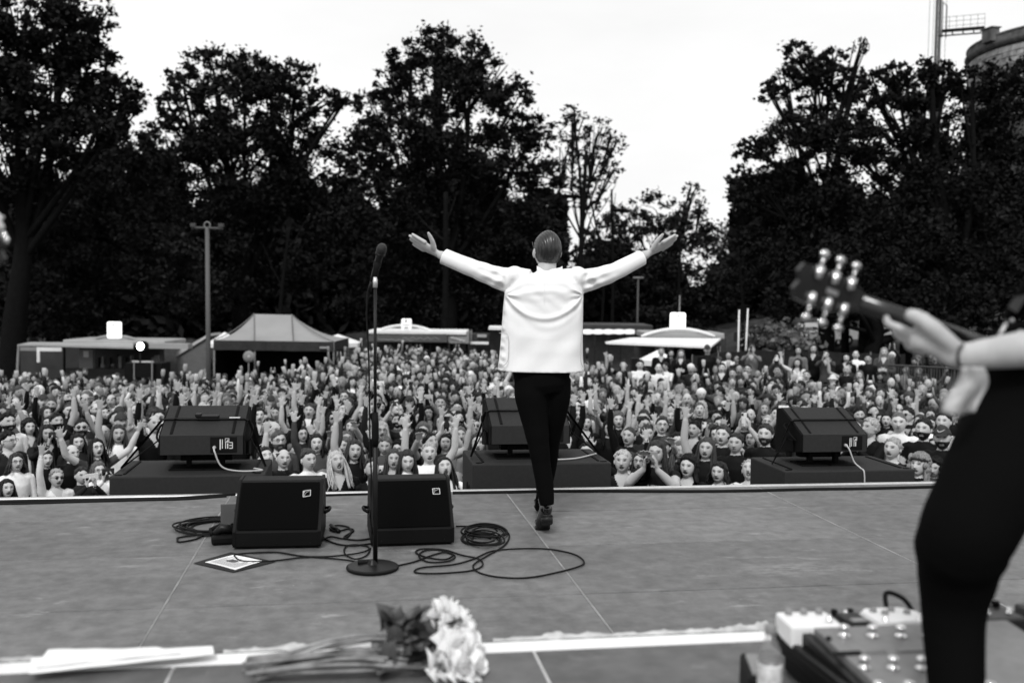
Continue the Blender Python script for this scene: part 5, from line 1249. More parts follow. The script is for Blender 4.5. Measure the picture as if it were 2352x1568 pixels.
# hair: a closed cap over the skull, thicker where hair grows, plus hanging locks
def hair_parts(style, hi=True, seed=0):
    rg = np.random.default_rng(seed+100); nu, nv = (48, 34) if hi else (13, 9)
    D, F = sphere_dirs(nu, nv); P, _ = head_surface(D, .2)
    c = D[:, 1]; z = D[:, 2]
    line = np.where(c > 0, (.00+.80*c**1.15) if hi else (-.16+.62*c), .0+.66*c)+.05*np.sin(np.arctan2(D[:, 0], D[:, 1])*7+seed*2)+(.14*np.sign(np.sin(seed*1.7))*D[:, 0] if seed % 2 else 0)   # hair grows above this
    th = {'short': .20, 'curly': .36, 'bob': .24, 'long': .21, 'bun': .16, 'buzz': .08, 'balding': .12, 'cap': .10}[style]*(1 if hi else 1.45)
    if style == 'balding': line = np.maximum(line, -.2); 
    m = smst(-.05, .30, z-line)**.7
    if style == 'balding': m = m*(1-smst(.40, .62, z))
    nz = (.85+.3*np.sin(D[:, 0]*9+seed)*np.sin(z*8+seed*2)) if style != 'curly' else (.6+.8*rg.random(len(D)))
    k = np.where(m > .02, 1.0+th*m*nz*(1-.25*np.clip(z, 0, 1)**3), .90)
    if style in ('short', 'bob', 'long') : k = k+.03*m*np.sin(np.arctan2(D[:, 0], D[:, 1])*22+seed)
    out = [(P*k[:, None]+A(0, -.004, .004)*1, F)]
    if style in ('long', 'bob', 'curly'):
        lenz = {'long': -.27-.03*seed, 'bob': -.13, 'curly': -.22}[style]
        na, nz_ = (26, 9) if hi else (7, 4); outer = []; inner = []
        for j in range(nz_):
            t = j/(nz_-1); zz = .05+(lenz-.05)*t; ro = []; ri = []
            for i in range(na):
                a = math.radians(-116+232*i/(na-1))                       # 0 = straight back
                ed = abs(i/(na-1)-.5)*2
                wv = .007*math.sin(i*1.9+seed+t*4)+.006*math.sin(i*.7+t*6+seed*2)*t+(.015*rg.random() if style == 'curly' else 0)-.016*t*t*(ed > .6)
                rx = .083+.022*t+wv+(.03*t if style == 'curly' else 0); ry = .104+.004*t+wv
                zz2 = zz+(.05*rg.random() if t > .9 else 0)+(.05*ed*t*((seed % 2)*2-1))
                ro.append((rx*math.sin(a), -ry*math.cos(a)*(.92 if ed < .9 else 1), zz2)); ri.append((rx*.78*math.sin(a), -ry*.78*math.cos(a), zz2))
            outer.append(ro); inner.append(ri)
        O = np.array(outer); I = np.array(inner); V = np.vstack([O.reshape(-1, 3), I.reshape(-1, 3)]); o2 = nz_*na; F2 = []
        for j in range(nz_-1):
            for i in range(na-1):
                a = j*na+i; F2 += [(a, a+1, a+na+1, a+na), (o2+a+1, o2+a, o2+a+na, o2+a+na+1)]
            F2 += [(j*na, j*na+na, o2+j*na+na, o2+j*na), (j*na+na-1, o2+j*na+na-1, o2+j*na+2*na-1, j*na+2*na-1)]
        for i in range(na-1): F2 += [((nz_-1)*na+i, (nz_-1)*na+i+1, o2+(nz_-1)*na+i+1, o2+(nz_-1)*na+i), (i+1, i, o2+i, o2+i+1)]
        out.append((V, F2))
    if hi and style in ('short', 'long', 'bob', 'bun', 'balding'):
        # loose locks break the outline
        nl = {'short': 46, 'long': 46, 'bob': 40, 'bun': 22, 'balding': 14}[style]
        for _ in range(nl):
            if style in ('long', 'bob'):
                a = rg.uniform(-2.15, 2.15); z0 = rg.uniform(.03, .10); top = A(.070*math.sin(a), -.085*math.cos(a), z0); zl = (-.26 if style == 'long' else -.12)*rg.uniform(.75, 1.2); fr_ = max(0, abs(a)-1.5)
                p1 = A(.096*math.sin(a), -.108*math.cos(a), z0*.3-.02); p2 = A((.10+.03*rg.random())*math.sin(a), -.115*math.cos(a)+.05*fr_*rg.random(), zl*.6); p3 = A((.10+.05*rg.random())*math.sin(a)+.012*rg.normal(), -.11*math.cos(a)+.09*fr_*rg.random()+.012*rg.normal(), zl)
                pt_ = smoothpath([top, p1, p2, p3], 3); out.append(tube(pt_, np.stack([np.linspace(.016, .005, len(pt_)), np.linspace(.009, .003, len(pt_))], 1), 5))
            else:
                u_ = nrm(rg.normal(size=3)*A(1, 1, .6)+A(0, -.25, .75)); Q, _d = head_surface(u_[None], .2); b0 = Q[0]*1.04
                if style == 'balding' and (b0[2] > .05 or b0[1] > .03): continue
                if (b0[1] > .055 and b0[2] < .07) or (b0[2] < .035 and b0[1] > -.02): continue
                dr = nrm(A(.5*u_[0]+.3*rg.normal(), -.5+.6*(u_[1] > .4)+.3*rg.normal(), .25+.5*u_[2]*(style == 'short'))); ln = .022*rg.uniform(.6, 1.4)
                out.append(tube([b0, b0+dr*ln*.55+u_*.008, b0+dr*ln+u_*.004], [.012, .009, .002], 5))
    if style == 'bun': out.append(ellipsoid((0, -.085, .085), (.042, .042, .040), 12 if hi else 6))
    if style == 'curly' and hi:
        for _ in range(26):
            a = rg.uniform(-2.3, 2.3); out.append(ellipsoid((.098*math.sin(a), -.10*math.cos(a), rg.uniform(-.2, .10)), (.026, .026, .034), 7))
    return out
def hair_mesh(style, seed):
    V, F = soup(hair_parts(style, True, seed)); return mkmesh('hair', V, F, True)

def person_material():
    m = bpy.data.materials.new('skin_and_clothes'); m.use_nodes = True; t = m.node_tree; b = t.nodes['Principled BSDF']; L = t.links.new
    at = t.nodes.new('ShaderNodeAttribute'); at.attribute_name = 'tm'; ad = t.nodes.new('ShaderNodeAttribute'); ad.attribute_name = 'dk'
    oi = t.nodes.new('ShaderNodeObjectInfo'); sp = t.nodes.new('ShaderNodeSeparateColor'); L(oi.outputs['Color'], sp.inputs[0])
    tcx = t.nodes.new('ShaderNodeTexCoord')
    def mth(op, x, y, c=None):
        k = t.nodes.new('ShaderNodeMath'); k.operation = op
        for i, q in enumerate((x, y)):
            if isinstance(q, (int, float)): k.inputs[i].default_value = q
            else: L(q, k.inputs[i])
        return k.outputs[0]
    def mix(f, x, y):
        k = t.nodes.new('ShaderNodeMix'); k.data_type = 'FLOAT'
        for i, q in ((0, f), (2, x), (3, y)):
            if isinstance(q, (int, float)): k.inputs[i].default_value = q
            else: L(q, k.inputs[i])
        return k.outputs[0]
    n = t.nodes.new('ShaderNodeTexNoise'); n.inputs['Scale'].default_value = 14; n.inputs['Detail'].default_value = 3; L(tcx.outputs['Object'], n.inputs['Vector'])
    nv = mth('ADD', mth('MULTIPLY', n.outputs['Fac'], .5), .75)
    cloth = mth('MULTIPLY', sp.outputs[0], nv)
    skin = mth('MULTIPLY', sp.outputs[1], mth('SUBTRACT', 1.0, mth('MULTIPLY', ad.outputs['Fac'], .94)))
    isc = mth('LESS_THAN', at.outputs['Fac'], sp.outputs[2]); av = t.nodes.new('ShaderNodeAttribute'); av.attribute_name = 'vn'; isj = mth('LESS_THAN', mth('ABSOLUTE', mth('SUBTRACT', sp.outputs[2], 1.2), 0), .1); isc = mth('MULTIPLY', isc, mth('SUBTRACT', 1.0, mth('MULTIPLY', mth('GREATER_THAN', av.outputs['Fac'], .5), isj))); ist = mth('LESS_THAN', at.outputs['Fac'], -.5)
    v = mix(ist, mix(isc, skin, cloth), .03)
    L(v, b.inputs['Base Color']); b.inputs['Roughness'].default_value = .6; b.inputs['Specular IOR Level'].default_value = .07
    bp = t.nodes.new('ShaderNodeBump'); bp.inputs['Strength'].default_value = .35; bp.inputs['Distance'].default_value = .012
    n2 = t.nodes.new('ShaderNodeTexNoise'); n2.inputs['Scale'].default_value = 9; n2.inputs['Detail'].default_value = 2; L(tcx.outputs['Object'], n2.inputs['Vector'])
    L(mth('MULTIPLY', n2.outputs['Fac'], isc), bp.inputs['Height']); L(bp.outputs[0], b.inputs['Normal'])
    return m
m_person = person_material()
def hair_material():
    m = bpy.data.materials.new('hair'); m.use_nodes = True; t = m.node_tree; b = t.nodes['Principled BSDF']; L = t.links.new
    oi = t.nodes.new('ShaderNodeObjectInfo'); tcx = t.nodes.new('ShaderNodeTexCoord'); mp = t.nodes.new('ShaderNodeMapping'); mp.inputs['Scale'].default_value = (130, 130, 9)
    L(tcx.outputs['Object'], mp.inputs[0]); n = t.nodes.new('ShaderNodeTexNoise'); n.inputs['Scale'].default_value = 1; n.inputs['Detail'].default_value = 2; L(mp.outputs[0], n.inputs['Vector'])
    sp = t.nodes.new('ShaderNodeSeparateColor'); L(oi.outputs['Color'], sp.inputs[0])
    r = t.nodes.new('ShaderNodeMapRange'); r.inputs[1].default_value = .3; r.inputs[2].default_value = .7; r.inputs[3].default_value = .55; r.inputs[4].default_value = 1.4; L(n.outputs['Fac'], r.inputs[0])
    k = t.nodes.new('ShaderNodeMath'); k.operation = 'MULTIPLY'; L(sp.outputs[0], k.inputs[0]); L(r.outputs[0], k.inputs[1]); L(k.outputs[0], b.inputs['Base Color'])
    b.inputs['Roughness'].default_value = .45; b.inputs['Specular IOR Level'].default_value = .14
    bp = t.nodes.new('ShaderNodeBump'); bp.inputs['Strength'].default_value = .5; bp.inputs['Distance'].default_value = .004; L(n.outputs['Fac'], bp.inputs['Height']); L(bp.outputs[0], b.inputs['Normal'])
    return m
m_hair = hair_material()
m_skin = mat('skin', .46, .5, .35, var=.10, scale=30, bump=.15, bscale=180)
m_lens = mat('dark_lens', .006, .08, .6)

# ------------------------------------------------------------------ the singer
SD = 6.04
def S_(px, py, off=0.0): return W(px, py, SD+off)
mpx = SD/FPX
singer = empty('person', tuple(FL(1252, 1222)), 'singer in white jacket and black trousers, arms spread wide, back turned', 'person')
Hm = np.eye(4)
fy = nrm(HF*math.cos(math.radians(30))+A(0, 0, 1)*math.sin(math.radians(30))-HR*.24); rx_ = nrm(np.cross(fy, A(0, 0, 1))); uz_ = np.cross(rx_, fy)
Hm[:3, 0], Hm[:3, 1], Hm[:3, 2] = rx_, fy, uz_; Hm[:3, 3] = S_(1256.5, 577, .02)
parts = [(V, F) for V, F, _, _ in head_parts(Hm, .3)]
parts.append(tube([S_(1252, 660, 0), S_(1256, 622, .0), S_(1258, 590, .02)], [.066, .058, .054], 16))
wl, wr_ = S_(1010, 585, .17), S_(1487, 583, .17)
parts.append(tube(smoothpath([S_(1215, 650, 0), S_(1160, 641, .02), S_(1095, 619, .08), S_(1050, 600, .13), wl], 4), np.linspace(.055, .027, 17), 12))
parts.append(tube(smoothpath([S_(1290, 650, 0), S_(1340, 645, .02), S_(1410, 624, .08), S_(1448, 603, .13), wr_], 4), np.linspace(.055, .027, 17), 12))
parts.append(tube([S_(1250, y, 0) for y in (660, 740, 840, 890)], [(.17, .09), (.17, .09), (.15, .085), (.15, .09)], 16, HR))
for a, b, c in (((1225, 880, 0), (1235, 1010, -.02), (1257, 1135, -.03)), ((1278, 880, .03), (1268, 1010, .14), (1248, 1135, .36))):
    parts.append(tube([S_(*a), S_(*b), S_(*c)], [.085, .05, .035], 12))
# left hand: palm turned up and out, thumb up
hl = nrm(S_(933, 542, .20)-S_(1006, 583, .17)); thl = nrm(A(0, 0, 1)*.62-HF*.75+HR*.15)
parts += hand_parts(S_(1004, 582, .17), hl, thl, HF*.62+A(0, 0, 1)*.75, True, .02, .02, .24, 1.6)
hr = nrm(S_(1563, 542, .20)-S_(1490, 582, .17)); thr = nrm(A(0, 0, 1)*.55-HF*.8)
parts += hand_parts(S_(1492, 581, .17), hr, thr, HF*.55+A(0, 0, 1)*.8, True, .02, .02, .24, 1.1)
V, F = soup(parts); V2, F2 = remesh(V, F, .006, 2, .5)
me = mkmesh('body', V2, F2, True); o = link('body', me, m_skin, singer); me.transform(parent_world(singer).inverted())
# jacket
rows = [(616, 1236, 1289, .052), (624, 1232, 1294, .060), (629, 1222, 1303, .078), (636, 1198, 1320, .100), (648, 1174, 1334, .122), (672, 1159, 1340, .132), (700, 1156, 1339.5, .134), (740, 1153, 1339, .132), (780, 1150, 1338.5, .132), (815, 1147, 1339, .135), (851, 1143, 1341.5, .142)]
V = []; n = 40
ths = np.arange(n)*2*PI/n; ca, sa = np.cos(ths), np.sin(ths); ex_ = .72
ca2, sa2 = np.sign(ca)*np.abs(ca)**ex_, np.sign(sa)*np.abs(sa)**ex_
for y, xl, xr, th in rows:
    c = S_((xl+xr)/2, y, .01); hw = (xr-xl)/2*mpx
    V.append(c+np.outer(ca2*hw, HR)+np.outer(sa2*th, HF)-np.outer((1-abs(ca))*.006, A(0, 0, 1)))
V = np.vstack(V); k = len(rows)
F = [(i*n+(j+1) % n, i*n+j, (i+1)*n+j, (i+1)*n+(j+1) % n) for i in range(k-1) for j in range(n)]+[tuple(range(n)), tuple((k-1)*n+j for j in range(n-1, -1, -1))]
jp = [(V, F)]
jp.append(ellipsoid(S_(1182, 637, .01), (.066, .090, .070), 18)); jp.append(ellipsoid(S_(1326, 638, .01), (.066, .090, .070), 18))
slL = [(1215, 648, 0), (1185, 643, .01), (1158, 641.5, .02), (1128, 632, .05), (1095, 619.5, .08), (1060, 606, .12), (1020, 589, .16)]
slR = [(1285, 648, 0), (1318, 645, .01), (1340, 645, .02), (1374, 637, .05), (1409, 625, .08), (1440, 609.5, .12), (1475, 591.5, .16)]
for sl_, rr in ((slL, (30, 29, 27.5, 24, 21.5, 20, 19)), (slR, (30, 29, 27.5, 24, 21, 20, 18.5))):
    P_ = smoothpath([S_(*q) for q in sl_], 6); r_ = np.interp(np.linspace(0, 1, len(P_)), np.linspace(0, 1, 7), np.array(rr)*mpx)
    tt = np.linspace(0, 1, len(P_)); r_ = r_*(1+.035*np.sin(tt*34)*np.exp(-((tt-.62)/.16)**2)+.05*np.sin(tt*60+1)*np.exp(-((tt-.22)/.10)**2))
    jp.append(tube(P_, np.stack([r_, r_*1.0], 1), 24))
V, F = soup(jp); V2, F2 = remesh(V, F, .0064, 5, .5)
# drape: folds hung between the armpits, creases at the sleeves
vv = V2-CAMP; dz_ = vv@FWD; X = 1176+FPX*(vv@RGT)/dz_; Yp = 784-FPX*(vv@UPV)/dz_
back = smst(SD+.04, SD-.06, dz_) if False else 1-smst(SD-.05, SD+.05, dz_)
u = (X-1249)/88; tor = (np.abs(u) < 1.1)
fold = np.zeros(len(V2))
def ridge(dy, w, asym=1.0): return np.exp(-(dy/w)**2)-.55*np.exp(-((dy-1.5*w*asym)/(1.5*w))**2)
for y0, bow, w, amp, cen in ((732, 47, 6.5, .0115, .02), (750, 66, 9, .005, .12), (668, -7, 8, .0085, .18), (686, 16, 8, .004, -.3), (776, 40, 15, .004, -.2), (806, 22, 20, .004, .3)):
    uu = u-cen; fold += amp*ridge(Yp-(y0-bow*uu*uu), w)*np.clip(1.15-np.abs(uu)**3*.25, 0, 1)*tor
for ax_, ay_, sg in ((1158, 676, 1), (1340, 678, -1)):                # pulls fanning from the armpits
    dx, dy = (X-ax_)*sg, Yp-ay_; ang = np.arctan2(dy, np.maximum(dx, 1)); rad = np.hypot(dx, dy)
    fold += .0085*np.sin(ang*9+.6)*np.exp(-(rad/52)**2)*(dx > -6)*smst(2, 12, rad)
fold += .0045*np.sin(X*.085+Yp*.035)*np.sin(Yp*.04+.5)*smst(735, 790, Yp)*tor
fold += .0012*np.sin(X*.16-Yp*.11+2*np.sin(Yp*.05))*tor*(1-smst(700, 760, Yp))*smst(636, 655, Yp)
for x0, x1, s in ((1040, 1165, 1), (1335, 1455, -1)):
    m_ = smst(x0, x0+15, X)*(1-smst(x1-15, x1, X)); fold += m_*(.012*np.sin((X*.8+s*Yp*1.0)*.17)*(.3+.7*np.sin(X*.045)**2)+.008*np.sin((X*.5-s*Yp*1.3)*.23))
V2 = V2-np.outer(fold*back, HF)
jk = link('jacket', mkmesh('jacket', V2, F2, True), mat('white_jacket', .80, .9, .05, bump=.18, bscale=420), singer); jk.data.transform(parent_world(singer).inverted())
# collar, pocket and cuff details sit a little proud of the cloth
def backd(px, py): return SD+.01-.128
mJ = MATS['white_jacket']
cp = [S_(x, y, o_) for x, y, o_ in ((1233, 620, -.015), (1241, 625, -.050), (1262, 628, -.062), (1284, 625, -.050), (1292, 621, -.015))]
P_ = smoothpath(cp, 6); cq = [p+A(0, 0, .027)+HF*.014 for p in P_]; cb = [p-A(0, 0, .012)-HF*.006 for p in P_]
MB().quadgrid([[p+HF*.02 for p in cq], cq, [(p*.5+q*.5)-HF*.006 for p, q in zip(P_, cq)], list(P_), cb, [p+HF*.012 for p in cb]]).obj('collar', mJ, singer, smooth=True)
for pts in (((1147, 765, -.085), (1166, 768, -.112), (1168, 800, -.116), (1166, 828, -.118), (1158, 838, -.110), (1146, 842, -.09)), ((1336, 765, -.085), (1333, 800, -.098), (1334, 828, -.1), (1338, 842, -.09))):
    MB().tube(smoothpath([S_(*q) for q in pts], 5), .0022, 5).obj('pocket_seam', mat('jacket_seam', .5, .9, .1), singer, smooth=True)
MB().tube(smoothpath([S_(1250, y, o_) for y, o_ in ((632, -.085), (660, -.126), (700, -.128))], 5), .0012, 4).obj('back_seam', mJ, singer)
for (x0, y0, x1, y1) in ((1027, 573, 1014, 606), (1468, 577, 1482, 607)):
    a, b = S_(x0, y0, .115), S_(x1, y1, .115); s = 1 if x0 < 1200 else -1; ax_ = nrm(S_(x0-30*s, y0-14, .17)-S_(x0, y0, .15))
    c = (a+b)/2+HF*.045; MB().tube([c-ax_*.004, c+ax_*.006], [(np.linalg.norm(a-b)/2+.003,)*2]*2, 24).obj('cuff', mJ, singer, smooth=True)
# trousers
m_trs = mat('black_trousers', .0035, .85, .03, bump=.25, bscale=22)
tp_ = [tube([S_(1244, 838, .0), S_(1244, 862, .0), S_(1245, 885, 0), S_(1248, 905, 0)], [(66*mpx, .105), (65*mpx, .115), (62*mpx, .115), (52*mpx, .09)], 28, HR)]
def leg(pts, rr):
    P_ = smoothpath([S_(*q) for q in pts], 6); r_ = np.interp(np.linspace(0, 1, len(P_)), np.linspace(0, 1, len(rr)), np.array(rr)*mpx)
    tt = np.linspace(0, 1, len(P_)); r_ = r_*(1+.022*np.sin(tt*44)*np.exp(-((tt-.50)/.12)**2)+.03*np.sin(tt*50)*smst(.82, 1, tt)); return tube(P_, r_, 24)
tp_.append(leg([(1221, 872, 0), (1221, 910, -.01), (1228, 960, -.015), (1236, 1012, -.03), (1243, 1063, -.035), (1251, 1111, -.04), (1257, 1160, -.05)], (40, 39, 32, 25.5, 21.5, 20.5, 16)))
tp_.append(leg([(1275, 872, .02), (1277, 910, .04), (1272, 960, .08), (1266, 1012, .14), (1262, 1063, .22), (1252, 1114, .30), (1243, 1170, .37)], (37, 34, 28, 21, 18.5, 18, 17)))
V, F = soup(tp_); V2, F2 = remesh(V, F, .008, 3, .5)
tro = link('trousers', mkmesh('trousers', V2, F2, True), m_trs, singer); tro.data.transform(parent_world(singer).inverted())
m_shoe = mat('patent_leather', .008, .12, .6)
m_sole = mat('shoe_sole', .010, .5, .3)
def shoe(ball, yaw, pitch, nm='shoe'):
    """ball of the foot on the floor; heel lifted by pitch"""
    fw = nrm(HF*math.cos(yaw)-HR*math.sin(yaw)); sd_ = np.cross(fw, A(0, 0, 1)); up = A(0, 0, 1)
    ca_, sa_ = math.cos(pitch), math.sin(pitch); bk = -fw*ca_+up*sa_; bu = up*ca_+fw*sa_
    q = lambda y, z: (ball+fw*y+up*z) if y >= 0 else (ball+bk*(-y)+bu*z)
    pts = [(-.185, .070, .030, .030), (-.175, .062, .037, .048), (-.13, .062, .038, .052), (-.07, .056, .040, .046), (0, .042, .047, .036), (.05, .036, .046, .029), (.085, .032, .036, .022), (.105, .03, .018, .014)]
    V, F = tube([q(y, z) for y, z, a, b in pts], [(a, b) for y, z, a, b in pts], 18, sd_)
    V3, F3 = tube([q(-.16, .06), q(-.145, .10), q(-.135, .15)], [(.034, .036), (.036, .040), (.038, .042)], 14, sd_)
    v, f = soup([(V, F), (V3, F3)]); v, f = remesh(v, f, .005, 3, .5)
    so = link(nm, mkmesh(nm, v, f, True), m_shoe, singer); so.data.transform(parent_world(singer).inverted())
    MB().tube([q(-.135, .10), q(-.13, .16), q(-.10, .24)], [(.034, .038), (.034, .038), (.036, .04)], 14, side=sd_).obj('sock', m_trs, so, smooth=True)
    sp_ = [(-.19, .008, .028), (-.17, .008, .036), (-.07, .008, .034), (0, .006, .047), (.06, .006, .044), (.10, .007, .026), (.11, .008, .010)]
    MB().tube([q(y, z) for y, z, a in sp_], [(a, .008) for y, z, a in sp_], 16, side=sd_).obj('sole', m_sole, so, smooth=True)
    MB().tube([q(-.150, .006), q(-.150, -.026)], [(.037, .042), (.035, .040)], 16, side=sd_).obj('heel', m_sole, so, smooth=True)
shoe(FL(1247, 1217)+A(0, 0, .002), math.radians(9), math.radians(38)); shoe(FL(1243, 1178)+A(0, 0, .032), math.radians(6), 0)
# slicked-back hair and sunglasses
D, F = sphere_dirs(120, 80); P_, _ = head_surface(D, .2)
c, z = D[:, 1], D[:, 2]
line = np.where(c > 0, .00+.78*c**1.1, .0+.80*c); m_ = smst(-.06, .10, z-line)
az = np.arctan2(D[:, 0], z+.001*0+.35)
kk = np.where(m_ > .02, 1+m_*(.085+.05*np.clip(z, 0, 1)+.03*np.exp(-((D[:, 0])/.25)**2)*np.clip(z, 0, 1)+.012*np.sin(az*46+3*np.sin(c*3))+.006*np.sin(az*97)), .9)
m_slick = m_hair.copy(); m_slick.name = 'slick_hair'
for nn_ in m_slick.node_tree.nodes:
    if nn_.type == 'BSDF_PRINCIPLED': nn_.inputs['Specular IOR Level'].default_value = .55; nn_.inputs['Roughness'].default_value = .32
    if nn_.type == 'MAP_RANGE': nn_.inputs[3].default_value = .1; nn_.inputs[4].default_value = 2.4  # wet-strand highlights put into the colour as stronger streaks
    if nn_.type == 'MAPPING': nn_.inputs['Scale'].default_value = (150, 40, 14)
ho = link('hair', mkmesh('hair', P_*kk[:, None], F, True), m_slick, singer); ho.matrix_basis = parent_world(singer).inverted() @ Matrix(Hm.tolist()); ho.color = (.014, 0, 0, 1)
m = MB()
for s in (-1, 1): m.tube([xf(Hm, A(*q)[None])[0] for q in ((s*.082, -.03, .012), (s*.083, .03, .016), (s*.076, .085, .016))], [(.0015, .004)]*3, 6)
for s in (-1, 1): m.lathe(xf(Hm, A(s*.034, .094, .008)[None])[0], [(.024, 0), (.026, .003), (.022, .006)], 14, axis=fy)
m.obj('sunglasses', m_lens, singer, smooth=True)

# ------------------------------------------------------------------ the guitarist at the right edge, standing on the riser
gt = empty('person', tuple(FL(2420, 1700, RZ)), 'guitarist in black clothes at the right edge fretting a guitar neck', 'person')
G = W
gp_ = []
gp_.append(tube(smoothpath([G(2560, 470, 2.12), G(2520, 640, 2.06), G(2490, 800, 2.05)], 5), np.linspace(.055, .045, 11), 16))
fa = smoothpath([G(2500, 800, 2.05), G(2430, 795, 2.08), G(2352, 802, 2.11), G(2270, 812, 2.15), G(2205, 818, 2.17), G(2170, 806, 2.18)], 5)
gp_.append(tube(fa, np.stack([np.interp(np.linspace(0, 1, len(fa)), [0, .2, .4, .6, .8, 1], [.046, .044, .040, .034, .028, .028]), np.interp(np.linspace(0, 1, len(fa)), [0, .2, .4, .6, .8, 1], [.046, .043, .037, .029, .021, .02])], 1), 20, side=A(0, 0, 1)))
gp_.append(tube(smoothpath([G(2195, 815, 2.175), G(2160, 797, 2.18), G(2125, 780, 2.185), G(2098, 772, 2.20)], 4), [(a*2.18/FPX, .020) for a in np.linspace(26, 33, 13)], 16, side=A(0, 0, 1)))
gp_.append(tube(smoothpath([G(2190, 800, 2.17), G(2150, 762, 2.16), G(2112, 732, 2.165), G(2080, 719, 2.175)], 4), np.interp(np.linspace(0, 1, 13), [0, .4, .8, 1], [.022, .021, .0165, .012]), 12))
for q, rr in (([(2100, 770, 2.20), (2062, 752, 2.215), (2040, 742, 2.235), (2036, 728, 2.27)], .0105), ([(2104, 782, 2.205), (2072, 776, 2.225), (2058, 762, 2.25), (2060, 745, 2.28)], .0105), ([(2112, 796, 2.205), (2090, 796, 2.23), (2082, 780, 2.26), (2084, 762, 2.285)], .010), ([(2130, 806, 2.20), (2112, 808, 2.23), (2104, 794, 2.26), (2106, 778, 2.285)], .009)):
    gp_.append(tube(smoothpath([G(*p) for p in q], 4), np.linspace(rr*1.15, rr*.8, 13), 10))
gp_.append(tube([G(2112, 745, 2.30), G(2122, 728, 2.275), G(2128, 722, 2.25)], [.009, .009, .007], 9))
Hg = np.eye(4); Hg[:3, 0], Hg[:3, 1], Hg[:3, 2] = nrm(HR-HF*.3), nrm(HF+HR*.3), A(0, 0, 1); Hg[:3, 3] = G(2620, 190, 2.2)
gp_ += [(V, F) for V, F, _, _ in head_parts(Hg, .1)]
gp_.append(tube([G(2620, 420, 2.2), G(2620, 250, 2.2)], [.065, .056], 14)); gp_.append(tube([G(2620, y, 2.2) for y in (380, 600, 900)], [(.15, .09), (.15, .09), (.14, .09)], 16, HR))
rw = smoothpath([G(2730, 470, 2.2), G(2800, 640, 2.2), G(2760, 860, 2.42)], 5); gp_.append(tube(rw, np.linspace(.055, .030, 11), 14)); gp_ += hand_parts(rw[-1], -HR+A(0, 0, -.2), A(0, 0, 1), HF, True, .05, .3)
V, F = soup(gp_); V2, F2 = remesh(V, F, .006, 3, .5)
bo = link('body', mkmesh('body', V2, F2, True), m_skin, gt); bo.data.transform(parent_world(gt).inverted())
MB().tube(smoothpath([G(2212, 792, 2.15), G(2204, 800, 2.135), G(2200, 818, 2.13), G(2204, 838, 2.15), G(2212, 842, 2.17)], 5), .0035, 7).obj('bracelet', m_stalldark, gt, smooth=True)
lp = [(2400, 800, 122), (2385, 850, 122), (2345, 950, 122), (2312, 1030, 116), (2266, 1130, 110), (2222, 1220, 104), (2207, 1265, 101), (2198, 1330, 86), (2190, 1420, 71), (2196, 1568, 63), (2200, 1690, 62)]
P_ = smoothpath([G(x, y, 2.20+.03*math.sin(i)) for i, (x, y, r) in enumerate(lp)], 5); rr = np.interp(np.linspace(0, 1, len(P_)), np.linspace(0, 1, len(lp)), [r*2.2/FPX for x, y, r in lp])
rr = rr*(1+.02*np.sin(np.arange(len(P_))*1.1)*np.exp(-((np.linspace(0, 1, len(P_))-.62)/.15)**2))
tps = [tube(P_, rr, 24), tube(smoothpath([G(2640, 850, 2.2), G(2660, 1250, 2.2), G(2690, 1700, 2.25)], 5), np.linspace(.11, .06, 11), 18), tube([G(2530, 800, 2.2), G(2530, 960, 2.2)], [(.18, .12)]*2, 18, HR)]
V, F = soup(tps); V2, F2 = remesh(V, F, .010, 3, .5); o = link('trousers', mkmesh('trousers', V2, F2, True), m_trs, gt); o.data.transform(parent_world(gt).inverted())
ts = [tube([G(2632, y, 2.2) for y in (345, 400, 470, 560, 720, 900)], [(.075, .075), (.14, .105), (.205, .125), (.21, .135), (.195, .13), (.20, .14)], 22, HR), tube(smoothpath([G(2590, 440, 2.16), G(2545, 570, 2.09), G(2518, 660, 2.06)], 4), np.linspace(.092, .070, 9), 16), tube(smoothpath([G(2690, 440, 2.2), G(2765, 590, 2.2)], 4), np.linspace(.092, .072, 5), 16)]
V, F = soup(ts); V2, F2 = remesh(V, F, .013, 3, .5); o = link('shirt', mkmesh('shirt', V2, F2, True), mat('black_shirt', .006, .85, .04), gt); o.data.transform(parent_world(gt).inverted())
V, F = soup(hair_parts('short', True, 3)); o = link('hair', mkmesh('hair', xf(Hg, V), F, True), m_hair, gt); o.data.transform(parent_world(gt).inverted()); o.color = (.04, 0, 0, 1)
for x, y, dd in ((2205, 1735, 2.22), (2695, 1735, 2.27)):
    b = FL(x, y, RZ+.045); MB().tube([b-HF*.10, b, b+HF*.10, b+HF*.16], [(.040, .043), (.046, .044), (.046, .034), (.02, .02)], 14, side=HR).obj('shoe', m_shoe, gt, smooth=True)
# pale cloth hanging from his belt
P_ = []
for i in range(12):
    t = i/11; row = []
    for j in range(9):
        s = j/8; xx = 2232+48*(s-.5)*(1+.7*math.sin(t*2.2))+(-22*t)+8*math.sin(t*5); yy = 842+112*t*(1-.12*abs(s-.4)); row.append(G(xx, yy, 2.06+.018*math.sin(s*7+t*3)+.03*t))
    P_.append(row)
cl = MB().quadgrid(P_).obj('cloth', mat('pale_cloth', .45, .9, .1, var=.25, scale=40), smooth=True)
so_ = cl.modifiers.new('s', 'SOLIDIFY'); so_.thickness = .004
tag(cl, 'pale crumpled cloth hanging under the guitarist\'s wrist', 'cloth')
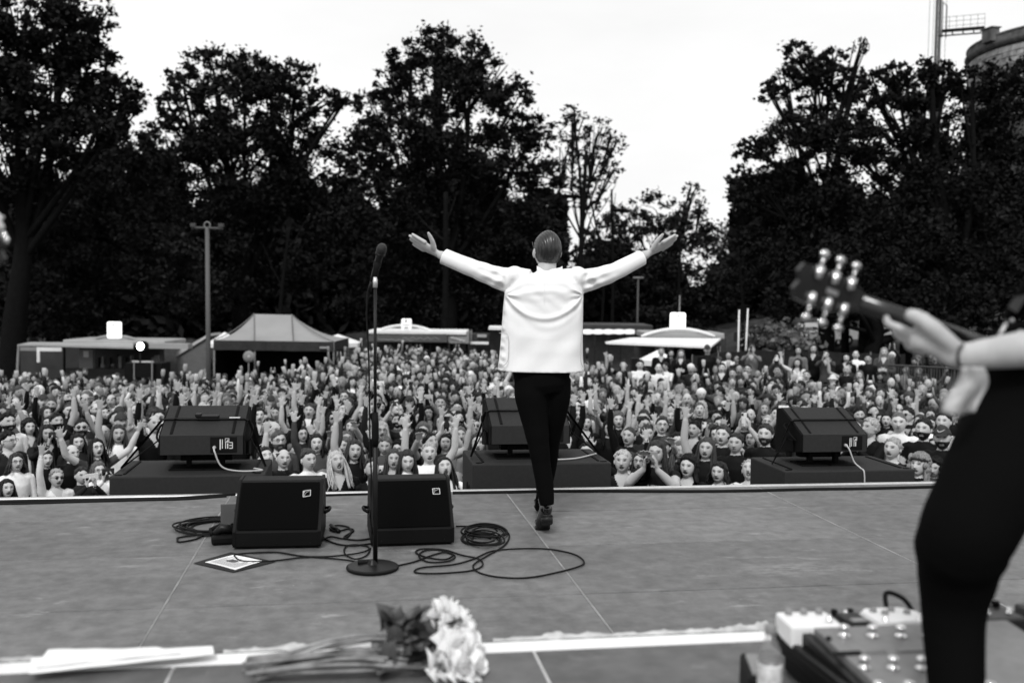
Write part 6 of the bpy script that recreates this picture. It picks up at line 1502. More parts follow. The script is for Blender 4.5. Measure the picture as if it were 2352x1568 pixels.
# guitar
gu = empty('guitar', tuple(G(2500, 880, 2.36)), 'dark electric guitar with chrome tuners held up by the guitarist', 'guitar')
m_gd = mat('guitar_lacquer', .010, .18, .5)
nd = nrm(G(2090, 737, 2.30)-G(1960, 690, 2.24)); N0 = G(1990, 700, 2.255)
side_ = nrm(np.cross(nd, -FWD)); upn = np.cross(side_, nd)
if side_[2] < 0: side_ = -side_
npath = [N0-nd*.02, N0+nd*.25, N0+nd*.55]; MB().tube(npath, [(.021, .012), (.024, .013), (.028, .014)], 14, side=side_).obj('neck', m_gd, gu, smooth=True)
hs = N0-nd*.02
pl = [(0, .022), (-.03, .034), (-.07, .042), (-.13, .044), (-.175, .040), (-.185, .02), (-.175, 0), (-.185, -.02), (-.175, -.040), (-.13, -.044), (-.07, -.042), (-.03, -.034), (0, -.022)]
nb = nrm(np.cross(nd, side_)); nb = nb if nb@FWD < 0 else -nb            # towards the camera: back of the headstock
m = MB(); m.prism([hs+nd*a+side_*b-nb*.007 for a, b in pl], nb, .014); m.obj('headstock', m_gd, gu)
MB().box(hs-nd*.085+nb*.008, (.03, .002, .012), M=np.stack([nd, nb, side_], 1)).obj('headstock_mark', m_stallgrey, gu)
for k in range(3):
    for s in (-1, 1):
        b = hs-nd*(.045+.045*k)+side_*s*.030+nb*.012
        MB().tube([b-side_*.014*1, b+side_*.014], [(.0095, .008)]*2, 12, side=nd).obj('tuner_housing', m_chrome, gu, smooth=True)
        MB().tube([b+side_*s*.012, b+side_*s*.034], .0035, 8).obj('tuner_shaft', m_chrome, gu, smooth=True)
        V, F = ellipsoid((0, 0, 0), (.012, .006, .009), 12, np.stack([nd, nb, side_], 1)); mm = MB(); mm.add(V+b+side_*s*.042, F); mm.obj('tuner_key', m_chrome, gu, smooth=True)
        MB().lathe(hs-nd*(.045+.045*k)+side_*s*.022-nb*.008, [(.004, 0), (.004, .016)], 8, axis=-nb).obj('string_post', m_chrome, gu, smooth=True)
bc = N0+nd*.74
bl_ = [(-.22, .05), (-.25, .11), (-.235, .150), (-.19, .165), (-.13, .135), (-.06, .12), (.02, .145), (.11, .165), (.19, .14), (.225, .06), (.22, -.04), (.18, -.13), (.10, -.165), (.01, -.15), (-.06, -.125), (-.12, -.135), (-.17, -.155), (-.20, -.13), (-.17, -.08), (-.16, -.04), (-.17, .0)]
Pb_ = smoothpath([np.array((a, b, 0)) for a, b in bl_+[bl_[0]]], 3)[:-1]
m = MB(); m.prism([bc+nd*p[0]+side_*p[1]-nb*.02 for p in Pb_], nb, .042); m.obj('guitar_body', m_gd, gu)
for q in ((2312, 726, 2.22), (2325, 735, 2.22)): V, F = ellipsoid(G(*q), (.008, .008, .008), 10); mm = MB(); mm.add(V, F); mm.obj('strap_button', m_chrome, gu, smooth=True)
for a, b in (((2290, 778, 2.2), (2312, 742, 2.2)), ((2328, 776, 2.2), (2345, 758, 2.2))): MB().tube([G(*a), G(*b)], [(.006, .003)]*2, 8).obj('strap_buckle', m_alu, gu, smooth=True)
MB().tube(smoothpath([G(2318, 735, 2.22), G(2345, 690, 2.2), G(2400, 600, 2.15), G(2480, 420, 2.1)], 5), [(.003, .028)]*16, 6, side=nb).obj('strap', m_black, gu, smooth=True)
MB().box(G(2340, 690, 2.19), (.022, .002, .05), M=np.stack([nrm(HR-A(0, 0, .6)), HF, nrm(A(0, 0, 1)+HR*.6)], 1)).obj('strap_patch', mat('strap_leather', .05, .6, .2), gu)
# ------------------------------------------------------------------ crowd bodies: a few dozen poses shared by all
VAR = {  # name: (left arm, right arm, head pitch/yaw/roll, mouth, eyes shut, bulk)
 'still': ('down', 'down', (.12, 0, 0), .05, False, 1.0), 'still2': ('down', 'down', (.06, .18, .06), .0, False, 1.12),
 'sing': ('down', 'down', (.18, -.1, -.05), .6, False, 1.0), 'shout': ('down', 'down', (.42, .05, .08), 1.0, True, 1.05),
 'both': ('up', 'up', (.2, 0, 0), .7, False, 1.0), 'both2': ('high', 'wide', (.28, .1, .05), .9, True, .97),
 'wide': ('wide', 'wide', (.25, 0, 0), .8, False, 1.0), 'right': ('down', 'high', (.15, 0, -.06), .6, False, 1.0),
 'left': ('up', 'down', (.16, .1, .06), .5, False, 1.0), 'reach': ('reach', 'down', (.2, 0, 0), .7, False, .97),
 'phone': ('phone', 'phone', (-.05, 0, 0), .05, False, 1.0), 'cam': ('cam', 'cam', (.1, 0, 0), .1, False, 1.0),
 'overhead': ('overhead', 'overhead', (.25, 0, 0), .3, False, 1.0), 'clap': ('clap', 'clap', (.15, -.1, 0), .5, False, 1.0),
 'cross': ('cross', 'cross', (.05, .1, 0), 0.0, False, 1.1), 'cup': ('mouthcup', 'mouthcup', (.2, 0, 0), 1.0, False, 1.0),
 'wave': ('down', 'wave', (.12, -.15, 0), .35, False, 1.0), 'laugh': ('wave', 'reach', (.35, .2, .1), .9, True, 1.0)}
POSETXT = {'still': 'standing still', 'still2': 'standing with head turned', 'sing': 'singing along', 'shout': 'shouting with head back', 'both': 'both hands raised', 'both2': 'one hand high and one out wide',
 'wide': 'arms in a wide V', 'right': 'one arm straight up', 'left': 'one bent arm raised', 'reach': 'reaching one hand towards the stage', 'phone': 'holding a phone at chest height', 'cam': 'filming with a phone at eye level',
 'overhead': 'filming with a phone overhead', 'clap': 'clapping', 'cross': 'arms folded', 'cup': 'hands cupped at the mouth', 'wave': 'waving one hand', 'laugh': 'laughing with both hands lifted'}
BODY = {}
for k, (la, ra, hd, mo, sh_, bk) in VAR.items():
    P, M, wr = body_parts(la, ra, hd, mo, sh_, True, bk)
    me = body_mesh('person_'+k, P, .0128); me.materials.append(m_person); BODY[k] = (me, M, wr)
HAIR = {}
for st_, seeds in (('short', (1, 2, 3)), ('long', (1, 2, 3)), ('bob', (1, 2)), ('bun', (1,)), ('curly', (1, 2)), ('buzz', (1,)), ('balding', (1,))):
    for s in seeds: me = hair_mesh(st_, s); me.materials.append(m_hair); HAIR[(st_, s)] = me
def acc_mesh(kind):
    m = MB()
    if kind in ('glasses', 'sunglasses'):
        for s in (-1, 1):
            pts = [(s*.033+.021*math.cos(a), .099, .009+.015*math.sin(a)) for a in np.linspace(0, 2*PI, 13)]
            if kind == 'glasses': m.tube(pts, .0022, 5)
            else: m.lathe((s*.033, .097, .009), [(.001, .004), (.022, .003), (.023, 0)], 12, axis=(0, 1, 0))
            m.tube([(s*.054, .097, .012), (s*.078, .05, .014), (s*.084, -.01, .008)], .002, 4)
        m.tube([(-.012, .100, .012), (.012, .100, .012)], .002, 4)
    elif kind in ('cap', 'hat'):
        D, F = sphere_dirs(24, 14); P, _ = head_surface(D, 0); sel = P*1.13+A(0, -.004, .012); sel[:, 2] = np.maximum(sel[:, 2], .036); m.add(sel, F)
        if kind == 'cap':
            P = [[(.075*math.sin(a)*(1-.05*t), .085*math.cos(a)*1.0+.075*t*math.cos(a*.8), .042-.014*t) for a in np.linspace(-1.05, 1.05, 9)] for t in np.linspace(0, 1, 4)]
            Q = [[(x, y, z-.006) for x, y, z in r] for r in P]; m.quadgrid(P); m.quadgrid(Q); m.quadgrid([P[-1], Q[-1]])
        else:
            P = [[((.088+.05*t)*math.sin(a), (.106+.05*t)*math.cos(a), .045-.035*t) for a in np.linspace(0, 2*PI, 21)] for t in np.linspace(0, 1, 4)]; m.quadgrid(P)
    elif kind == 'beard':
        D, F = sphere_dirs(28, 20); P, _ = head_surface(D, .3); sel = (P[:, 2] < -.045)&(P[:, 1] > -.01); k = np.where(sel&~((np.abs(P[:, 0]) < .024)&(np.abs(P[:, 2]+.07) < .017)), 1.10, .93); m.add(P*k[:, None], F)
    elif kind == 'headband':
        for i in range(20):
            a = i/20*2*PI; V, F = ellipsoid((.088*math.sin(a), .105*math.cos(a)-.005, .062+.006*math.sin(i*3)), (.018, .018, .015), 7); m.add(V, F)
    return mkmesh(kind, np.vstack(m.V), m.F, True)
m_frame = mat('spectacle_frame', .01, .3, .5)
def tone_mat(nm):                                                   # colour comes from the object
    m = bpy.data.materials.new(nm); m.use_nodes = True; t = m.node_tree; oi = t.nodes.new('ShaderNodeObjectInfo'); t.links.new(oi.outputs['Color'], t.nodes['Principled BSDF'].inputs['Base Color']); t.nodes['Principled BSDF'].inputs['Roughness'].default_value = .8; return m
m_hat = tone_mat('hat_cloth')
ACC = {}
for k, mm in (('glasses', m_frame), ('sunglasses', m_lens), ('cap', m_hat), ('hat', m_hat), ('beard', m_hair), ('headband', m_hat)):
    me = acc_mesh(k); me.materials.append(mm); ACC[k] = me
pm = MB(); pm.box((0, 0, 0), (.074, .009, .150), ch=.006); PHONE = mkmesh('phone', np.vstack(pm.V), pm.F, False); PHONE.materials.append(m_hat)
cm = MB(); cm.box((.018, .007, .052), (.028, .006, .034), ch=.004); 
for q in ((.011, .060), (.025, .060), (.018, .044)): cm.lathe((q[0], .010, q[1]), [(.005, 0), (.005, .002)], 8, axis=(0, 1, 0))
PHCAM = mkmesh('lens_plate', np.vstack(cm.V), cm.F, False); PHCAM.materials.append(m_black)

TOPS = [(.006, 'black', 7), (.016, 'charcoal', 3.5), (.06, 'dark grey', 1.6), (.16, 'mid grey', .6), (.70, 'light grey', .5), (.84, 'white', .7)]
GARM = [('T-shirt', .22), ('long-sleeved top', 2.0), ('jacket', 1.2), ('sleeveless top', .10), ('sweater', 2.0)]
rgc = np.random.default_rng(77)
def pick(seq, w): w = np.array(w, float); return seq[rgc.choice(len(seq), p=w/w.sum())]
count = {'n': 0}
STAGEPT = A(1.1, 5.9)
people = []
def add_person(x, y, scale, pose, hair, hair_tone, top, garment, skin, accs=(), face=None, row=0, group=None, phone_tone=None, label=None, hat_tone=.02, gzv=None):
    me, M, wr = BODY[pose]
    o = bpy.data.objects.new('person', me); COL.objects.link(o)
    d = (STAGEPT-A(x, y)) if face is None else np.asarray(face, float); ang = math.atan2(-d[0], d[1])
    z = float(gz(x, y)) if gzv is None else gzv
    o.location = (x, y, z); o.rotation_euler = (0, 0, ang); sx = scale*rgc.uniform(.95, 1.05); o.scale = (sx, sx, scale)
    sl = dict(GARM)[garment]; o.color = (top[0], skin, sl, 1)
    if hair:
        h = bpy.data.objects.new('hair', HAIR[hair]); COL.objects.link(h); h.parent = o; h.matrix_basis = Matrix(M.tolist()); h.color = (hair_tone, 0, 0, 1)
    for a in accs:
        h = bpy.data.objects.new(a, ACC[a]); COL.objects.link(h); h.parent = o; h.matrix_basis = Matrix(M.tolist()); t = hair_tone if a == 'beard' else hat_tone; h.color = (t, t, t, 1)
    if pose in ('phone', 'cam', 'overhead'):
        mid = (wr[-1][0]+wr[1][0])/2+(wr[-1][1]+wr[1][1])*.06; Mw = Matrix.Translation(o.location) @ Matrix.Rotation(ang, 4, 'Z') @ Matrix.Diagonal((sx, sx, scale, 1))
        p = Mw @ Vector(mid+A(0, .015, .02)); ph = bpy.data.objects.new('phone', PHONE); COL.objects.link(ph)
        land = rgc.random() < .45; tilt = rgc.uniform(-.35, .1)
        ph.location = p; ph.rotation_euler = (tilt, PI/2*land, ang); t = phone_tone if phone_tone is not None else rgc.choice([.015, .03, .4, .8, .8]); ph.color = (t, t, t, 1)
        c = bpy.data.objects.new('lens_plate', PHCAM); COL.objects.link(c); c.parent = ph
        o['_ph'] = ph.name
    o['category'] = 'person'; o['group'] = group or 'audience in front of the stage'
    acctxt = [dict(glasses='glasses', sunglasses='sunglasses', cap='cap', hat='bucket hat', headband='flower headband').get(a) for a in accs if a != 'beard']
    desc = f"person in {top[1]} {garment}" + (f" and {acctxt[0]}" if acctxt else '') + f", {POSETXT[pose]}"
    people.append((o, desc, row, x, y, label, M, scale)); return o
def rand_attr(front):
    f = rgc.random() < .58                                           # longer-haired half of the audience
    if f: hair = (pick(['long', 'bob', 'bun', 'curly'], [5, 3, 1.5, 1]), None)
    else: hair = (pick(['short', 'buzz', 'balding', None], [5, 1.5, 1.5, 1]), None)
    hs_ = hair[0]
    if hs_: hair = (hs_, int(rgc.choice([s for (a, s) in HAIR if a == hs_])))
    else: hair = None
    ht = float(pick([.006, .015, .04, .10, .24, .36], [4.5, 3.5, 2, 1.2, 1.5 if f else .4, .6 if f else 1.0]))
    top = pick(TOPS, [t[2] for t in TOPS])[:2]; gar = pick([g[0] for g in GARM], [2.2, 2, 3.2, .7 if f else .1, 1.2])
    accs = []
    r = rgc.random()
    if r < .22: accs.append('glasses')
    elif r < .27: accs.append('sunglasses')
    elif r < .34: accs.append('cap'); hair = None if not f else hair
    if not f and rgc.random() < .28: accs.append('beard')
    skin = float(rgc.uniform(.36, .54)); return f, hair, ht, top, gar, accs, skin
K_ = {n: t for t, n, _ in TOPS}
def TP(n): return (K_[n], n)
# front rows read off the photograph: head x, head y, depth, pose, hair, hair tone, top, garment, accessories, extra label words
FRONT = [
 (14, 1122, 10.67, 'sing', ('long', 1), .012, 'black', 'jacket', (), 'person with sleek dark hair in black, at the lower left corner by the stage edge'),
 (128, 1098, 10.86, 'right', ('bun', 1), .30, 'light grey', 'jacket', ('sunglasses',), 'person in sunglasses and glittery pale jacket raising one arm beside the left subwoofer'),
 (36, 1062, 11.47, 'sing', ('bob', 1), .03, 'white', 'sweater', ('glasses',), 'person in glasses and white collar above the dark-haired one at far left'),
 (186, 1092, 11.22, 'cam', ('short', 1), .03, 'charcoal', 'long-sleeved top', (), 'person filming with pale phone just left of the left subwoofer'),
 (225, 1080, 11.59, 'cam', ('bob', 2), .10, 'white', 'long-sleeved top', ('glasses',), 'person filming with black phone at the corner of the left subwoofer'),
 (165, 1040, 12.20, 'still2', ('balding', 1), .05, 'black', 'T-shirt', (), 'broad person in dark polo shirt standing calmly at left'),
 (106, 1055, 11.96, 'sing', ('long', 2), .02, 'black', 'long-sleeved top', (), 'smiling person in black behind the glittery jacket at left'),
 (612, 1052, 10.98, 'shout', ('short', 2), .03, 'black', 'T-shirt', (), 'person in black T-shirt yelling beside the left speaker strap'),
 (640, 1012, 12.08, 'still', ('short', 3), .07, 'dark grey', 'jacket', ('glasses', 'beard'), 'bearded person in glasses behind the yelling one in black'),
 (708, 1055, 10.86, 'still2', ('bun', 1), .04, 'light grey', 'sweater', (), 'person in pale grey hoodie with a flat look above the left monitor'),
 (775, 1062, 10.74, 'shout', ('long', 3), .42, 'black', 'jacket', (), 'person with long fair hair in leather jacket singing above the gap between monitors'),
 (812, 1035, 11.35, 'right', ('long', 1), .03, 'black', 'sleeveless top', (), 'laughing person in black with a bare arm straight up left of the microphone stand'),
 (856, 1078, 10.86, 'shout', ('bun', 1), .03, 'black', 'jacket', (), 'person half hidden by the microphone stand pole, mouth open'),
 (903, 1055, 11.35, 'sing', ('long', 2), .05, 'black', 'jacket', (), 'long-haired person in black just right of the microphone stand'),
 (934, 1058, 10.86, 'phone', ('long', 1), .03, 'white', 'sweater', (), 'person in white patterned top holding a phone right of the microphone stand'),
 (985, 1040, 11.35, 'both', ('bun', 1), .33, 'white', 'sleeveless top', (), 'fair person with both arms up left of the middle subwoofer'),
 (1022, 1075, 10.74, 'shout', ('long', 3), .012, 'white', 'sleeveless top', (), 'dark-haired person in white singing at the corner of the middle subwoofer'),
 (1098, 1018, 11.83, 'sing', ('long', 2), .04, 'mid grey', 'T-shirt', (), 'person beside the left end of the middle speaker, mouth open'),
 (1348, 1040, 11.35, 'sing', ('bun', 1), .015, 'black', 'jacket', (), 'person with dark tied hair between singer and right arm of the crowd'),
 (1430, 1060, 10.74, 'reach', ('short', 1), .42, 'black', 'jacket', (), 'person with short fair hair in black zip jacket right of the middle subwoofer'),
 (1508, 1040, 10.61, 'cam', ('long', 1), .03, 'black', 'T-shirt', (), 'person in black lettered T-shirt filming at the stage edge'),
 (1580, 1072, 10.74, 'sing', ('curly', 1), .012, 'black', 'jacket', (), 'person with big dark curls in black at the stage edge'),
 (1652, 1085, 10.86, 'clap', ('bob', 1), .012, 'black', 'sleeveless top', (), 'person in black with hands before the face left of the right subwoofer'),
 (1722, 1080, 10.86, 'shout', ('bun', 1), .33, 'light grey', 'jacket', (), 'laughing fair person in pale jacket at the left of the right subwoofer'),
 (1470, 1060, 11.47, 'sing', ('bob', 2), .03, 'black', 'long-sleeved top', ('glasses',), 'person in glasses and black between the filming one and the fair one'),
 (1622, 1030, 11.59, 'right', ('long', 2), .05, 'black', 'sleeveless top', (), 'person in black with bare arm raised left of the right speaker'),
 (1660, 1000, 12.44, 'sing', ('short', 2), .05, 'black', 'T-shirt', (), 'person in dark T-shirt singing left of the right speaker'),
 (1758, 998, 12.32, 'still', ('short', 1), .03, 'black', 'T-shirt', ('beard',), 'heavily bearded person in dark T-shirt beside the right speaker'),
 (1690, 1018, 12.08, 'still', ('bun', 1), .02, 'black', 'T-shirt', (), 'quiet person in black with tied hair left of the right speaker'),
 (2050, 1030, 11.59, 'sing', ('bun', 1), .28, 'black', 'jacket', (), 'fair person in black peering round the right end of the right speaker'),
 (2112, 1068, 10.86, 'sing', ('curly', 2), .22, 'black', 'T-shirt', ('headband',), 'curly fair-haired person with flower headband right of the right subwoofer'),
 (2166, 1005, 11.96, 'still2', ('short', 3), .02, 'black', 'T-shirt', ('cap', 'beard'), 'person in black cap with swoosh mark near the guitarist\'s leg'),
 (2122, 985, 12.57, 'still', ('short', 1), .015, 'black', 'T-shirt', ('beard',), 'short-haired bearded person left of the black cap'),
 (2066, 970, 13.30, 'still2', ('buzz', 1), .10, 'light grey', 'T-shirt', (), 'shaven-headed person in pale shirt above the right speaker'),
 (2168, 968, 13.30, 'still', ('short', 2), .012, 'white', 'T-shirt', (), 'dark-haired person in white T-shirt behind the black cap'),
]
used = []
for (px, py, d, pose, hair, ht, tn, gar, accs, lab) in FRONT:
    p = W(px, py, d); sc = float(np.clip((p[2]-float(gz(p[0], p[1])))/BODY[pose][1][2, 3], .82, 1.16))
    add_person(float(p[0]), float(p[1]), sc, pose, hair, ht, TP(tn), gar, float(rgc.uniform(.42, .54)), accs, row=1, label=lab, phone_tone={186: .7, 225: .02, 934: .05, 1508: .25}.get(px), gzv=p[2]-BODY[pose][1][2, 3]*sc if not .83 < sc < 1.15 else None)  # front skin paler: stage light put into the tone
    used.append((float(p[0]), float(p[1])))
# the rest of the nearest 270, row by row
STACKS = [(xat(250, 1092)-.25, xat(608, 1088)+.25), (xat(1086, 1064)-.25, xat(1405, 1060)+.25), (xat(1803, 1080)-.35, xat(2103, 1076)+.3)]
BANK = [(1433, 812, 27, 'wave', 'black', 'T-shirt', ()), (1470, 838, 26.5, 'cross', 'light grey', 'sweater', ()), (1519, 808, 29, 'still', 'black', 'jacket', ()), (1541, 812, 29.5, 'still2', 'dark grey', 'T-shirt', ()),
 (1564, 813, 28.5, 'cross', 'black', 'jacket', ()), (1513, 846, 26, 'still', 'light grey', 'sweater', ()), (1625, 803, 28.5, 'still2', 'black', 'sweater', ('cap',)), (1658, 845, 26.5, 'sing', 'black', 'jacket', ()),
 (1683, 858, 25.5, 'still', 'charcoal', 'jacket', ()), (1727, 803, 29, 'cam', 'mid grey', 'jacket', ()), (1718, 848, 26.5, 'clap', 'black', 'T-shirt', ('glasses',)), (1785, 852, 26, 'overhead', 'dark grey', 'long-sleeved top', ()),
 (1834, 806, 29, 'still', 'mid grey', 'sweater', ()), (1832, 834, 27.5, 'wave', 'light grey', 'jacket', ()), (1868, 800, 29, 'still2', 'black', 'jacket', ()), (1898, 815, 28.5, 'cam', 'dark grey', 'jacket', ()),
 (1853, 862, 25.5, 'still', 'white', 'sweater', ()), (1944, 822, 28, 'still2', 'black', 'jacket', ()), (1966, 815, 28.6, 'still', 'white', 'sweater', ()), (1994, 824, 28, 'still', 'black', 'sweater', ()),
 (2031, 806, 28.5, 'cross', 'dark grey', 'jacket', ()), (1945, 850, 26.5, 'wave', 'black', 'sleeveless top', ()), (1913, 872, 25, 'clap', 'light grey', 'sweater', ('hat',)), (1974, 862, 26, 'sing', 'black', 'T-shirt', ())]
def spk_hidden(px, py):
    return (255 < px < 605 and py > 1000) or (1095 < px < 1400 and py > 985) or (1740 < px < 2095 and py > 980)
LIMIT = 300-len(FRONT)-len(BANK)
rows_ = []; d = 11.5; ri = 1; n_ = 0; done = False; last_d = 0
while not done:
    ri += 1
    ext = 1.06*d/2+.2; xs = np.arange(-ext, ext, .505)+rgc.uniform(0, .5)
    for l in xs:
        dd = d+rgc.normal()*.10; ll = l+rgc.normal()*.07; p = HF*dd+HR*ll
        px = 1176+FPX*ll/dd
        if px < -25 or px > 2330: continue
        if px > 2195 and ri < 12: continue
        f, hair, ht, top, gar, accs, skin = rand_attr(True); sc = float(np.clip(rgc.normal(.985 if not f else .945, .035), .86, 1.08))
        py = proj((p[0], p[1], float(gz(p[0], p[1]))+1.62*sc))[1]
        if spk_hidden(px, py): continue
        if any(abs(p[0]-a)+abs(p[1]-b) < .42 for a, b in used): continue
        if any(a < p[0] < b for a, b in STACKS) and p[1] < 9.2: continue
        cz = math.exp(-((px-1000)/650)**2)
        up = .30+.36*cz if d < 15 else .20+.32*cz
        r = rgc.random()
        if r < up: pose = pick(['both', 'both2', 'wide', 'right', 'left', 'reach', 'laugh', 'wave'], [2, 2, 1.5, 3, 2.5, 1.5, 1, 2])
        elif r < up+.15: pose = pick(['phone', 'cam', 'overhead'], [1, 1.3, 1.2])
        else: pose = pick(['still', 'still2', 'sing', 'shout', 'clap', 'cup'], [3, 3, 3, 1, 1.2, .5])
        j = rgc.normal()*.22; fv = STAGEPT-p[:2]; fv = A(fv[0]*math.cos(j)-fv[1]*math.sin(j), fv[0]*math.sin(j)+fv[1]*math.cos(j))
        add_person(float(p[0]), float(p[1]), sc, pose, hair, ht, top, gar, skin, accs, fv, ri); used.append((p[0], p[1])); n_ += 1; last_d = max(last_d, dd)
        if n_ >= LIMIT: done = True; break
    d += .60
for (px, py, dd, pose, tn, gar, accs) in BANK:
    p = W(px, py, dd); f, hair, ht, _, _, _, skin = rand_attr(True); hz = BODY[pose][1][2, 3]
    sc = float(np.clip((p[2]-float(gz(p[0], p[1])))/hz, .80, 1.12))
    if accs and accs[0] in ('cap', 'hat'): hair = None
    add_person(float(p[0]), float(p[1]), sc, pose, hair, ht, TP(tn), gar, skin, accs, None, 99, 'people standing on the bank at right', hat_tone=.6 if 'hat' in accs else .02)
# labels that single each one out: looks first, then row and place in the row
ORD = ['first', 'second', 'third', 'fourth', 'fifth', 'sixth', 'seventh', 'eighth', 'ninth', 'tenth', 'eleventh', 'twelfth', 'thirteenth', 'fourteenth', 'fifteenth', 'sixteenth', 'seventeenth', 'eighteenth', 'nineteenth', 'twentieth', 'twenty-first', 'twenty-second', 'twenty-third', 'twenty-fourth', 'twenty-fifth', 'twenty-sixth', 'twenty-seventh', 'twenty-eighth', 'twenty-ninth', 'thirtieth']
byrow = {}
for q in people: byrow.setdefault(q[2], []).append(q)
for r, qs in byrow.items():
    qs.sort(key=lambda q: proj((q[3], q[4], 0))[0])
    for i, q in enumerate(qs):
        o, desc, _, x, y, lab, M, sc = q
        if lab is None:
            lab = (f"{desc}, {ORD[i]} from left on the bank" if r == 99 else f"{desc}, {ORD[r-1]} row, {ORD[min(i, 29)]} from left")
            w = lab.split()
            if len(w) > 16: lab = lab.replace('one bent arm raised', 'one arm raised').replace(' and glasses', ' in glasses').replace('sleeveless top', 'vest').replace('long-sleeved top', 'top').replace('standing with head turned', 'head turned').replace('reaching one hand towards the stage', 'reaching forward').replace('holding a phone at chest height', 'holding a phone').replace('filming with a phone at eye level', 'filming at eye level').replace('one hand high and one out wide', 'hands up unevenly').replace('filming with a phone overhead', 'filming overhead').replace('laughing with both hands lifted', 'laughing, hands lifted').replace('hands cupped at the mouth', 'hands cupped').replace(' from stage,', ',')
        if len(lab.split()) > 16:
            for w_ in ('sunglasses', 'glasses', 'cap', 'bucket hat'): lab = lab.replace(' and '+w_, '').replace(' in '+w_+',', ',')
        o['label'] = lab
        if '_ph' in o.keys():
            ph = bpy.data.objects[o['_ph']]; del o['_ph']
            where = f"row {ORD[r-1]}, {ORD[min(i, 29)]} person from left" if r != 99 else f"{ORD[i]} person from left on the bank"
            if r == 1: where = f"front rows, {ORD[min(i, 29)]} person from left"
            tone = 'black' if ph.color[0] < .1 else ('grey' if ph.color[0] < .5 else 'white')
            tag(ph, f"{tone} phone held by {where}", 'phone', 'phones held up in the audience')
# lettering on the filming person's T-shirt and the cap mark
def lettering(owner_label, text, loc, size, name='lettering', yaw=PI):
    o = next(q[0] for q in people if q[5] == owner_label)
    cu = bpy.data.curves.new('t', 'FONT'); cu.body = text; cu.size = size; cu.align_x = 'CENTER'; cu.extrude = .001
    t = bpy.data.objects.new('t', cu); COL.objects.link(t); dg = bpy.context.evaluated_depsgraph_get(); me = bpy.data.meshes.new_from_object(t.evaluated_get(dg)); bpy.data.objects.remove(t)
    l = link(name, me, m_print, o); l.location = loc; l.rotation_euler = (PI/2, 0, PI)
lettering('person in black lettered T-shirt filming at the stage edge', 'URU', (0, .136, 1.27), .06)
capo = next(q[0] for q in people if q[5] and 'swoosh' in q[5]); cap = next(c for c in capo.children if c.name.startswith('cap'))
P_ = smoothpath([A(.035, .098, .088), A(.02, .108, .070), A(-.005, .109, .074), A(-.04, .096, .094)], 4); m = MB(); m.tube(P_, [(a, .0015) for a in np.interp(np.linspace(0, 1, len(P_)), [0, .3, 1], [.003, .008, .0015])], 6, side=(0, 0, 1)); l = link('cap_mark', m.mesh('cap_mark'), m_print, cap)

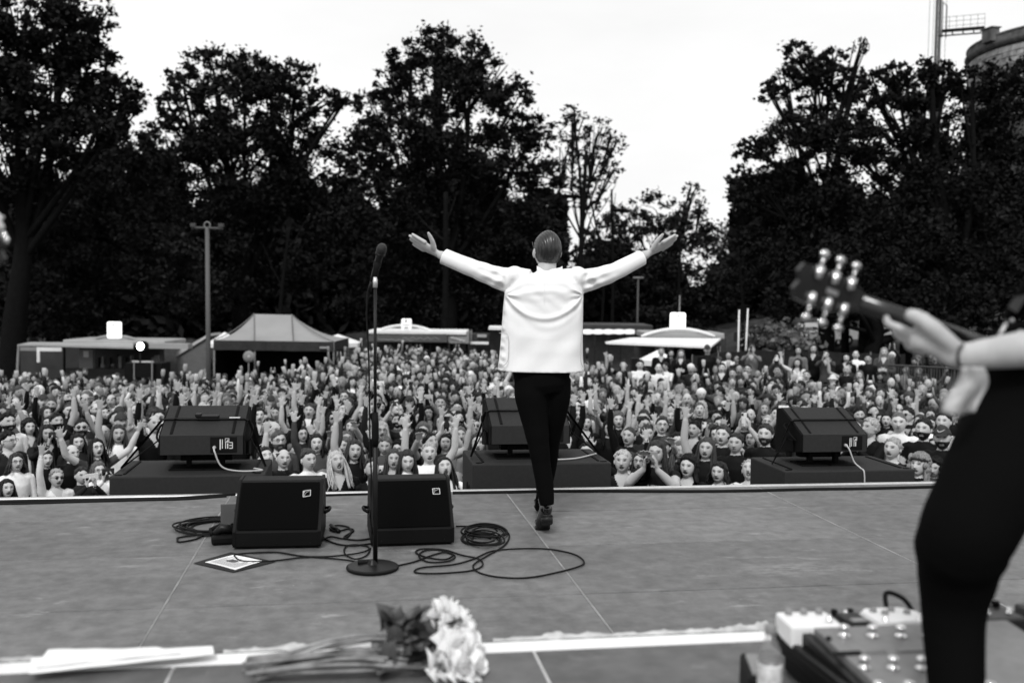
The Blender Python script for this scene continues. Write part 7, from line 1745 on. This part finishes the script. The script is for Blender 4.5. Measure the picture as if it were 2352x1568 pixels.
# ------------------------------------------------------------------ everyone farther back: one mass of small figures
def far_crowd():
    rg = np.random.default_rng(9); lib = {}
    for lod in (0, 1):
        for k, (la, ra, hd, mo, sh_, bk) in VAR.items():
            P, M, _ = body_parts(la, ra, hd, mo, sh_, False, bk)
            if lod == 0:
                P = [p for p in P if len(p[0]) != 12*9]; P += head_parts(M, mo, True, sh_, False)[:0]
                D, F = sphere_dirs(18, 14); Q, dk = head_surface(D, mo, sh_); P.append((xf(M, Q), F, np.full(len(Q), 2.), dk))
            # eyes, brows and mouth as small patches: too fine for the coarse head
            for (cx_, cz_, hw, hh) in ((-.031, .012, .017, .0085), (.031, .012, .017, .0085), (0, -.064-.008*mo, .021, .0045+.014*mo)):
                yy = .094 if cx_ else .093; q = xf(M, np.array([(cx_-hw, yy-.006, cz_), (cx_, yy, cz_-hh), (cx_+hw, yy-.006, cz_), (cx_, yy, cz_+hh)])); P.append((q, [(0, 1, 2, 3)], np.full(4, 2.), np.full(4, .95 if cx_ == 0 else .85)))
            q = xf(M, np.array([(-.010, .100, -.033), (.010, .100, -.033), (0, .122, -.030), (0, .096, .012)])); P.append((q, [(0, 2, 3), (2, 1, 3), (0, 1, 2)], np.full(4, 2.), np.zeros(4)))
            lib[(lod, k)] = (join_parts(P), M)
        for st_ in ('short', 'long', 'bob', 'bun', 'balding', 'curly'):
            lib[(lod, 'hair', st_)] = soup(hair_parts(st_, False, 1))
    V, F4, F3, T = [], [], [], []; FF = []; n = 0; cnt = 0
    def blocked(px, d, l):
        if d < last_d-.1: return True
        if 488 < px < 770 and d > 35.2: return True
        if 280 < px < 376 and 30.2 < d < 33: return True
        if px < 420 and d > 34.5: return True
        if px > 1335 and d > 33.2: return True
        if px > 2150 and d > 22: return True
        return d > 41
    d = last_d-.4
    while d < 41.5:
        ext = 1.06*d/2+.3; sp_ = .56 if d < 26 else .62
        for l in np.arange(-ext, ext, sp_)+rg.uniform(0, sp_):
            dd = d+rg.normal()*.13; ll = l+rg.normal()*.09; px = 1176+FPX*ll/dd
            if px < -40 or px > 2390 or blocked(px, dd, ll): continue
            if px > 1640 and dd > 30: continue
            if 1400 < px < 2080 and dd > 24.6 and rg.random() < .80: continue
            if dd > 36 and rg.random() < .2: continue
            p = HF*dd+HR*ll; z = float(gz(p[0], p[1])); r = rg.random(); lod = 0 if dd < 18.6 else 1
            cz = math.exp(-((px-1050)/600)**2); upp = (.08+.20*cz)*(1 if dd < 25 else .35)
            if r < upp: k = ['both', 'right', 'left', 'wide', 'wave', 'high'][rg.integers(5)]
            elif r < upp+.06: k = ['overhead', 'cam'][rg.integers(2)]
            elif r < upp+.12: k = 'clap'
            else: k = ['still', 'still2', 'sing', 'still', 'still2', 'sing', 'shout'][rg.integers(7)]
            (v, f, tm, dk), M = lib[(lod, k)]
            fem = rg.random() < .55; sc = float(np.clip(rg.normal(.95 if fem else 1.0, .04), .85, 1.1)); dv = STAGEPT-p[:2]; a = math.atan2(-dv[0], dv[1])+rg.normal()*.2
            R = A(math.cos(a), -math.sin(a), 0, math.sin(a), math.cos(a), 0, 0, 0, 1).reshape(3, 3)
            top = TOPS[rg.choice(6, p=np.array([7, 3.4, 1.6, .8, .5, .5])/13.8)][0]; skin = rg.uniform(.22, .48); sl = [.22, 2, 2, 2, 2, 1.2][rg.integers(6)]  # far skin darker: weaker stage light put into the tone
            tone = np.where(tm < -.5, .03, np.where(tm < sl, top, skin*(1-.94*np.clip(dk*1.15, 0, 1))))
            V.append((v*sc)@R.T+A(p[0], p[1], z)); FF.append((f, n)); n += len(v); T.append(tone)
            hs_ = (['long', 'bob', 'bun', 'long', 'curly'] if fem else ['short', 'short', 'balding', None, 'short'])[rg.integers(5)]
            if hs_:
                hv, hf = lib[(lod, 'hair', hs_)]; hv = xf(M, hv); ht = [.006, .010, .02, .05, .10, .22, .36][rg.choice(7, p=[.26, .22, .16, .12, .08, .09, .07])]
                if rg.random() < .05: ht = .7
                V.append((hv*sc)@R.T+A(p[0], p[1], z)); FF.append((hf, n)); n += len(hv); T.append(np.full(len(hv), ht))
            if k in ('overhead', 'cam') and rg.random() < .7:
                wv, wf = cbox((.14, .012, .075)); q = M[:3, 3]+A(0, .28, .22 if k == 'overhead' else .0); V.append(((wv+q)*sc)@R.T+A(p[0], p[1], z)); FF.append((wf, n)); n += 8; T.append(np.full(8, [.7, .03, .85][rg.integers(3)]))
            cnt += 1
        d += .66 if d < 26 else .74
    idx = []; st = []; c = 0
    for f, off in FF:
        for q in f:
            st.append(c); c += len(q); idx.extend([i+off for i in q])
    VV = np.vstack(V).astype(np.float32); me = bpy.data.meshes.new('audience'); me.vertices.add(len(VV)); me.vertices.foreach_set('co', VV.ravel())
    me.loops.add(c); me.loops.foreach_set('vertex_index', np.array(idx, np.int32)); me.polygons.add(len(st)); me.polygons.foreach_set('loop_start', np.array(st, np.int32)); me.update(calc_edges=True)
    me.polygons.foreach_set('use_smooth', np.ones(len(st), bool)); fattr(me, 'tone', np.concatenate(T))
    m = bpy.data.materials.new('audience'); m.use_nodes = True; t = m.node_tree; at = t.nodes.new('ShaderNodeAttribute'); at.attribute_name = 'tone'
    t.links.new(at.outputs['Fac'], t.nodes['Principled BSDF'].inputs['Base Color']); t.nodes['Principled BSDF'].inputs['Roughness'].default_value = .6; t.nodes['Principled BSDF'].inputs['Specular IOR Level'].default_value = .2
    o = link('audience', me, m); tag(o, 'dense audience filling the field behind the nearest rows', 'crowd', kind='stuff')
    print('FAR CROWD', cnt, 'faces', len(st), 'last_d', last_d)
far_crowd()

# ------------------------------------------------------------------ second musician, only a fretting hand and tuners reach into the frame
bp0 = W(-400, 700, 2.35); SC2 = 1.03
Rm = np.stack([HR, HF, A(0, 0, 1)], 1); base2 = A(bp0[0], bp0[1], RZ)
loc = lambda p: (Rm.T@(np.asarray(p)-base2))/SC2
Wt = loc(W(-150, 575, 2.40)); Sh = A(.185, 0, 1.40); mid = (Sh+Wt)/2; El = mid+A(.05, -.08, -.16)
P, M, _ = body_parts('down', 'down', (0, -.1, 0), .1, targets={1: (El, Wt, nrm(loc(W(10, 505, 2.42))-Wt), (0, 1, .2))})
me = body_mesh('person', P, .010); me.materials.append(m_person)
o = bpy.data.objects.new('person', me); COL.objects.link(o); o.location = tuple(base2); o.rotation_euler = (0, 0, -YAW); o.scale = (SC2,)*3; o.color = (.012, .5, .3, 1)
tag(o, 'musician at the far left edge, only a pale hand in view', 'person')
h = bpy.data.objects.new('hair', HAIR[('short', 2)]); COL.objects.link(h); h.parent = o; h.matrix_basis = Matrix(M.tolist()); h.color = (.05, 0, 0, 1)
g2 = empty('bass_guitar', tuple(W(-60, 620, 2.42)), 'bass guitar tuners poking in at the left edge below the hand', 'guitar')
a, b = W(-200, 660, 2.42), W(4, 548, 2.42); MB().tube([a, b], [(.024, .012)]*2, 10, side=A(0, 0, 1)).obj('neck', m_gd, g2, smooth=True)
for q in ((9, 540), (15, 551)): V, F = ellipsoid(W(q[0], q[1], 2.40), (.007, .007, .010), 10); mm = MB(); mm.add(V, F); mm.obj('tuner_key', m_chrome, g2, smooth=True)
ab = nrm(b-a); sd2 = nrm(np.cross(ab, FWD)); MB().box(W(-40, 590, 2.43), (.1, .012, .07), M=np.stack([ab, FWD, sd2], 1), ch=.004).obj('headstock', m_gd, g2)
